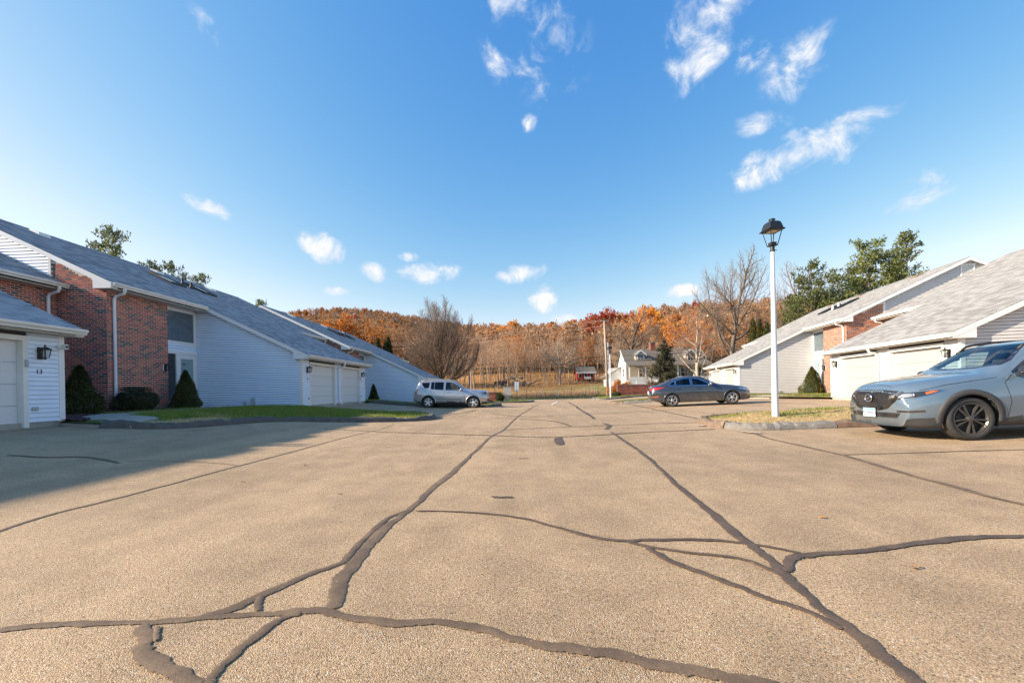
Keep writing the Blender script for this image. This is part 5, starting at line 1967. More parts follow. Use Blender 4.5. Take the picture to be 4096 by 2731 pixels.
def make_cars():
    # ---- blue grey SUV on the forecourt
    a = R(180 - 7)
    f = Vector((math.cos(a), math.sin(a))); lf = Vector((-math.sin(a), math.cos(a)))
    wheel = Vector((7.56, 6.98))
    ctr = wheel - f * (CX['L'] / 2 - .93) - lf * (CX['W'] / 2 - .03)
    z0 = float(g(*wheel)); z1 = float(g(*(wheel - f * 2.7)))
    zc = z0 + (z1 - z0) * ((CX['L'] / 2 - .93) / 2.7)
    root, c = build_car(CX, 'blue grey SUV with black grille and black wheels parked by the lamp island', (ctr.x, ctr.y, zc + .003), a, -(z1 - z0) / 2.7)
    X = lambda d: CX['L'] / 2 - d
    # front: grille with fine studs, bright wing, emblem, plate
    gp = [(-.56, .86), (-.30, .885), (.30, .885), (.56, .86), (.50, .72), (.36, .585), (.20, .545), (-.20, .545), (-.36, .585), (-.50, .72)]
    gr = c.decal('grille', gp, 'front', 'lamp_housing', root, .004, .06)
    b = MB()
    for i in range(-8, 9):
        for j in range(8):
            y, z = i * .062 + (.031 if j % 2 else 0), .585 + j * .038
            if in_poly(y, z, [(p[0] * .93, .71 + (p[1] - .71) * .93) for p in gp]):
                p, nr = c.cast((5, y, z), (-1, 0, 0))
                b.hexa([(p.x, y - .020, z - .006), (p.x, y + .020, z - .006), (p.x + .004, y + .020, z + .008), (p.x + .004, y - .020, z + .008),
                        (p.x + .022, y - .014, z - .004), (p.x + .022, y + .014, z - .004), (p.x + .014, y + .014, z + .006), (p.x + .014, y - .014, z + .006)])
    b.build('grille_studs', 'dark_chrome', gr)['kind'] = 'stuff'
    c.strip('grille_surround', [(-.62, .84), (-.52, .70), (-.37, .57), (-.20, .53), (.20, .53), (.37, .57), (.52, .70), (.62, .84)], 'front', .05, 'dark_chrome', root, .012, 8)
    p, nr = c.cast((5, 0, .735), (-1, 0, 0))
    b = MB()
    ring = [(p.x + .03, .085 * math.cos(t), .735 + .066 * math.sin(t)) for t in np.linspace(0, 2 * math.pi, 25)]
    b.tube(ring, .011, 6, cap=False)
    wing = [(p.x + .03, -.075, .765), (p.x + .034, -.03, .742), (p.x + .036, 0, .715), (p.x + .034, .03, .742), (p.x + .03, .075, .765)]
    b.tube(wing, [.005, .009, .012, .009, .005], 6)
    b.build('emblem', 'chrome', root, smooth=True)
    b = MB(); b.lathe([(0, .012), (.078, .012), (.078, 0)], 20, (p.x + .008, 0, .735), axis='x'); b.build('emblem_disc', 'lamp_housing', root)
    # intake, lower bumper, fog strips
    c.decal('lower_intake', [(-.62, .475), (.62, .475), (.56, .385), (-.56, .385)], 'front', 'lamp_housing', root, .004, .07)
    c.strip('intake_bar', [(-.55, .43), (.55, .43)], 'front', .016, 'dark_chrome', root, .012, 14)
    for sy in (1, -1):
        c.strip('fog_trim', [(.08, .505), (.28, .505), (.44, .515)], (1, sy), .030, 'dark_chrome', root, .006, 8)
        hl = c.decal('headlight', [(-.04, .735), (.10, .722), (.34, .745), (.52, .800), (.64, .862), (.44, .850), (.20, .825), (-.04, .79)], (1, sy), 'lamp_housing', root, .005, .03)
        c.decal('lens', [(-.02, .742), (.16, .738), (.30, .765), (.30, .812), (.14, .805), (-.02, .785)], (1, sy), 'lamp_clear', hl, .010, .03)
        c.decal('turn_lamp', [(.46, .795), (.53, .818), (.60, .852), (.50, .845), (.44, .825)], (1, sy), 'lamp_amber', hl, .010, .03)
        p, nr = c.cast(*[Vector(v) for v in c.frame((1, sy))(.30, .785)])
        b = MB()
        b.lathe([(.0, .014), (.026, .012), (.034, .004), (.036, 0)], 16, tuple(p + nr * .006), axis='x'); b.build('projector', 'chrome', hl, smooth=True)
        c.strip('lamp_edge', [(-.04, .728), (.10, .714), (.34, .737), (.52, .792), (.66, .862)], (1, sy), .010, 'chrome', hl, .008, 8)
    p, nr = c.cast((5, 0, .475), (-1, 0, 0))
    px = p.x + .022
    b = MB(); b.box(px, px + .012, -.155, .155, .385, .545); pl = b.build('number_plate', 'plate', root)
    b = MB(); b.box(px + .0125, px + .0145, -.15, .15, .515, .54); b.build('plate_band', 'plate_blue', pl)
    b = MB(); b.box(px - .004, px + .008, -.165, .165, .375, .386); b.box(px - .004, px + .008, -.165, .165, .545, .555); b.build('plate_frame', 'lamp_housing', pl)
    me = text_mesh('plate_text', '797\u00b7WWD', .078, 'plate_ink', lambda x, y, o: (px + .0135 + o, x * .90, .452 + y))
    link('plate_text', me, pl)
    for sy in (1, -1):
        c.decal('tail_light', [(-.02, .92), (.20, .93), (.42, .99), (.40, 1.04), (.1, 1.03), (-.02, 1.0)], (-1, sy), 'lamp_red', root, .006, .04)
    c.strip('hood_edge', [(X(.10), -.40), (X(.135), 0), (X(.10), .40)], 'top', .008, 'lamp_housing', root, .002, 8)

    # ---- graphite sedan
    a = R(-9)
    f = Vector((math.cos(a), math.sin(a))); lf = Vector((-math.sin(a), math.cos(a)))
    ctr = Vector((8.95, 20.72))
    z0 = float(g(*(ctr - f * 1.35))); z1 = float(g(*(ctr + f * 1.35)))
    root, c = build_car(SEDAN, 'dark grey saloon car with red tail lights parked nose towards the white garages', (ctr.x, ctr.y, (z0 + z1) / 2 + .012), a, (z1 - z0) / 2.7 + .008)
    for sy in (1, -1):
        c.decal('headlight', [(.0, .60), (.25, .61), (.62, .70), (.72, .745), (.45, .735), (.0, .665)], (1, sy), 'lamp_clear', root, .006, .04)
        tl = c.decal('tail_light', [(-.10, .83), (.16, .80), (.42, .85), (.70, .955), (.40, .965), (.10, .945), (-.10, .93)], (-1, sy), 'lamp_red', root, .006, .04)
        c.decal('reflector', [(.20, .485), (.46, .50), (.46, .535), (.20, .52)], (-1, sy), 'lamp_amber', root, .006, .04)
    c.decal('grille', [(-.45, .62), (.45, .62), (.34, .42), (-.34, .42)], 'front', 'lamp_housing', root, .005, .06)
    c.strip('grille_surround', [(-.5, .60), (-.36, .42), (.36, .42), (.5, .60)], 'front', .035, 'chrome', root, .01, 8)
    p, nr = c.cast((-5, 0, .72), (1, 0, 0))
    b = MB(); b.box(p.x - .016, p.x - .004, -.15, .15, .64, .79); b.build('number_plate', 'plate', root)
    c.strip('bumper_cut', [(-.78, .60), (0, .60), (.78, .60)], 'rear', .008, 'lamp_housing', root, .002, 12)

    # ---- silver SUV
    ctr = Vector((-3.90, 25.0))
    f = Vector((1, 0))
    z0 = float(g(*(ctr - f * 1.32))); z1 = float(g(*(ctr + f * 1.32)))
    root, c = build_car(JEEP, 'silver SUV with bright five spoke wheels parked beside the shaded turf strip', (ctr.x, ctr.y, (z0 + z1) / 2 - .01), 0, (z1 - z0) / 2.64)
    for sy in (1, -1):
        hl = c.decal('headlight', [(-.04, .80), (.20, .80), (.42, .84), (.52, .91), (.30, .93), (-.04, .915)], (1, sy), 'lamp_housing', root, .005, .04)
        c.decal('lens', [(-.02, .81), (.18, .81), (.26, .86), (.22, .90), (-.02, .90)], (1, sy), 'lamp_clear', hl, .009, .04)
        c.decal('turn_lamp', [(.38, .845), (.47, .88), (.46, .91), (.36, .91)], (1, sy), 'lamp_amber', hl, .009, .04)
        c.decal('fog_lamp', [(.10, .55), (.24, .55), (.26, .64), (.10, .64)], (1, sy), 'lamp_housing', root, .006, .04)
        c.decal('tail_light', [(.30, .80), (.42, .80), (.46, 1.10), (.34, 1.13)], (-1, sy), 'lamp_red_dark', root, .006, .04)
        c.decal('tail_light', [(.36, .84), (.43, .84), (.45, 1.04), (.40, 1.06)], (-1, sy), 'lamp_red', root, .010, .04)
    gr = c.decal('grille', [(-.5, .92), (.5, .92), (.5, .74), (-.5, .74)], 'front', 'chrome', root, .005, .06)
    for k in range(7):
        y = -.42 + k * .14
        c.decal('grille_slot', [(y - .038, .90), (y + .038, .90), (y + .038, .76), (y - .038, .76)], 'front', 'lamp_housing', gr, .009, .06)
    c.decal('lower_intake', [(-.62, .56), (.62, .56), (.58, .40), (-.58, .40)], 'front', 'dark_plastic', root, .006, .07)
    p, nr = c.cast((5, 0, .60), (-1, 0, 0))
    b = MB(); b.box(p.x + .02, p.x + .032, -.15, .15, .56, .71); b.build('number_plate', 'plate', root)
    b = MB()
    p, nr = c.cast((X(.95) - .05, -.70, 4), (0, 0, -1))
    b.tube([(p.x, -.70, p.z), (p.x - .12, -.70, p.z + .75)], [.006, .003], 5); b.build('aerial', 'wire', root)
    p, nr = c.cast((-5, 0, 1.60), (1, 0, 0))
    b = MB(); b.hexa([(-2.02, -.55, 1.585), (-1.80, -.56, 1.60), (-1.80, .56, 1.60), (-2.02, .55, 1.585), (-2.04, -.55, 1.615), (-1.80, -.56, 1.645), (-1.80, .56, 1.645), (-2.04, .55, 1.615)])
    b.build('roof_spoiler', 'paint_silver', root)


make_cars()

# ------------------------------------------------------------------ street furniture and far buildings
mat('green_box', (.07, .17, .10), .6, .15, 6)
mat('box_cream', (.50, .45, .38), .55, .08, 5)
mat('sign_back', (.62, .66, .70), .4, .08, 5)
mat('brick_far', (.26, .095, .06), .9, .35, 14, .006, 20, col2=(.15, .06, .045), c2scale=9)
mat('house_white', (.72, .70, .675), .7, .06, 3)
mat('house_tan', (.40, .33, .25), .8, .15, 4)
mat('roof_brown', (.13, .115, .095), .95, .25, 4, .01, 20)
mat('cabin_red', (.34, .03, .02), .8, .15, 4)
mat('stone', (.22, .18, .14), .95, .4, 2.5, .03, 6)
mat('pale_stone', (.42, .37, .31), .95, .3, 2.5, .03, 6)
mat('lamp_lens', (.62, .52, .36), .4, .1, 10)
mat('stain_iron', (.26, .20, .15), .9, .2, 6)


def lamp_post(loc, label, rot=.10):
    root = empty('lamp_post', loc, label, 'lamp post', 'lamp posts of the close', rot)
    b = MB(); H = 4.23
    prof = [(.082 - (.082 - .043) * i / 12, -.3 + (H + .3) * i / 12) for i in range(13)]
    b.lathe(prof, 20); b.build('pole', 'pole_white', root, smooth=True)
    b = MB(); b.lathe([(.060, H - .03), (.062, H - .01), (.050, H), (.050, H + .10), (.062, H + .13), (0, H + .13)], 16); b.build('collar', 'black_metal', root)
    b = MB(); b.tube([(.04, 0, H + .01), (.12, 0, H + .01)], .008, 6); b.build('set_screw', 'black_metal', root)
    b = MB(); b.box(-.088, .088, -.088, .088, H + .11, H + .135)
    b.box(-.066, .066, -.066, .066, H + .135, H + .20); b.build('lamp_base', 'black_metal', root)
    zt = H + .50
    for sx in (-1, 1):
        for sy in (-1, 1):
            b = MB(); b.tube([(sx * .080, sy * .080, H + .12), (sx * .152, sy * .152, zt)], .013, 4); b.build('strut', 'black_metal', root)
    b = MB()
    rings = [(.200, zt - .012), (.208, zt), (.190, zt + .02), (.172, zt + .035), (.156, zt + .11), (.132, zt + .19), (.10, zt + .22), (.0, zt + .225)]
    vs, fs = [], []
    for (w, z) in rings:
        vs += [(-w, -w, z), (w, -w, z), (w, w, z), (-w, w, z)]
    for i in range(len(rings) - 1):
        for k in range(4):
            fs.append((i * 4 + k, i * 4 + (k + 1) % 4, i * 4 + 4 + (k + 1) % 4, i * 4 + 4 + k))
    b.add(vs, fs); b.build('lamp_hood', 'black_metal', root)
    b = MB(); b.box(-.19, .19, -.19, .19, zt - .016, zt - .004); b.build('hood_floor', 'black_metal', root)
    b = MB(); b.box(-.10, .10, -.10, .10, zt - .030, zt - .018); b.build('light_panel', 'lamp_lens', root)
    b = MB(); b.lathe([(.062, zt + .22), (.062, zt + .265), (.075, zt + .27), (.078, zt + .285), (.055, zt + .298), (0, zt + .30)], 16); b.build('hood_cap', 'black_metal', root, smooth=False)
    return root


def make_furniture():
    lx, ly = 6.56, 10.62
    lamp_post((lx, ly, lawn_z('lamp_island', LAWNS['lamp_island'][0], lx, ly) - .02), 'white lamp post with black lantern on the straw covered kerb island', .09)
    lamp_post((9.06, 40.2, lawn_z('corner_lawn', LAWNS['corner_lawn'][0], 9.06, 40.2) - .02), 'white lamp post with black lantern beside the wooden utility pole', .2)

    # utility pole and its lines
    px, py = 12.0, 55.0
    pz = float(terrain(px, py))
    top = depth_pt(1396.5, 737, py).z
    up = empty('utility_pole', (px, py, pz), 'tall weathered wooden utility pole carrying the power lines', 'utility pole')
    H = top - pz
    b = MB(); b.tube([(0, 0, -.5), (-.1, 0, H * .5), (-.28, 0, H)], [.17, .145, .115], 12); b.build('shaft', 'wood_pole', up, smooth=True)
    b = MB(); b.tube([(.16, -.10, 0), (.14, -.10, H * .72)], .06, 8); b.build('conduit', 'grey_box', up, smooth=True)
    for dx in (-.55, 0, .45):
        b = MB(); b.lathe([(.03, -.02), (.06, .04), (.035, .08), (.055, .12), (.02, .17)], 10, (-.28 + dx * .6, 0, H + .02)); b.build('insulator', 'wood_old', up)
    b = MB(); b.box(-.75, .3, -.07, .07, H - .12, H + .02); b.build('crossarm', 'wood_pole', up)
    b = MB(); b.tube([(-.2, 0, H - .7), (.55, -.1, H - 1.0)], .035, 6); b.tube([(.55, -.1, H - 1.0), (.55, -.1, H - 1.5)], .05, 8); b.build('cutout', 'dark_plastic', up)

    def wire(a, c, sag, r, matn, label, group):
        pts = []
        for i in range(25):
            t = i / 24
            p = Vector(a).lerp(Vector(c), t)
            p.z -= 4 * sag * t * (1 - t)
            pts.append(p)
        b = MB(); b.tube(pts, r, 4)
        tag(b.build('power_line', matn, None), label, 'power line', group)
    A = Vector((px - .28, py, 0))
    W2 = Vector((-48, 101.5, 0)); E2 = Vector((52, 16.5, 0))
    for i, (h, sag, r, mt) in enumerate([(top + .12, 1.0, .014, 'wire_pale'), (top + .02, 1.25, .014, 'wire_pale'), (top - .62, 1.3, .014, 'wire_pale'), (depth_pt(1397, 828, py).z, 1.1, .024, 'wire'), (depth_pt(1397, 818, py).z, .8, .020, 'wire'), (depth_pt(1397, 775, py).z, .7, .012, 'wire')]):
        a = Vector((A.x + (-.25 if i == 0 else .15), A.y, h))
        lab = ['pale high wire running west from the pole top', 'second pale wire under the pole top', 'lower pale wire of the top set', 'thick black cable slung below the lantern height', 'upper black cable of the low pair', 'thin black wire halfway up the pole'][i]
        wire(a, (W2.x, W2.y, h + 2.6), sag, r, mt, lab, 'lines running west from the utility pole')
        if i != 2:
            wire(a, (E2.x, E2.y, h + .8), sag, r, 'wire', lab.replace('west', 'east') + ' towards the white garages', 'lines running east from the utility pole')
    for (t, sg) in ((.09, W2), (.10, E2)):
        p = Vector((A.x, A.y, depth_pt(1397, 828, py).z)).lerp(Vector((sg.x, sg.y, depth_pt(1397, 828, py).z + (2.6 if sg is W2 else .8))), t)
        d = (Vector((sg.x, sg.y, 0)) - Vector((A.x, A.y, 0))).normalized()
        b = MB(); b.tube([p - d * 1.0 + Vector((0, 0, -.32)), p + d * 1.0 + Vector((0, 0, -.33))], .09, 8)
        tag(b.build('splice_case', 'black_metal', None), 'black splice case hung on the cable ' + ('over the brush field' if sg is W2 else 'before the white cottage roof'), 'splice case', 'splice cases on the cable')

    # mailbox cabinet, sign, west entrance wall
    def lz(n, x, y):
        return lawn_z(n, LAWNS[n][0], x, y)
    mx, my = -.95, 42.4
    z = lz('entrance_lawn', mx, my)
    mb_ = empty('mailbox_cabinet', (mx, my, z), 'cream cluster mailbox cabinet on a square pedestal', 'mailbox')
    b = MB(); b.box(-.17, .17, -.12, .12, -.1, .62); b.build('pedestal', 'box_cream', mb_)
    b = MB(); b.box(-.40, .40, -.24, .24, .62, 1.42); b.build('cabinet', 'box_cream', mb_)
    b = MB(); b.box(-.42, .42, -.26, .26, 1.42, 1.45); b.build('cap', 'box_cream', mb_)
    for i in range(4):
        b = MB(); b.box(.402, .41, -.2, .2, .66 + i * .19, .83 + i * .19); b.build('mail_door', 'trim', mb_)
    sx, sy = .0, 42.8
    z = lz('entrance_lawn', sx, sy)
    sg = empty('street_sign', (sx, sy, z), 'blank grey back of a street sign beside the mailbox cabinet', 'sign')
    b = MB(); b.tube([(0, 0, -.2), (0, 0, 2.05)], .028, 6); b.build('post', 'dark_plastic', sg)
    for k in (-1, 1):
        b = MB(); b.box(k * .115 - .10, k * .115 + .10, -.035, -.029, .95, 2.0); b.build('panel', 'sign_back', sg)

    def brick_wall(loc, w, h, label, rot=0):
        r_ = empty('entrance_wall', loc, label, 'brick wall', 'brick entrance walls', rot)
        b = MB(); b.box(-w / 2, w / 2, -.11, .11, -.3, h); b.build('core', 'mortar', r_)
        rng = random.Random(int(w * 100))
        mb2 = MB()
        for i in range(int(h / .075)):
            x = -w / 2 - (.12 if i % 2 else 0)
            while x < w / 2 - .05:
                x0, x1 = max(x, -w / 2 - .012), min(x + .23, w / 2 + .012)
                if x1 - x0 > .06:
                    mb2.box(x0, x1, -.125 - rng.uniform(0, .004), .125, i * .075 + .006, i * .075 + .068, rng.choices(range(4), [.4, .3, .2, .1])[0])
                x += .24
        o = mb2.build('brickwork', ['brick_red', 'brick_deep', 'brick_orange', 'brick_char'], r_); o['kind'] = 'stuff'
        b = MB(); b.box(-w / 2 - .05, w / 2 + .05, -.17, .17, h, h + .07); b.build('coping', 'brick_deep', r_)
        return r_
    brick_wall((-2.75, 42.3, lz('entrance_lawn', -2.75, 42.3) - .05), 1.6, .92, 'short brick entrance wall between silver SUV and mailbox cabinet')
    brick_wall((12.55, 44.0, lz('corner_lawn', 12.55, 44.0) - .05), 3.9, 1.16, 'long dark brick entrance wall behind the dark grey saloon car')
    for (x, y, w, h, lab) in ((15.15, 42.6 + .55, .62, .92, 'tall green utility cabinet at the end of the brick entrance wall'), (16.7, 43.9, 1.1, .62, 'low green transformer box behind the clipped hedge')):
        z = float(g(x, y)) + .15
        r_ = empty('utility_cabinet', (x, y, z), lab, 'utility box')
        b = MB(); b.box(-w / 2, w / 2, -.3, .3, -.2, h); b.build('housing', 'green_box', r_)
        b = MB(); b.box(-w / 2 - .03, w / 2 + .03, -.33, .33, h, h + .05); b.build('lid', 'green_box', r_)
        b = MB(); b.box(-.01, .01, -.305, -.30, 0, h - .05); b.build('door_gap', 'dark_plastic', r_)
    z = float(g(17.3, 46))
    r_ = empty('timber_post', (17.3, 46.2, z), 'short grey timber post above the clipped hedge', 'post')
    b = MB(); b.box(-.16, .16, -.14, .14, -.3, 1.55); b.build('post', 'wood_pole', r_)
    b = MB(); b.box(-.9, -.16, -.06, .06, .95, 1.2); b.build('rail', 'wood_pole', r_)
    b = MB(); b.tube([(16.1, 56, float(terrain(16.1, 56)) - .2), (16.1, 56, float(terrain(16.1, 56)) + 2.3)], .045, 6)
    tag(b.build('marker_post', 'sign_back', None), 'thin pale post on the leafy bank below the cottage porch', 'post')


def make_cottage():
    """white cape cottage with two dormers and a porch on the bank"""
    Y0, x0, x1 = 71.5, 19.3, 33.4
    zb = 2.0
    root = empty('cottage', (x0, Y0, zb), 'white cottage with two dormers and a long porch on the bank', 'house')
    W = x1 - x0
    D = 7.6
    ridge, eave = 5.9, 2.95
    b = MB(); b.prism([(1.9, -1.2), (D, -1.2), (D, eave), (D / 2 + .95, ridge - .1), (1.9, eave + .35)], lambda y, z, x: (x, y, z), 0, W); b.build('wall', 'house_white', root)
    b = MB(); b.box(.02, W - .02, 1.86, 1.90, .2, eave); b.build('porch_wall', 'house_tan', root)
    b = MB(); b.box(0, W, 0, 1.9, -1.4, .18); b.build('porch_base', 'house_white', root)
    b = MB(); b.box(0, W, -.02, .04, .18, .75); b.build('porch_rail', 'house_white', root)
    n = 6
    for i in range(n):
        x = .15 + (W - .3) * i / (n - 1)
        b = MB(); b.box(x - .09, x + .09, 0, .16, .18, 2.62); b.build('porch_post', 'trim', root)
    b = MB(); b.box(-.1, W + .1, -.05, .20, 2.55, 2.75); b.build('porch_beam', 'trim', root)

    def slab(name, ya, za, yb, zb_, mt='roof_brown', a=-.25, c=None):
        c = W + .25 if c is None else c
        b = MB(); b.hexa([(a, ya, za - .14), (c, ya, za - .14), (c, yb, zb_ - .14), (a, yb, zb_ - .14), (a, ya, za), (c, ya, za), (c, yb, zb_), (a, yb, zb_)])
        return b.build(name, mt, root)
    rf = slab('roof', -.35, 2.75, 2.0, 3.75)
    slab('roof', 2.0, 3.75, D / 2 + .95, ridge)
    slab('roof', D + .3, eave - .1, D / 2 + .95, ridge)
    for (a, c) in ((-.30, -.25), (W + .25, W + .30)):
        b = MB(); b.hexa([(a, 2.0, 3.55), (c, 2.0, 3.55), (c, D / 2 + .95, ridge - .2), (a, D / 2 + .95, ridge - .2), (a, 2.0, 3.76), (c, 2.0, 3.76), (c, D / 2 + .95, ridge + .01), (a, D / 2 + .95, ridge + .01)])
        b.build('rake_board', 'trim', root)

    def win(nm, x, y, z, w, h, face='y', parent=root):
        b = MB()
        if face == 'y':
            b.box(x - w / 2 - .1, x + w / 2 + .1, y - .05, y + .02, z - h / 2 - .1, z + h / 2 + .1)
        else:
            b.box(x - .05, x + .02, y - w / 2 - .1, y + w / 2 + .1, z - h / 2 - .1, z + h / 2 + .1)
        o = b.build('window', 'trim', parent)
        b = MB()
        if face == 'y':
            b.box(x - w / 2, x + w / 2, y - .07, y - .055, z - h / 2, z + h / 2)
        else:
            b.box(x - .07, x - .055, y - w / 2, y + w / 2, z - h / 2, z + h / 2)
        b.build('pane', 'skylight_glass', o)
        b = MB()
        if face == 'y':
            b.box(x - w / 2, x + w / 2, y - .085, y - .07, z - .025, z + .025); b.box(x - .02, x + .02, y - .085, y - .07, z - h / 2, z - .025)
        else:
            b.box(x - .085, x - .07, y - w / 2, y + w / 2, z - .025, z + .025)
        b.build('muntin', 'trim', o)
    for dx in (2.55, 11.3):
        b = MB(); b.prism([(-.85, 3.3), (.85, 3.3), (.85, 4.75), (0, 5.45), (-.85, 4.75)], lambda x, z, y: (dx + x, y, z), 1.75, 4.2); dm = b.build('dormer', 'house_tan', root)
        for s in (-1, 1):
            b = MB(); b.hexa([(dx, 1.5, 5.42), (dx + s * 1.05, 1.5, 4.55), (dx + s * 1.05, 4.6, 4.55), (dx, 4.6, 5.42), (dx, 1.5, 5.54), (dx + s * 1.05, 1.5, 4.67), (dx + s * 1.05, 4.6, 4.67), (dx, 4.6, 5.54)])
            b.build('dormer_roof', 'roof_brown', dm)
            b = MB(); b.hexa([(dx, 1.44, 5.30), (dx + s * 1.07, 1.44, 4.43), (dx + s * 1.07, 1.50, 4.43), (dx, 1.50, 5.30), (dx, 1.44, 5.55), (dx + s * 1.07, 1.44, 4.68), (dx + s * 1.07, 1.50, 4.68), (dx, 1.50, 5.55)])
            b.build('dormer_trim', 'trim', dm)
        win('w', dx, 1.74, 4.15, .95, 1.15, parent=root)
    for x in (2.9, 7.0, 10.2, 12.6):
        win('w', x, 1.86, 1.5, 1.2, 1.5)
    b = MB(); b.box(4.9, 5.9, 1.83, 1.87, .2, 2.35); b.build('door', 'wood_old', root)
    win('w', 0, 5.0, 4.1, .55, 1.0, 'x'); win('w', 0, 3.3, 1.6, .8, 1.5, 'x'); win('w', 0, 6.3, 1.4, .9, 1.2, 'x')
    b = MB(); b.box(5.2, 6.1, D / 2 + .6, D / 2 + 1.3, ridge - .6, ridge + 1.05); ch = b.build('chimney', 'brick_far', root)
    b = MB(); b.box(5.1, 6.2, D / 2 + .5, D / 2 + 1.4, ridge + 1.05, ridge + 1.2); b.build('chimney_cap', 'stone', ch)
    b = MB(); b.prism([(5.2, -1.2), (10.5, -1.2), (10.5, 1.3), (5.2, 2.6)], lambda y, z, x: (x, y, z), -2.1, 0.0); b.build('lean_to', 'house_white', root)
    b = MB(); b.hexa([(-2.9, 4.9, .95), (.05, 4.9, 2.75), (.05, 10.8, 2.75), (-2.9, 10.8, .95), (-2.9, 4.9, 1.07), (.05, 4.9, 2.87), (.05, 10.8, 2.87), (-2.9, 10.8, 1.07)]); b.build('lean_to_roof', 'roof_brown', root)
    b = MB(); b.box(4.6, 6.3, -1.2, 0, -1.4, .0); b.build('porch_steps', 'house_white', root)


def make_cabin():
    Y = 104
    x0 = (1326 - 1187) / 953 * Y; x1 = (1366 - 1187) / 953 * Y
    zb = depth_pt(1345, 876, Y).z
    root = empty('cabin', (x0, Y, zb), 'small red cabin with grey roof at the edge of the woods', 'cabin')
    W = x1 - x0
    b = MB(); b.prism([(0, .5), (3.6, .5), (3.6, 2.4), (1.8, 3.7), (0, 2.4)], lambda y, z, x: (x, y, z), 0, W); b.build('wall', 'cabin_red', root)
    b = MB(); b.box(0, W, -.05, 3.6, -.6, .55); b.build('base', 'wood_old', root)
    for (ya, za, yb, zz) in ((-.75, 2.30, 1.8, 3.8), (4.1, 2.05, 1.8, 3.8)):
        b = MB(); b.hexa([(-.3, ya, za - .1), (W + .3, ya, za - .1), (W + .3, yb, zz - .1), (-.3, yb, zz - .1), (-.3, ya, za), (W + .3, ya, za), (W + .3, yb, zz), (-.3, yb, zz)]); b.build('roof', 'roof_brown', root)
    b = MB(); b.box(-.32, W + .32, -.80, -.74, 2.02, 2.32); b.build('fascia', 'trim', root)
    for x in (.75, W / 2, W - .75):
        b = MB(); b.box(x - .42, x + .42, -.05, -.01, .95, 1.95); o = b.build('window', 'trim', root)
        b = MB(); b.box(x - .33, x + .33, -.07, -.055, 1.03, 1.87); b.build('pane', 'skylight_glass', o)
    b = MB(); b.box(0.2, W - .2, -1.5, 0, .42, .55); b.build('deck', 'cabin_red', root)
    b = MB(); b.box(1.6, 3.2, -1.52, -1.46, .55, 1.15); b.build('deck_rail', 'trim_aged', root)
    for x in (.3, W / 2, W - .3):
        b = MB(); b.box(x - .07, x + .07, -1.4, -1.26, -.6, .42); b.build('stilt', 'cabin_red', root)
    b = MB(); b.box(W, W + 2.2, .4, 3.0, 1.9, 2.02); b.build('side_porch_roof', 'cabin_red', root)
    for x in (W + .7, W + 1.4, W + 2.1):
        b = MB(); b.box(x - .06, x + .06, .4, .52, -.4, 1.9); b.build('side_porch_post', 'cabin_red', root)


def make_ruin():
    rng = random.Random(3)
    Y = 92
    c = depth_pt(1172, 884, Y)
    zb = float(terrain(c.x, Y))
    root = empty('ruined_shed', (c.x, Y, zb), 'collapsed stone shed with fallen timbers below the woods', 'ruin')
    b = MB(); b.hexa([(.2, .2, -.5), (4.2, .2, -.5), (4.2, .7, -.5), (.2, .7, -.5), (.5, .2, 1.1), (4.0, .2, .7), (4.0, .7, .7), (.5, .7, 1.1)]); b.build('wall', 'stone', root)
    for i in range(70):
        x, z = rng.uniform(-4.2, 4.6), rng.uniform(-.2, 1)
        hgt = 2.6 - abs(x - 1) * .45
        z = rng.uniform(-.2, max(.3, hgt))
        s = rng.uniform(.18, .45)
        y = rng.uniform(-.6, 1.6) + (.0 if z < 1 else .6)
        p = [(x + sx * s * rng.uniform(.6, 1.1), y + sy * s * rng.uniform(.6, 1.1), z + sz * s * .55 * rng.uniform(.7, 1.1)) for sz in (-1, 1) for sx, sy in ((-1, -1), (1, -1), (1, 1), (-1, 1))]
        b = MB(); b.hexa(p); b.build('stone', 'pale_stone' if rng.random() < .45 else 'stone', root)
    for (a, c2, r) in (((3.8, -.4, .4), (6.8, -.8, 1.5), .16), ((-3, 0, 1.2), (.4, .2, 1.8), .11)):
        b = MB(); b.tube([a, c2], [r, r * .7], 7); b.build('fallen_timber', 'bark', root, smooth=True)
    b = MB(); b.prism([(0, 0), (1.6, .25), (1.7, .35), (.1, .12)], lambda x, z, y: (1.0 + x, y, 2.35 + z), .3, 1.6); b.build('tin_sheet', 'green_box', root)
    b = MB(); b.box(-3.6, -.3, .2, .6, -.4, 1.25); b.build('dark_opening', 'bark_dark', root)  # solid dark block painted as the shade inside an opening


def make_fence():
    rng = random.Random(8)
    pts = [(-21, 66.0), (-10, 62.5), (-1, 60.5), (6, 60.2), (12.2, 62.8), (11.5, 70)]
    line = []
    for (a, c) in zip(pts[:-1], pts[1:]):
        n = int(math.hypot(c[0] - a[0], c[1] - a[1]) / 2.2)
        line += [(a[0] + (c[0] - a[0]) * i / n, a[1] + (c[1] - a[1]) * i / n) for i in range(n)]
    root = empty('wire_fence', (line[0][0], line[0][1], float(terrain(*line[0]))), 'sagging wire fence on thin posts round the brush plot', 'fence')
    o0 = Vector(root.location)
    tops = []
    for (x, y) in line:
        z = float(terrain(x, y))
        p = Vector((x, y, z)) - o0
        h = rng.uniform(1.15, 1.5)
        q = p + Vector((rng.uniform(-.12, .12), rng.uniform(-.1, .1), h))
        b = MB(); b.tube([p - Vector((0, 0, .3)), q], .035, 5); b.build('post', 'wood_old' if rng.random() < .6 else 'sign_back', root)
        tops.append((p, q))
    for k in (.35, .65, .95):
        b = MB(); b.tube([a.lerp(c, k) for a, c in tops], .008, 3); b.build('strand', 'grey_box', root)


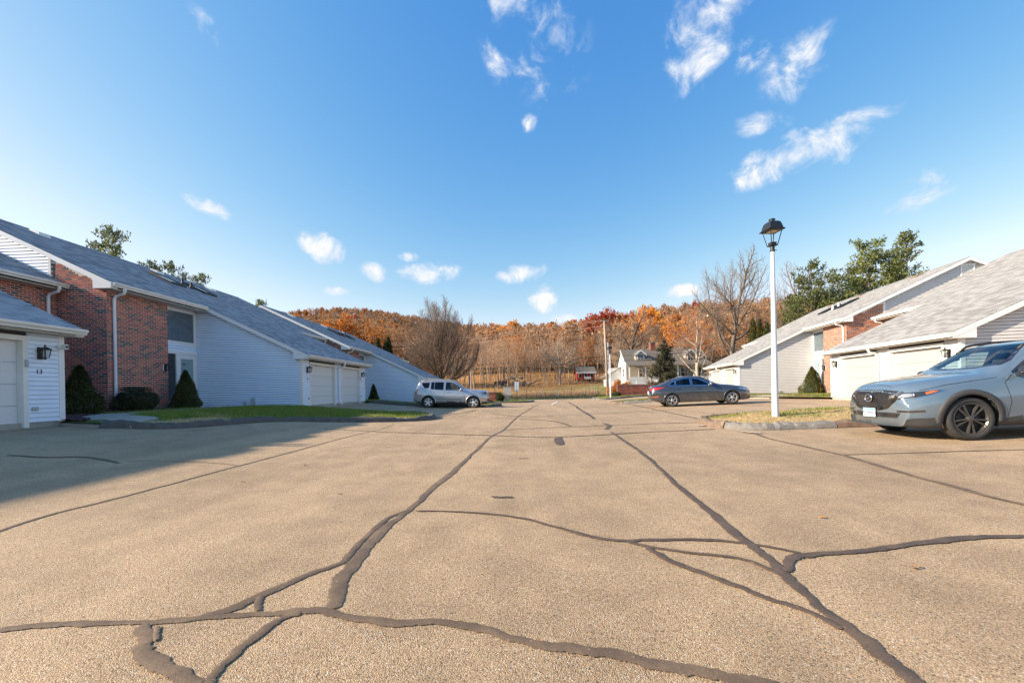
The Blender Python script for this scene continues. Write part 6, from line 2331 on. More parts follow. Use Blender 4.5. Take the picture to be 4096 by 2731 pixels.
make_furniture()
make_cottage()
make_cabin()
make_ruin()
make_fence()

# ------------------------------------------------------------------ trees, shrubs, brush
def segs_to_mesh(name, segs, sides, mats, leaves=None, mi=None):
    """segments (p0, p1, r0, r1) as tapered prisms; leaves as triangles/quads appended"""
    S = np.array(segs, float)
    p0, p1, r0, r1 = S[:, 0:3], S[:, 3:6], S[:, 6], S[:, 7]
    d = p1 - p0
    d /= np.linalg.norm(d, axis=1, keepdims=True) + 1e-9
    ref = np.where(np.abs(d[:, 2:3]) < .9, np.array([[0, 0, 1.]]), np.array([[1., 0, 0]]))
    u = np.cross(d, ref); u /= np.linalg.norm(u, axis=1, keepdims=True) + 1e-9
    w = np.cross(d, u)
    n = sides
    t = 2 * np.pi * np.arange(n) / n
    ring = u[:, None, :] * np.cos(t)[None, :, None] + w[:, None, :] * np.sin(t)[None, :, None]
    A = p0[:, None, :] + ring * r0[:, None, None]
    B = p1[:, None, :] + ring * r1[:, None, None]
    V = np.concatenate([A, B], 1).reshape(-1, 3)
    k = np.arange(n)
    base = (np.arange(len(S)) * 2 * n)[:, None]
    F = np.stack([base + k, base + (k + 1) % n, base + n + (k + 1) % n, base + n + k], -1).reshape(-1, 4)
    m = np.zeros(len(F), int)
    if leaves is not None and len(leaves):
        Lv = np.asarray(leaves, float)            # (N,4,3)
        b2 = len(V)
        V = np.concatenate([V, Lv.reshape(-1, 3)])
        F2 = (b2 + np.arange(len(Lv) * 4)).reshape(-1, 4)
        F = np.concatenate([F, F2]); m = np.concatenate([m, np.ones(len(F2), int)])
    return np_mesh(name, V, F, mats, m)


def rand_dir(rng):
    z = rng.uniform(-1, 1); a = rng.uniform(0, 6.283)
    s = math.sqrt(1 - z * z)
    return Vector((s * math.cos(a), s * math.sin(a), z))


def grow_tree(seed, sp):
    """recursive limbs; returns thick segments, thin segments, leaf anchors. Height normalised to sp['H']"""
    rng = random.Random(seed)
    thick, thin, tips = [], [], []
    maxl = sp['levels']

    def branch(p, d, ln, r, lev):
        n = 5 if lev == 0 else (4 if lev < maxl else 3)
        pts = [p.copy()]
        rad = [r]
        cur = p.copy(); dd = d.copy()
        endr = r * (.45 if lev else sp.get('trunk_taper', .35))
        for i in range(n):
            dd = (dd + rand_dir(rng) * sp['wob'] * (.5 if lev == 0 else 1) + Vector((0, 0, 1)) * sp['up'] * (0 if lev == 0 else 1)).normalized()
            nxt = cur + dd * ln / n
            rr = r + (endr - r) * (i + 1) / n
            (thick if lev <= sp.get('thick', 1) else thin).append((*cur, *nxt, rad[-1], rr))
            cur = nxt; pts.append(cur.copy()); rad.append(rr)
        if lev >= maxl:
            tips.append((cur.copy(), dd.copy())); tips.append((pts[-2].copy(), dd.copy()))
            return
        nc = sp['kids'][lev]
        st = sp['start'][lev]
        for k in range(nc):
            t = st + (1 - st) * (k + rng.uniform(.1, .9)) / nc
            f = t * n
            i = min(n - 1, int(f))
            q = pts[i].lerp(pts[i + 1], f - i)
            rr = rad[i] + (rad[i + 1] - rad[i]) * (f - i)
            axis = (pts[i + 1] - pts[i]).normalized()
            a = sp['ang'][lev] * rng.uniform(.75, 1.25)
            if lev == 0 and sp.get('cone'):
                a *= 1.18 - 1.0 * t
            az = k * 2.4 + rng.uniform(-.5, .5)
            ref = Vector((0, 0, 1)) if abs(axis.z) < .9 else Vector((1, 0, 0))
            u = axis.cross(ref).normalized(); v = axis.cross(u)
            nd = (axis * math.cos(a) + (u * math.cos(az) + v * math.sin(az)) * math.sin(a)).normalized()
            shape = (1 - sp['short'][lev] * t)
            branch(q, nd, ln * sp['len'][lev] * shape * rng.uniform(.8, 1.2), max(rr * sp['rf'][lev], sp['minr']), lev + 1)
        branch(cur, dd, ln * sp['len'][lev] * (1 - sp['short'][lev]) * 1.1, max(endr, sp['minr']), lev + 1)
    branch(Vector((0, 0, -.3)), Vector((0, 0, 1)), sp['trunk'], sp['r'], 0)
    top = max(s[5] for s in thin + thick)
    k = sp['H'] / top
    kx = k * sp.get('widen', 1.0)
    if sp.get('width'):
        rr = sorted(math.hypot(s[3], s[4]) for s in thin)
        kx = sp['width'] / 2 / rr[int(len(rr) * .985)]

    if sp.get('dome'):                               # limbs crowd into a rounded crown
        A, c, B = sp['dome'] / 2, sp['H'] * .53, sp['H'] * .48

        def warp(x, y, z):
            x, y, z = x * kx, y * kx, z * k
            e = math.sqrt((x / A) ** 2 + (y / A) ** 2 + ((z - c) / B) ** 2)
            if e > .55 and z > sp['H'] * .12:
                q = (.55 + .47 * math.tanh((e - .55) / .47)) / e
                return x * q, y * q, c + (z - c) * q
            return x, y, z
        fix = lambda s: (*warp(*s[0:3]), *warp(*s[3:6]), s[6], s[7])
        return [fix(s) for s in thick], [fix(s) for s in thin], [(Vector(warp(*p)), d) for p, d in tips], rng

    def sc(s):
        return (s[0] * kx, s[1] * kx, s[2] * k, s[3] * kx, s[4] * kx, s[5] * k, s[6], s[7])
    return [sc(s) for s in thick], [sc(s) for s in thin], [(Vector((p.x * kx, p.y * kx, p.z * k)), d) for p, d in tips], rng


def leaf_quads(rng, tips, per, size, spread, keep=1.0):
    out = []
    for (p, d) in tips:
        if rng.random() > keep:
            continue
        for _ in range(per):
            c = p + rand_dir(rng) * spread * rng.random()
            a = rand_dir(rng); b = a.cross(rand_dir(rng)).normalized()
            s = size * rng.uniform(.6, 1.3)
            a = a * s; b = b * s * .7
            out.append(((c - a)[:], (c + b)[:], (c + a)[:], (c - b)[:]))
    return out


SP = {
    'fan': dict(H=13.4, trunk=4.6, r=.36, levels=4, thick=1, wob=.12, up=.03, kids=[24, 11, 8, 5], start=[.22, .20, .15, .15], ang=[1.12, .48, .55, .6], len=[1.30, .48, .52, .6], short=[.14, .45, .3, .2], rf=[.34, .5, .55, .6], minr=.012, width=14.5, dome=10.8, cone=1, trunk_taper=.3),
    'tall': dict(H=22, trunk=11, r=.46, levels=4, thick=2, wob=.18, up=.045, kids=[11, 8, 6, 5], start=[.36, .22, .15, .15], ang=[.92, .62, .65, .7], len=[.78, .58, .55, .55], short=[.30, .4, .3, .2], rf=[.50, .5, .5, .55], minr=.012, trunk_taper=.5, width=18, dome=14.5),
    'oak': dict(H=17, trunk=7, r=.34, levels=3, thick=1, wob=.18, up=.05, kids=[9, 6, 5], start=[.35, .25, .2], ang=[.85, .7, .7], len=[.85, .6, .55], short=[.4, .4, .3], rf=[.5, .5, .5], minr=.016, trunk_taper=.5),
    'wood': dict(H=17, trunk=11, r=.17, levels=3, thick=0, wob=.13, up=.10, kids=[13, 6, 5], start=[.34, .25, .2], ang=[.68, .6, .6], len=[.40, .55, .6], short=[.35, .4, .3], rf=[.38, .45, .5], minr=.013, trunk_taper=.4),
    'far': dict(H=15, trunk=8, r=.17, levels=3, thick=0, wob=.18, up=.08, kids=[7, 5, 4], start=[.35, .25, .2], ang=[.8, .7, .7], len=[.55, .6, .6], short=[.35, .4, .3], rf=[.5, .5, .5], minr=.030, trunk_taper=.4),
    'small': dict(H=6, trunk=2.6, r=.12, levels=4, thick=1, wob=.20, up=.06, kids=[7, 5, 4, 4], start=[.3, .25, .2, .2], ang=[.8, .65, .65, .7], len=[.8, .6, .55, .55], short=[.3, .4, .3, .2], rf=[.55, .55, .55, .6], minr=.010),
}


def tree_meshes(seed, kind, bark, twig, leafmat=None, per=0, size=.2, spread=.5, keep=1.0, H=None, name='tree'):
    sp = dict(SP[kind])
    if H:
        sp['H'] = H
    th, tn, tips, rng = grow_tree(seed, sp)
    trunk = segs_to_mesh('trunk', th, 7, [bark])
    lv = leaf_quads(rng, tips, int(per * 1.8), size * .6, spread * 1.15, keep) if leafmat else None
    crown = segs_to_mesh('crown', tn, 3, [twig, leafmat or twig], lv)
    return trunk, crown


def tpos(xv, ytop, Y, base=None):
    X = (xv - 1187) / 953 * Y
    zt = CAMH - (ytop - 893.5 + .018 * (xv - 1187)) * Y / 953
    zb = float(terrain(X, Y)) if base is None else base
    return X, zb, zt - zb


def plant_tree(name, meshes, loc, label, cat, group=None, scale=(1, 1, 1), rot=0.0):
    root = empty(name, loc, label, cat, group, rot)
    root.scale = scale
    for nm, me in meshes:
        link(nm, me, root)
    return root


def make_hero_trees():
    def hero(seed, kind, xv, yt, Y, bark, twig, label, name='bare_tree', leaf=None, per=0, size=.2, spread=.5, keep=1.0, wide=1.0, cat='tree'):
        X, zb, H = tpos(xv, yt, Y)
        tr, cr = tree_meshes(seed, kind, bark, twig, leaf, per, size, spread, keep, H=H)
        return plant_tree(name, (('trunk', tr), ('crown', cr)), (X, Y, zb), label, cat, None, (wide, wide, 1), seed * 1.3)
    hero(3, 'fan', 1012, 662, 57, 'bark_dark', 'twig_hero', 'bare fan shaped tree with many upright stems behind the silver SUV')
    hero(21, 'tall', 1672, 540, 64, 'bark', 'twig_tan', 'tallest bare maple with wide forked limbs behind the dark grey saloon car', wide=1.0)
    hero(8, 'tall', 1838, 573, 84, 'bark', 'twig_tan', 'bare brown tree between lamp post and pines', wide=1.0)
    hero(5, 'tall', 1440, 700, 92, 'bark_dark', 'twig', 'dark limbed spreading oak rising behind the white cottage', wide=1.2)
    hero(14, 'tall', 1287, 768, 97, 'bark_pale', 'twig_tan', 'pale trunked sycamore beside the red cabin', wide=.8)
    hero(15, 'oak', 1600, 706, 66, 'bark_pale', 'twig_red', 'reddish bare tree in front of the cottage porch end', leaf='leaf_rust', per=1, size=.12, keep=.25, wide=1.0)
    hero(16, 'small', 1590, 800, 47, 'bark_pale', 'twig_tan', 'small pale bare tree beside the dark hemlock', wide=1.3)
    hero(17, 'small', 1500, 820, 60, 'bark_pale', 'twig_tan', 'low twiggy bare tree before the cottage porch', wide=1.4)
    hero(31, 'oak', 778, 724, 92, 'bark', 'twig', 'brightest orange oak above the grey roofs', 'oak_tree', 'leaf_orange', 8, .34, 1.0, .95, 1.25)
    hero(32, 'oak', 838, 730, 90, 'bark', 'twig', 'rust orange oak next to the brightest oak above the grey roofs', 'oak_tree', 'leaf_orange', 4, .30, .9, .75, 1.2)
    hero(33, 'oak', 893, 742, 96, 'bark', 'twig', 'thinning rusty oak above the dark arborvitae', 'oak_tree', 'leaf_rust', 4, .30, .9, .7, 1.2)
    hero(34, 'oak', 945, 756, 92, 'bark', 'twig', 'brown oak with few leaves next to the fan shaped tree', 'oak_tree', 'leaf_rust', 3, .28, .9, .6, 1.1)
    hero(35, 'oak', 1560, 712, 105, 'bark', 'twig', 'orange oak on the hill over the cottage dormer', 'oak_tree', 'leaf_orange', 5, .30, 1.0, .55, .9)
    hero(36, 'oak', 1505, 703, 150, 'bark', 'twig', 'golden oak high on the wooded hill', 'oak_tree', 'leaf_gold', 9, .5, 1.2, .95, 1.2)
    hero(37, 'oak', 1385, 712, 165, 'bark', 'twig', 'red leaved oak on the skyline over the utility pole', 'oak_tree', 'leaf_red', 8, .5, 1.2, .85, 1.2)
    hero(38, 'oak', 1160, 737, 185, 'bark', 'twig', 'vivid orange oak on the skyline of the hill', 'oak_tree', 'leaf_gold', 10, .6, 1.3, .95, 1.3)
    hero(39, 'oak', 1760, 690, 130, 'bark', 'twig', 'rusty oak on the hill behind the lamp post', 'oak_tree', 'leaf_rust', 5, .4, 1.1, .8, 1.2)
    hero(40, 'small', 1424, 872, 50, 'bark', 'twig_red', 'orange leaved bush beside the wooden utility pole', 'orange_bush', 'leaf_orange', 2, .07, .25, .8, 1.5, 'bush')


def needle_tree(seed, H, width, mats, dens=1.0, conical=.75, base=.12, blade=.22, gaps=.25, wild=False):
    """evergreen: trunk, whorled limbs, needle sprays"""
    rng = random.Random(seed)
    segs = [(0, 0, -.3, rng.uniform(-.1, .1), rng.uniform(-.1, .1), H * .5, H * .018, H * .012), (0, 0, H * .5, 0, 0, H * .97, H * .012, .02)]
    lv = []
    lev = int(H * 2.1 * dens * (1.7 if wild else 1))
    for i in range(lev):
        t = base + (1 - base) * (i + rng.random()) / lev
        z = H * t
        rad = width / 2 * ((1 - t) ** conical) * (rng.uniform(.40, 1.2) if wild else rng.uniform(.65, 1.12)) + .12
        nb = rng.randint(2, 3) if wild else rng.randint(4, 6)
        a0 = rng.uniform(0, 6.28)
        for k in range(nb):
            if rng.random() < gaps:
                continue
            a = a0 + k * 6.283 / nb + rng.uniform(-.6, .6)
            r = rad * rng.uniform(.7, 1.15)
            rise = (rng.uniform(.05, .75) if wild else rng.uniform(-.05, .28)) * r
            p0 = Vector((0, 0, z)); p1 = Vector((math.cos(a) * r, math.sin(a) * r, z + rise))
            segs.append((*p0, *p1, .012 * H * .22 + .008, .006))
            ns = max(4, int(r * 10 * dens))
            for j in range(ns):
                u = .25 + .75 * (j + rng.random()) / ns
                q = p0.lerp(p1, u) + rand_dir(rng) * (.26 if wild else .16) * r * (1.1 - .4 * u)
                for _ in range(8 if wild else 7):
                    dr = ((p1 - p0).normalized() * .5 + Vector((0, 0, .35 if wild else 0)) + rand_dir(rng)).normalized()
                    s = blade * rng.uniform(.6, 1.25)
                    sd = dr.cross(rand_dir(rng)).normalized() * s * .20
                    q2 = q + rand_dir(rng) * blade * .5
                    lv.append(((q2 - sd)[:], (q2 + dr * s * .55 + sd * .4)[:], (q2 + dr * s)[:], (q2 + sd)[:]))
    tr = segs_to_mesh('trunk', segs[:2], 8, [mats[0]])
    cr = segs_to_mesh('crown', segs[2:], 3, [mats[0], mats[1]], lv)
    return tr, cr


def surface_shrub(seed, H, width, matn, shape='cone', n=5200, blade=.07, lump=.12):
    """clipped shrub: dark core and a skin of short shoots"""
    rng = random.Random(seed)
    ph = [rng.uniform(0, 6.28) for _ in range(6)]

    def prof(t):
        if shape == 'cone':
            return min(1.0, (t / .10) ** .5 if t < .10 else 1.0) * ((1 - t) ** .92 * .97 + .08 * (1 - t ** 6))
        if shape == 'column':
            return min(1.0, (t / .10) ** .5 if t < .1 else 1.0) * (1 - t ** 3.2) ** .8
        return (1 - abs(2 * t - .9) ** 3.2 * .8) if t < .96 else .35
    lv = []

    def rad(t, a):
        return width / 2 * prof(t) * (1 + lump * (math.sin(3 * a + ph[0] + 5 * t) * .5 + math.sin(5 * a + ph[1] - 9 * t) * .35 + math.sin(13 * t + ph[2] + 2 * a) * .4))
    for i in range(n):
        t = rng.random() ** (1.35 if shape == 'cone' else 1.0)
        a = rng.uniform(0, 6.283)
        r = rad(t, a) * rng.uniform(.86, 1.04)
        p = Vector((math.cos(a) * r, math.sin(a) * r, t * H))
        nr = Vector((math.cos(a), math.sin(a), .55)).normalized()
        if shape == 'round' and t > .85:
            p = Vector((math.cos(a) * r * rng.random() ** .5 * 1.6, math.sin(a) * r * rng.random() ** .5 * 1.6, H * rng.uniform(.9, 1.02)))
            nr = Vector((0, 0, 1))
        dr = (nr + rand_dir(rng) * .75).normalized()
        s = blade * rng.uniform(.6, 1.3)
        sd = dr.cross(rand_dir(rng)).normalized() * s * .3
        lv.append(((p - sd)[:], (p + dr * s * .5 + sd * .7)[:], (p + dr * s)[:], (p + sd)[:]))
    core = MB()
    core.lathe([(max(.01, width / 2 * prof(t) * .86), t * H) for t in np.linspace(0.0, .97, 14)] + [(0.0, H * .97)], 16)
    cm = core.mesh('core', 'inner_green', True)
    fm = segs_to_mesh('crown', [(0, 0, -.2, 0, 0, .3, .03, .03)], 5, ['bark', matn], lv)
    return cm, fm


def make_evergreens():
    protos = [needle_tree(101, 18, 10.5, ('bark', 'needle'), .68, .42, .12, .50, .14, True), needle_tree(102, 18, 9.5, ('bark', 'needle'), .62, .36, .20, .50, .24, True)]
    spots = [(1862, 612, 62, 0, 'dense dark green pine next to the lamp post'), (1822, 690, 58, 1, 'lower pine in front of the dense dark green pine'), (1925, 640, 66, 0, 'short pine between the dense pine and the tall twin pines'),
             (1992, 562, 62, 0, 'broad pine of the tall pair behind the white gable'), (2078, 549, 68, 1, 'highest open crowned pine behind the white gable'), (2040, 585, 60, 1, 'half hidden pine between the tall twin pines'), (1955, 622, 72, 1, 'thin topped pine rising beyond the short pine'),
             (1885, 680, 64, 0, 'low bushy pine under the dense dark green pine')]
    for i, (xv, yt, Y, k, lab) in enumerate(spots):
        X, zb, H = tpos(xv, yt, Y)
        w = H / 18 * (1.0 if k == 0 else .9)
        plant_tree('pine_tree', (('trunk', protos[k][0]), ('crown', protos[k][1])), (X, Y, zb), lab, 'tree', 'pines behind the white townhouses', (w, w, H / 18), i * 1.7)
    for i, (xv, yt, Y, k, lab) in enumerate([(255, 528, 44, 1, 'pine top showing over the ridge above the brick bay'), (218, 556, 47, 0, 'lower pine top beside the one above the brick bay'), (395, 606, 52, 0, 'pine top behind the two skylights'), (350, 607, 50, 1, 'pine top next to the first roof vent'), (455, 634, 54, 1, 'pine top at the end of the ridge with skylights'), (598, 692, 66, 1, 'faint pine top at the peak of the second grey roof')]):
        X, zb, H = tpos(xv, yt, Y)
        w = H / 18 * .62
        plant_tree('pine_tree', (('trunk', protos[k][0]), ('crown', protos[k][1])), (X, Y, zb), lab, 'tree', 'pines behind the grey townhouses', (w, w, H / 18), i * 2.3)
    # hemlock by the cottage
    X, zb, H = tpos(1540, 781, 44.5)
    tr, cr = needle_tree(120, H, 4.7, ('bark_dark', 'needle_blue'), 2.0, .72, .03, .26, .05)
    plant_tree('hemlock_tree', (('trunk', tr), ('crown', cr)), (X, 44.5 + 2, zb), 'dark hemlock in front of the cottage porch', 'tree')
    # arborvitae columns
    cm, fm = surface_shrub(130, 4.5, 1.5, 'needle_yellow', 'column', 3600, .22, .10)
    cm2, fm2 = surface_shrub(131, 4.5, 1.5, 'needle_dark', 'column', 3600, .22, .10)
    for i, (xv, yt, Y, d, lab) in enumerate([(1728, 735, 54, 0, 'tall yellow green arborvitae at the head of its row'), (1744, 738, 53, 0, 'second arborvitae of the row behind the white roof'), (1760, 744, 52, 1, 'dark third arborvitae of the row behind the white roof'), (1792, 777, 51, 0, 'lowest arborvitae tip behind the lamp post'),
                                             (869, 778, 51, 1, 'slim dark arborvitae behind the grey roof'), (893, 775, 52, 1, 'wider dark arborvitae behind the grey roof'), (854, 806, 50, 1, 'small arborvitae tip at the grey roof edge'), (887, 786, 51.5, 1, 'hidden arborvitae between the slim and the wide one')]):
        X, zb, H = tpos(xv, yt, Y)
        s = H / 4.5
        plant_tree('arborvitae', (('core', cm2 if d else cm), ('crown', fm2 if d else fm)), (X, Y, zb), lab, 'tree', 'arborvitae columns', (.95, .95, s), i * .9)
    # clipped cone shrubs at the doors
    for i, (x, y, z, H, w, lab, grp) in enumerate([(-13.1, 12.3, .47, 1.50, 1.06, 'broad clipped cone shrub in the mulch before the brick bay', 1), (-13.0, 16.15, .47, 1.52, .98, 'clipped cone shrub with brown patch before the door numbered 12', 2),
                                                   (-10.95, 31.6, -.10, 1.68, .95, 'dark slim cone shrub against the blue shaded gable', 3), (19.0, 26.9, .33, 1.80, 1.38, 'cone shrub against the white gable with its shadow on brick', 4)]):
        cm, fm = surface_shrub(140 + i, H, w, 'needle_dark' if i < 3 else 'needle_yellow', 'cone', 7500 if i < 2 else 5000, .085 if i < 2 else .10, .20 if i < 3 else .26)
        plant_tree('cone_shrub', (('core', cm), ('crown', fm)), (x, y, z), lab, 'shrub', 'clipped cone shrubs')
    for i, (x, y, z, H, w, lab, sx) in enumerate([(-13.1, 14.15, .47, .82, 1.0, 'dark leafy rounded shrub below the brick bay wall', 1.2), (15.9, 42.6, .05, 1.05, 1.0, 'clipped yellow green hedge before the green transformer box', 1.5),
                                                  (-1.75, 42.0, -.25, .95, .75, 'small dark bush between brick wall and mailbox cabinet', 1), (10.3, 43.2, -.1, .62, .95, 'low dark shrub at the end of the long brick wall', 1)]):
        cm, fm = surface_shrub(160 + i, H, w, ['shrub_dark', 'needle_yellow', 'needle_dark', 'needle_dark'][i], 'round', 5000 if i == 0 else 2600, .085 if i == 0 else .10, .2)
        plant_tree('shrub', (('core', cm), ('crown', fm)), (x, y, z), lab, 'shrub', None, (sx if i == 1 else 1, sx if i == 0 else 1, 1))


def make_woods():
    rng = random.Random(77)
    protos = []
    for i, (lf, per, keep) in enumerate([(None, 0, 0), ('leaf_rust', 1, .22), (None, 0, 0), ('leaf_rust', 2, .4), ('leaf_orange', 2, .5)]):
        protos.append(tree_meshes(200 + i, 'wood', 'bark_pale' if i in (0, 3) else 'bark', 'twig', lf, per, .22, .6, keep))
    labels = ['slender bare tree with pale trunk in the hillside woods', 'slender tree with a few rusty leaves in the hillside woods', 'slender bare tree with brown trunk in the hillside woods', 'slender pale tree with rusty crown in the hillside woods', 'slender tree with thin orange crown in the hillside woods']
    n = 0
    tries = 0
    pts = []
    while n < 230 and tries < 9000:
        tries += 1
        Y = rng.uniform(84, 165) if rng.random() < .75 else rng.uniform(76, 100)
        X = rng.uniform(-.55, .80) * Y
        if Y < 86 + max(0, X) * .62 + (0 if X < 0 else 8) - 4 and X > -8:
            continue
        if X < -.16 * Y:
            continue
        if abs(X - 17.5) < 7 and Y < 108:
            continue
        if any((X - a) ** 2 + (Y - b) ** 2 < 7 for a, b in pts):
            continue
        pts.append((X, Y))
        k = rng.choices(range(5), [.27, .2, .33, .14, .06])[0]
        H = rng.uniform(9.0, 14.5)
        s = H / 17
        plant_tree('woodland_tree', (('trunk', protos[k][0]), ('crown', protos[k][1])), (X, Y, float(terrain(X, Y)) - .1), labels[k], 'tree', labels[k].replace('slender', 'slender trees:'),
                   (s * rng.uniform(.9, 1.2), s * rng.uniform(.9, 1.2), s), rng.uniform(0, 6.28))
        n += 1
    # the wooded hill beyond: one mass
    col = bpy.data.collections.new('hill_tree_kinds')
    kinds = [(None, 'bark', 'twig', 0, 0), ('leaf_rust', 'bark', 'twig', 2, .55), ('leaf_rust', 'bark_pale', 'twig', 1, .3), ('leaf_rust', 'bark', 'twig', 3, .8), ('leaf_orange', 'bark', 'twig', 4, .85), ('leaf_gold', 'bark', 'twig', 4, .8), ('leaf_red', 'bark', 'twig', 3, .7), (None, 'bark_pale', 'twig_tan', 0, 0)]
    for i, (lf, bk, tw, per, keep) in enumerate(kinds):
        th, tn, tips, r2 = grow_tree(300 + i, SP['far'])
        lv = leaf_quads(r2, tips, per, .42, 1.0, keep) if lf else None
        me = segs_to_mesh('hill_tree_%d' % i, th + tn, 3, [tw, lf or tw], lv)
        o = bpy.data.objects.new('hill_tree_%d' % i, me)
        col.objects.link(o)
    tr, cr = needle_tree(320, 15, 6.5, ('bark', 'needle_dark'), .4, .7, .1, .9, .2)
    o = bpy.data.objects.new('hill_tree_8', cr); col.objects.link(o)
    P, sc, idx, rot = [], [], [], []

    def put(X, Y, s):
        P.append((X, Y, float(terrain(X, Y)) - .4)); sc.append(s)
        patch = math.sin(X * .035 + 1.0) * math.sin(Y * .03 + .5) + .6 * math.sin(X * .09 + Y * .05)
        w = [.34, .20, .20, .10 + max(0, patch) * .12, .015 + max(0, patch) * .09, .008, .015, .20, .010]
        idx.append(rng.choices(range(9), w)[0]); rot.append(rng.uniform(0, 6.28))
    for _ in range(3200):
        Y = 138 + 230 * rng.random() ** .8
        X = rng.uniform(-.75, .95) * Y
        put(X, Y, rng.uniform(.8, 1.25))
    for _ in range(4200):
        Y = rng.uniform(470, 800)
        X = rng.uniform(-.80, .05) * Y
        put(X, Y, rng.uniform(.7, 1.05))
    me = bpy.data.meshes.new('hillside_forest'); me.from_pydata(P, [], [])
    for nm, typ, data in (('scl', 'FLOAT', sc), ('idx', 'INT', idx), ('rot', 'FLOAT', rot)):
        A = me.attributes.new(nm, typ, 'POINT'); A.data.foreach_set('value', np.array(data, np.float32 if typ == 'FLOAT' else np.int32))
    ob = link('hillside_forest', me)
    tag(ob, 'mass of bare and rust coloured trees covering the hill', 'forest', kind='stuff')
    ng = bpy.data.node_groups.new('scatter_forest', 'GeometryNodeTree')
    ng.interface.new_socket('Geometry', in_out='INPUT', socket_type='NodeSocketGeometry')
    ng.interface.new_socket('Geometry', in_out='OUTPUT', socket_type='NodeSocketGeometry')
    N = ng.nodes.new
    gi, go = N('NodeGroupInput'), N('NodeGroupOutput')
    ci = N('GeometryNodeCollectionInfo'); ci.inputs['Collection'].default_value = col
    ci.inputs['Separate Children'].default_value = True; ci.inputs['Reset Children'].default_value = True
    ip = N('GeometryNodeInstanceOnPoints'); ip.inputs['Pick Instance'].default_value = True

    def attr(nm, typ):
        a = N('GeometryNodeInputNamedAttribute'); a.data_type = typ; a.inputs['Name'].default_value = nm
        return [s for s in a.outputs if s.enabled and s.name == 'Attribute'][0]
    cx = N('ShaderNodeCombineXYZ')
    Lk = ng.links.new
    Lk(gi.outputs[0], ip.inputs['Points']); Lk(ci.outputs[0], ip.inputs['Instance'])
    Lk(attr('idx', 'INT'), ip.inputs['Instance Index'])
    Lk(attr('rot', 'FLOAT'), cx.inputs[2])
    Lk(cx.outputs[0], ip.inputs['Rotation'])
    Lk(attr('scl', 'FLOAT'), ip.inputs['Scale'])
    Lk(ip.outputs[0], go.inputs[0])
    md = ob.modifiers.new('forest', 'NODES'); md.node_group = ng


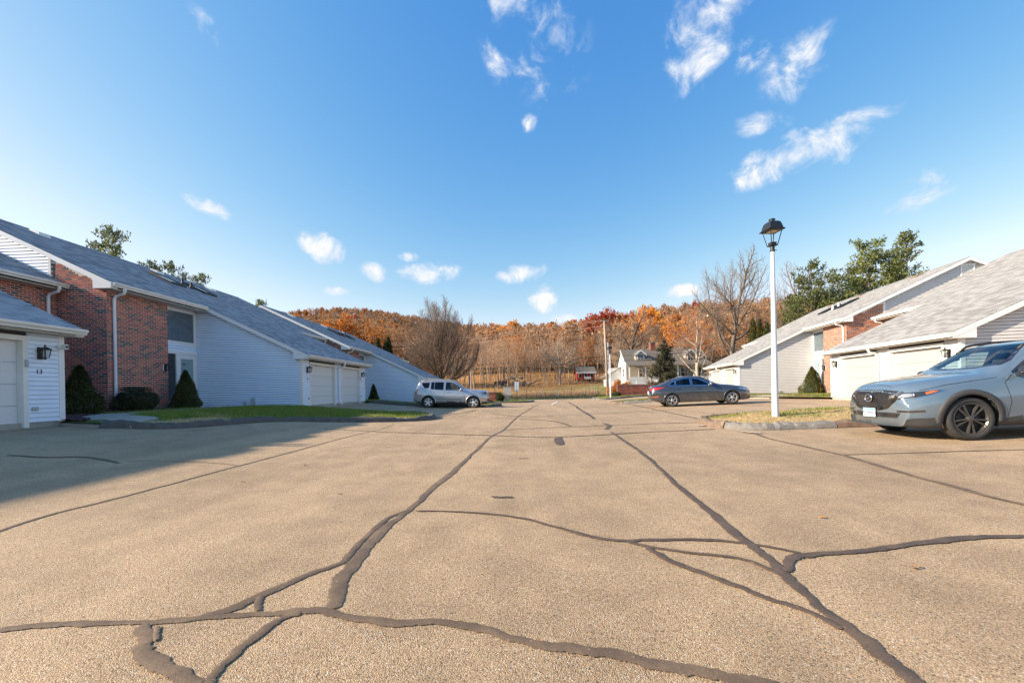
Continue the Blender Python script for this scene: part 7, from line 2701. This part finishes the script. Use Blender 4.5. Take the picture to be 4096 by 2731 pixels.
def make_brush():
    rng = random.Random(9)
    V = []

    def blade(x, y, h, w, lean=.25):
        z = float(terrain(x, y))
        a = rng.uniform(0, 6.28)
        lx, ly = rng.uniform(-lean, lean) * h, rng.uniform(-lean, lean) * h
        V.extend([(x - math.cos(a) * w, y - math.sin(a) * w, z - .05), (x + math.cos(a) * w, y + math.sin(a) * w, z - .05), (x + lx, y + ly, z + h)])
    k = 0
    while k < 15000:
        x, y = rng.uniform(-16, 12.5), rng.uniform(58.5, 70)
        if y < 60.5 + .02 * (x - 3) ** 2 - .6:
            k += .2
            continue
        k += 1
        dens = .55 + .45 * math.sin(x * .9 + 1) * math.sin(y * .7)
        if rng.random() > dens + .2:
            continue
        blade(x, y, rng.uniform(.35, 1.15) * (.6 + .4 * dens), rng.uniform(.012, .03))
    F = np.arange(len(V)).reshape(-1, 3)
    tag(link('dry_brush', np_mesh('dry_brush', V, F, 'brush_tan')), 'tan dry brush filling the fenced plot', 'brush', kind='stuff')
    V = []
    for _ in range(9000):                                # meadow grass along the street and up the bank
        x, y = rng.uniform(-22, 40), rng.uniform(54.5, 92)
        blade(x, y, rng.uniform(.10, .30), rng.uniform(.02, .045), .6)
    F = np.arange(len(V)).reshape(-1, 3)
    tag(link('meadow_grass', np_mesh('meadow_grass', V, F, ['grass_straw', 'grass_green'], [rng.choice((0, 0, 1)) for _ in range(len(F))])), 'tufted meadow grass between street and woods', 'grass', kind='stuff')
    V = []
    for _ in range(5200):                                # woodland saplings
        Y = rng.uniform(82, 130); X = rng.uniform(-.3, .55) * Y
        if X > -6 and Y < 84 + max(0, X) * .62:
            continue
        blade(X, Y, rng.uniform(.5, 2.2), rng.uniform(.02, .05), .35)
    F = np.arange(len(V)).reshape(-1, 3)
    tag(link('undergrowth', np_mesh('undergrowth', V, F, 'brush_tan')), 'brown undergrowth along the foot of the woods', 'undergrowth', kind='stuff')
    # fallen leaves: along the white gable, on the bank, a few on the drive
    V = []

    def leaf(x, y, z, s):
        a = rng.uniform(0, 6.28)
        u = Vector((math.cos(a), math.sin(a), rng.uniform(-.4, .4))) * s
        v = Vector((-math.sin(a), math.cos(a), rng.uniform(-.4, .4))) * s * .6
        c = Vector((x, y, z + s * .4))
        V.append([(c - u)[:], (c - v)[:], (c + u)[:], (c + v)[:]])
    poly = LAWNS['walk_lawn'][0]
    n = 0
    while n < 900:
        if rng.random() < .6:
            k = rng.random()
            x, y = 15.6 + 4.2 * k + rng.gauss(0, .1), 28.75 - .78 * k - abs(rng.gauss(0, .28))
        else:
            x, y = rng.uniform(7, 20), rng.uniform(21, 29)
        if in_poly(x, y, poly):
            leaf(x, y, lawn_z('walk_lawn', poly, x, y) + .03, rng.uniform(.035, .07)); n += 1
    for _ in range(160):
        x, y = rng.uniform(5.5, 13), rng.uniform(9.6, 13)
        if in_poly(x, y, LAWNS['lamp_island'][0]):
            leaf(x, y, lawn_z('lamp_island', LAWNS['lamp_island'][0], x, y) + .01, rng.uniform(.02, .04))
    for _ in range(46):
        x, y = rng.uniform(-4, 13), rng.uniform(3.2, 30)
        leaf(x, y, float(g(x, y)), rng.uniform(.02, .035))
    for (xv, yv) in ((1952, 995), (1990, 962), (1862, 957), (2090, 1302)):
        x, y = gpix(xv, yv)
        leaf(x, y, float(g(x, y)), .03); leaf(x + .02, y + .01, float(g(x, y)) + .01, .022)
    for _ in range(2600):
        x, y = rng.gauss(20, 7), rng.gauss(62, 5)
        if y > 55:
            leaf(x, y, float(terrain(x, y)) + .02, rng.uniform(.06, .13))
    V = np.array(V)
    F = np.arange(len(V) * 4).reshape(-1, 4)
    tag(link('fallen_leaves', np_mesh('fallen_leaves', V.reshape(-1, 3), F, 'fallen_leaf')), 'fallen orange leaves scattered on turf, drive and bank', 'leaves', kind='stuff')


make_hero_trees()
make_evergreens()
make_woods()
make_brush()
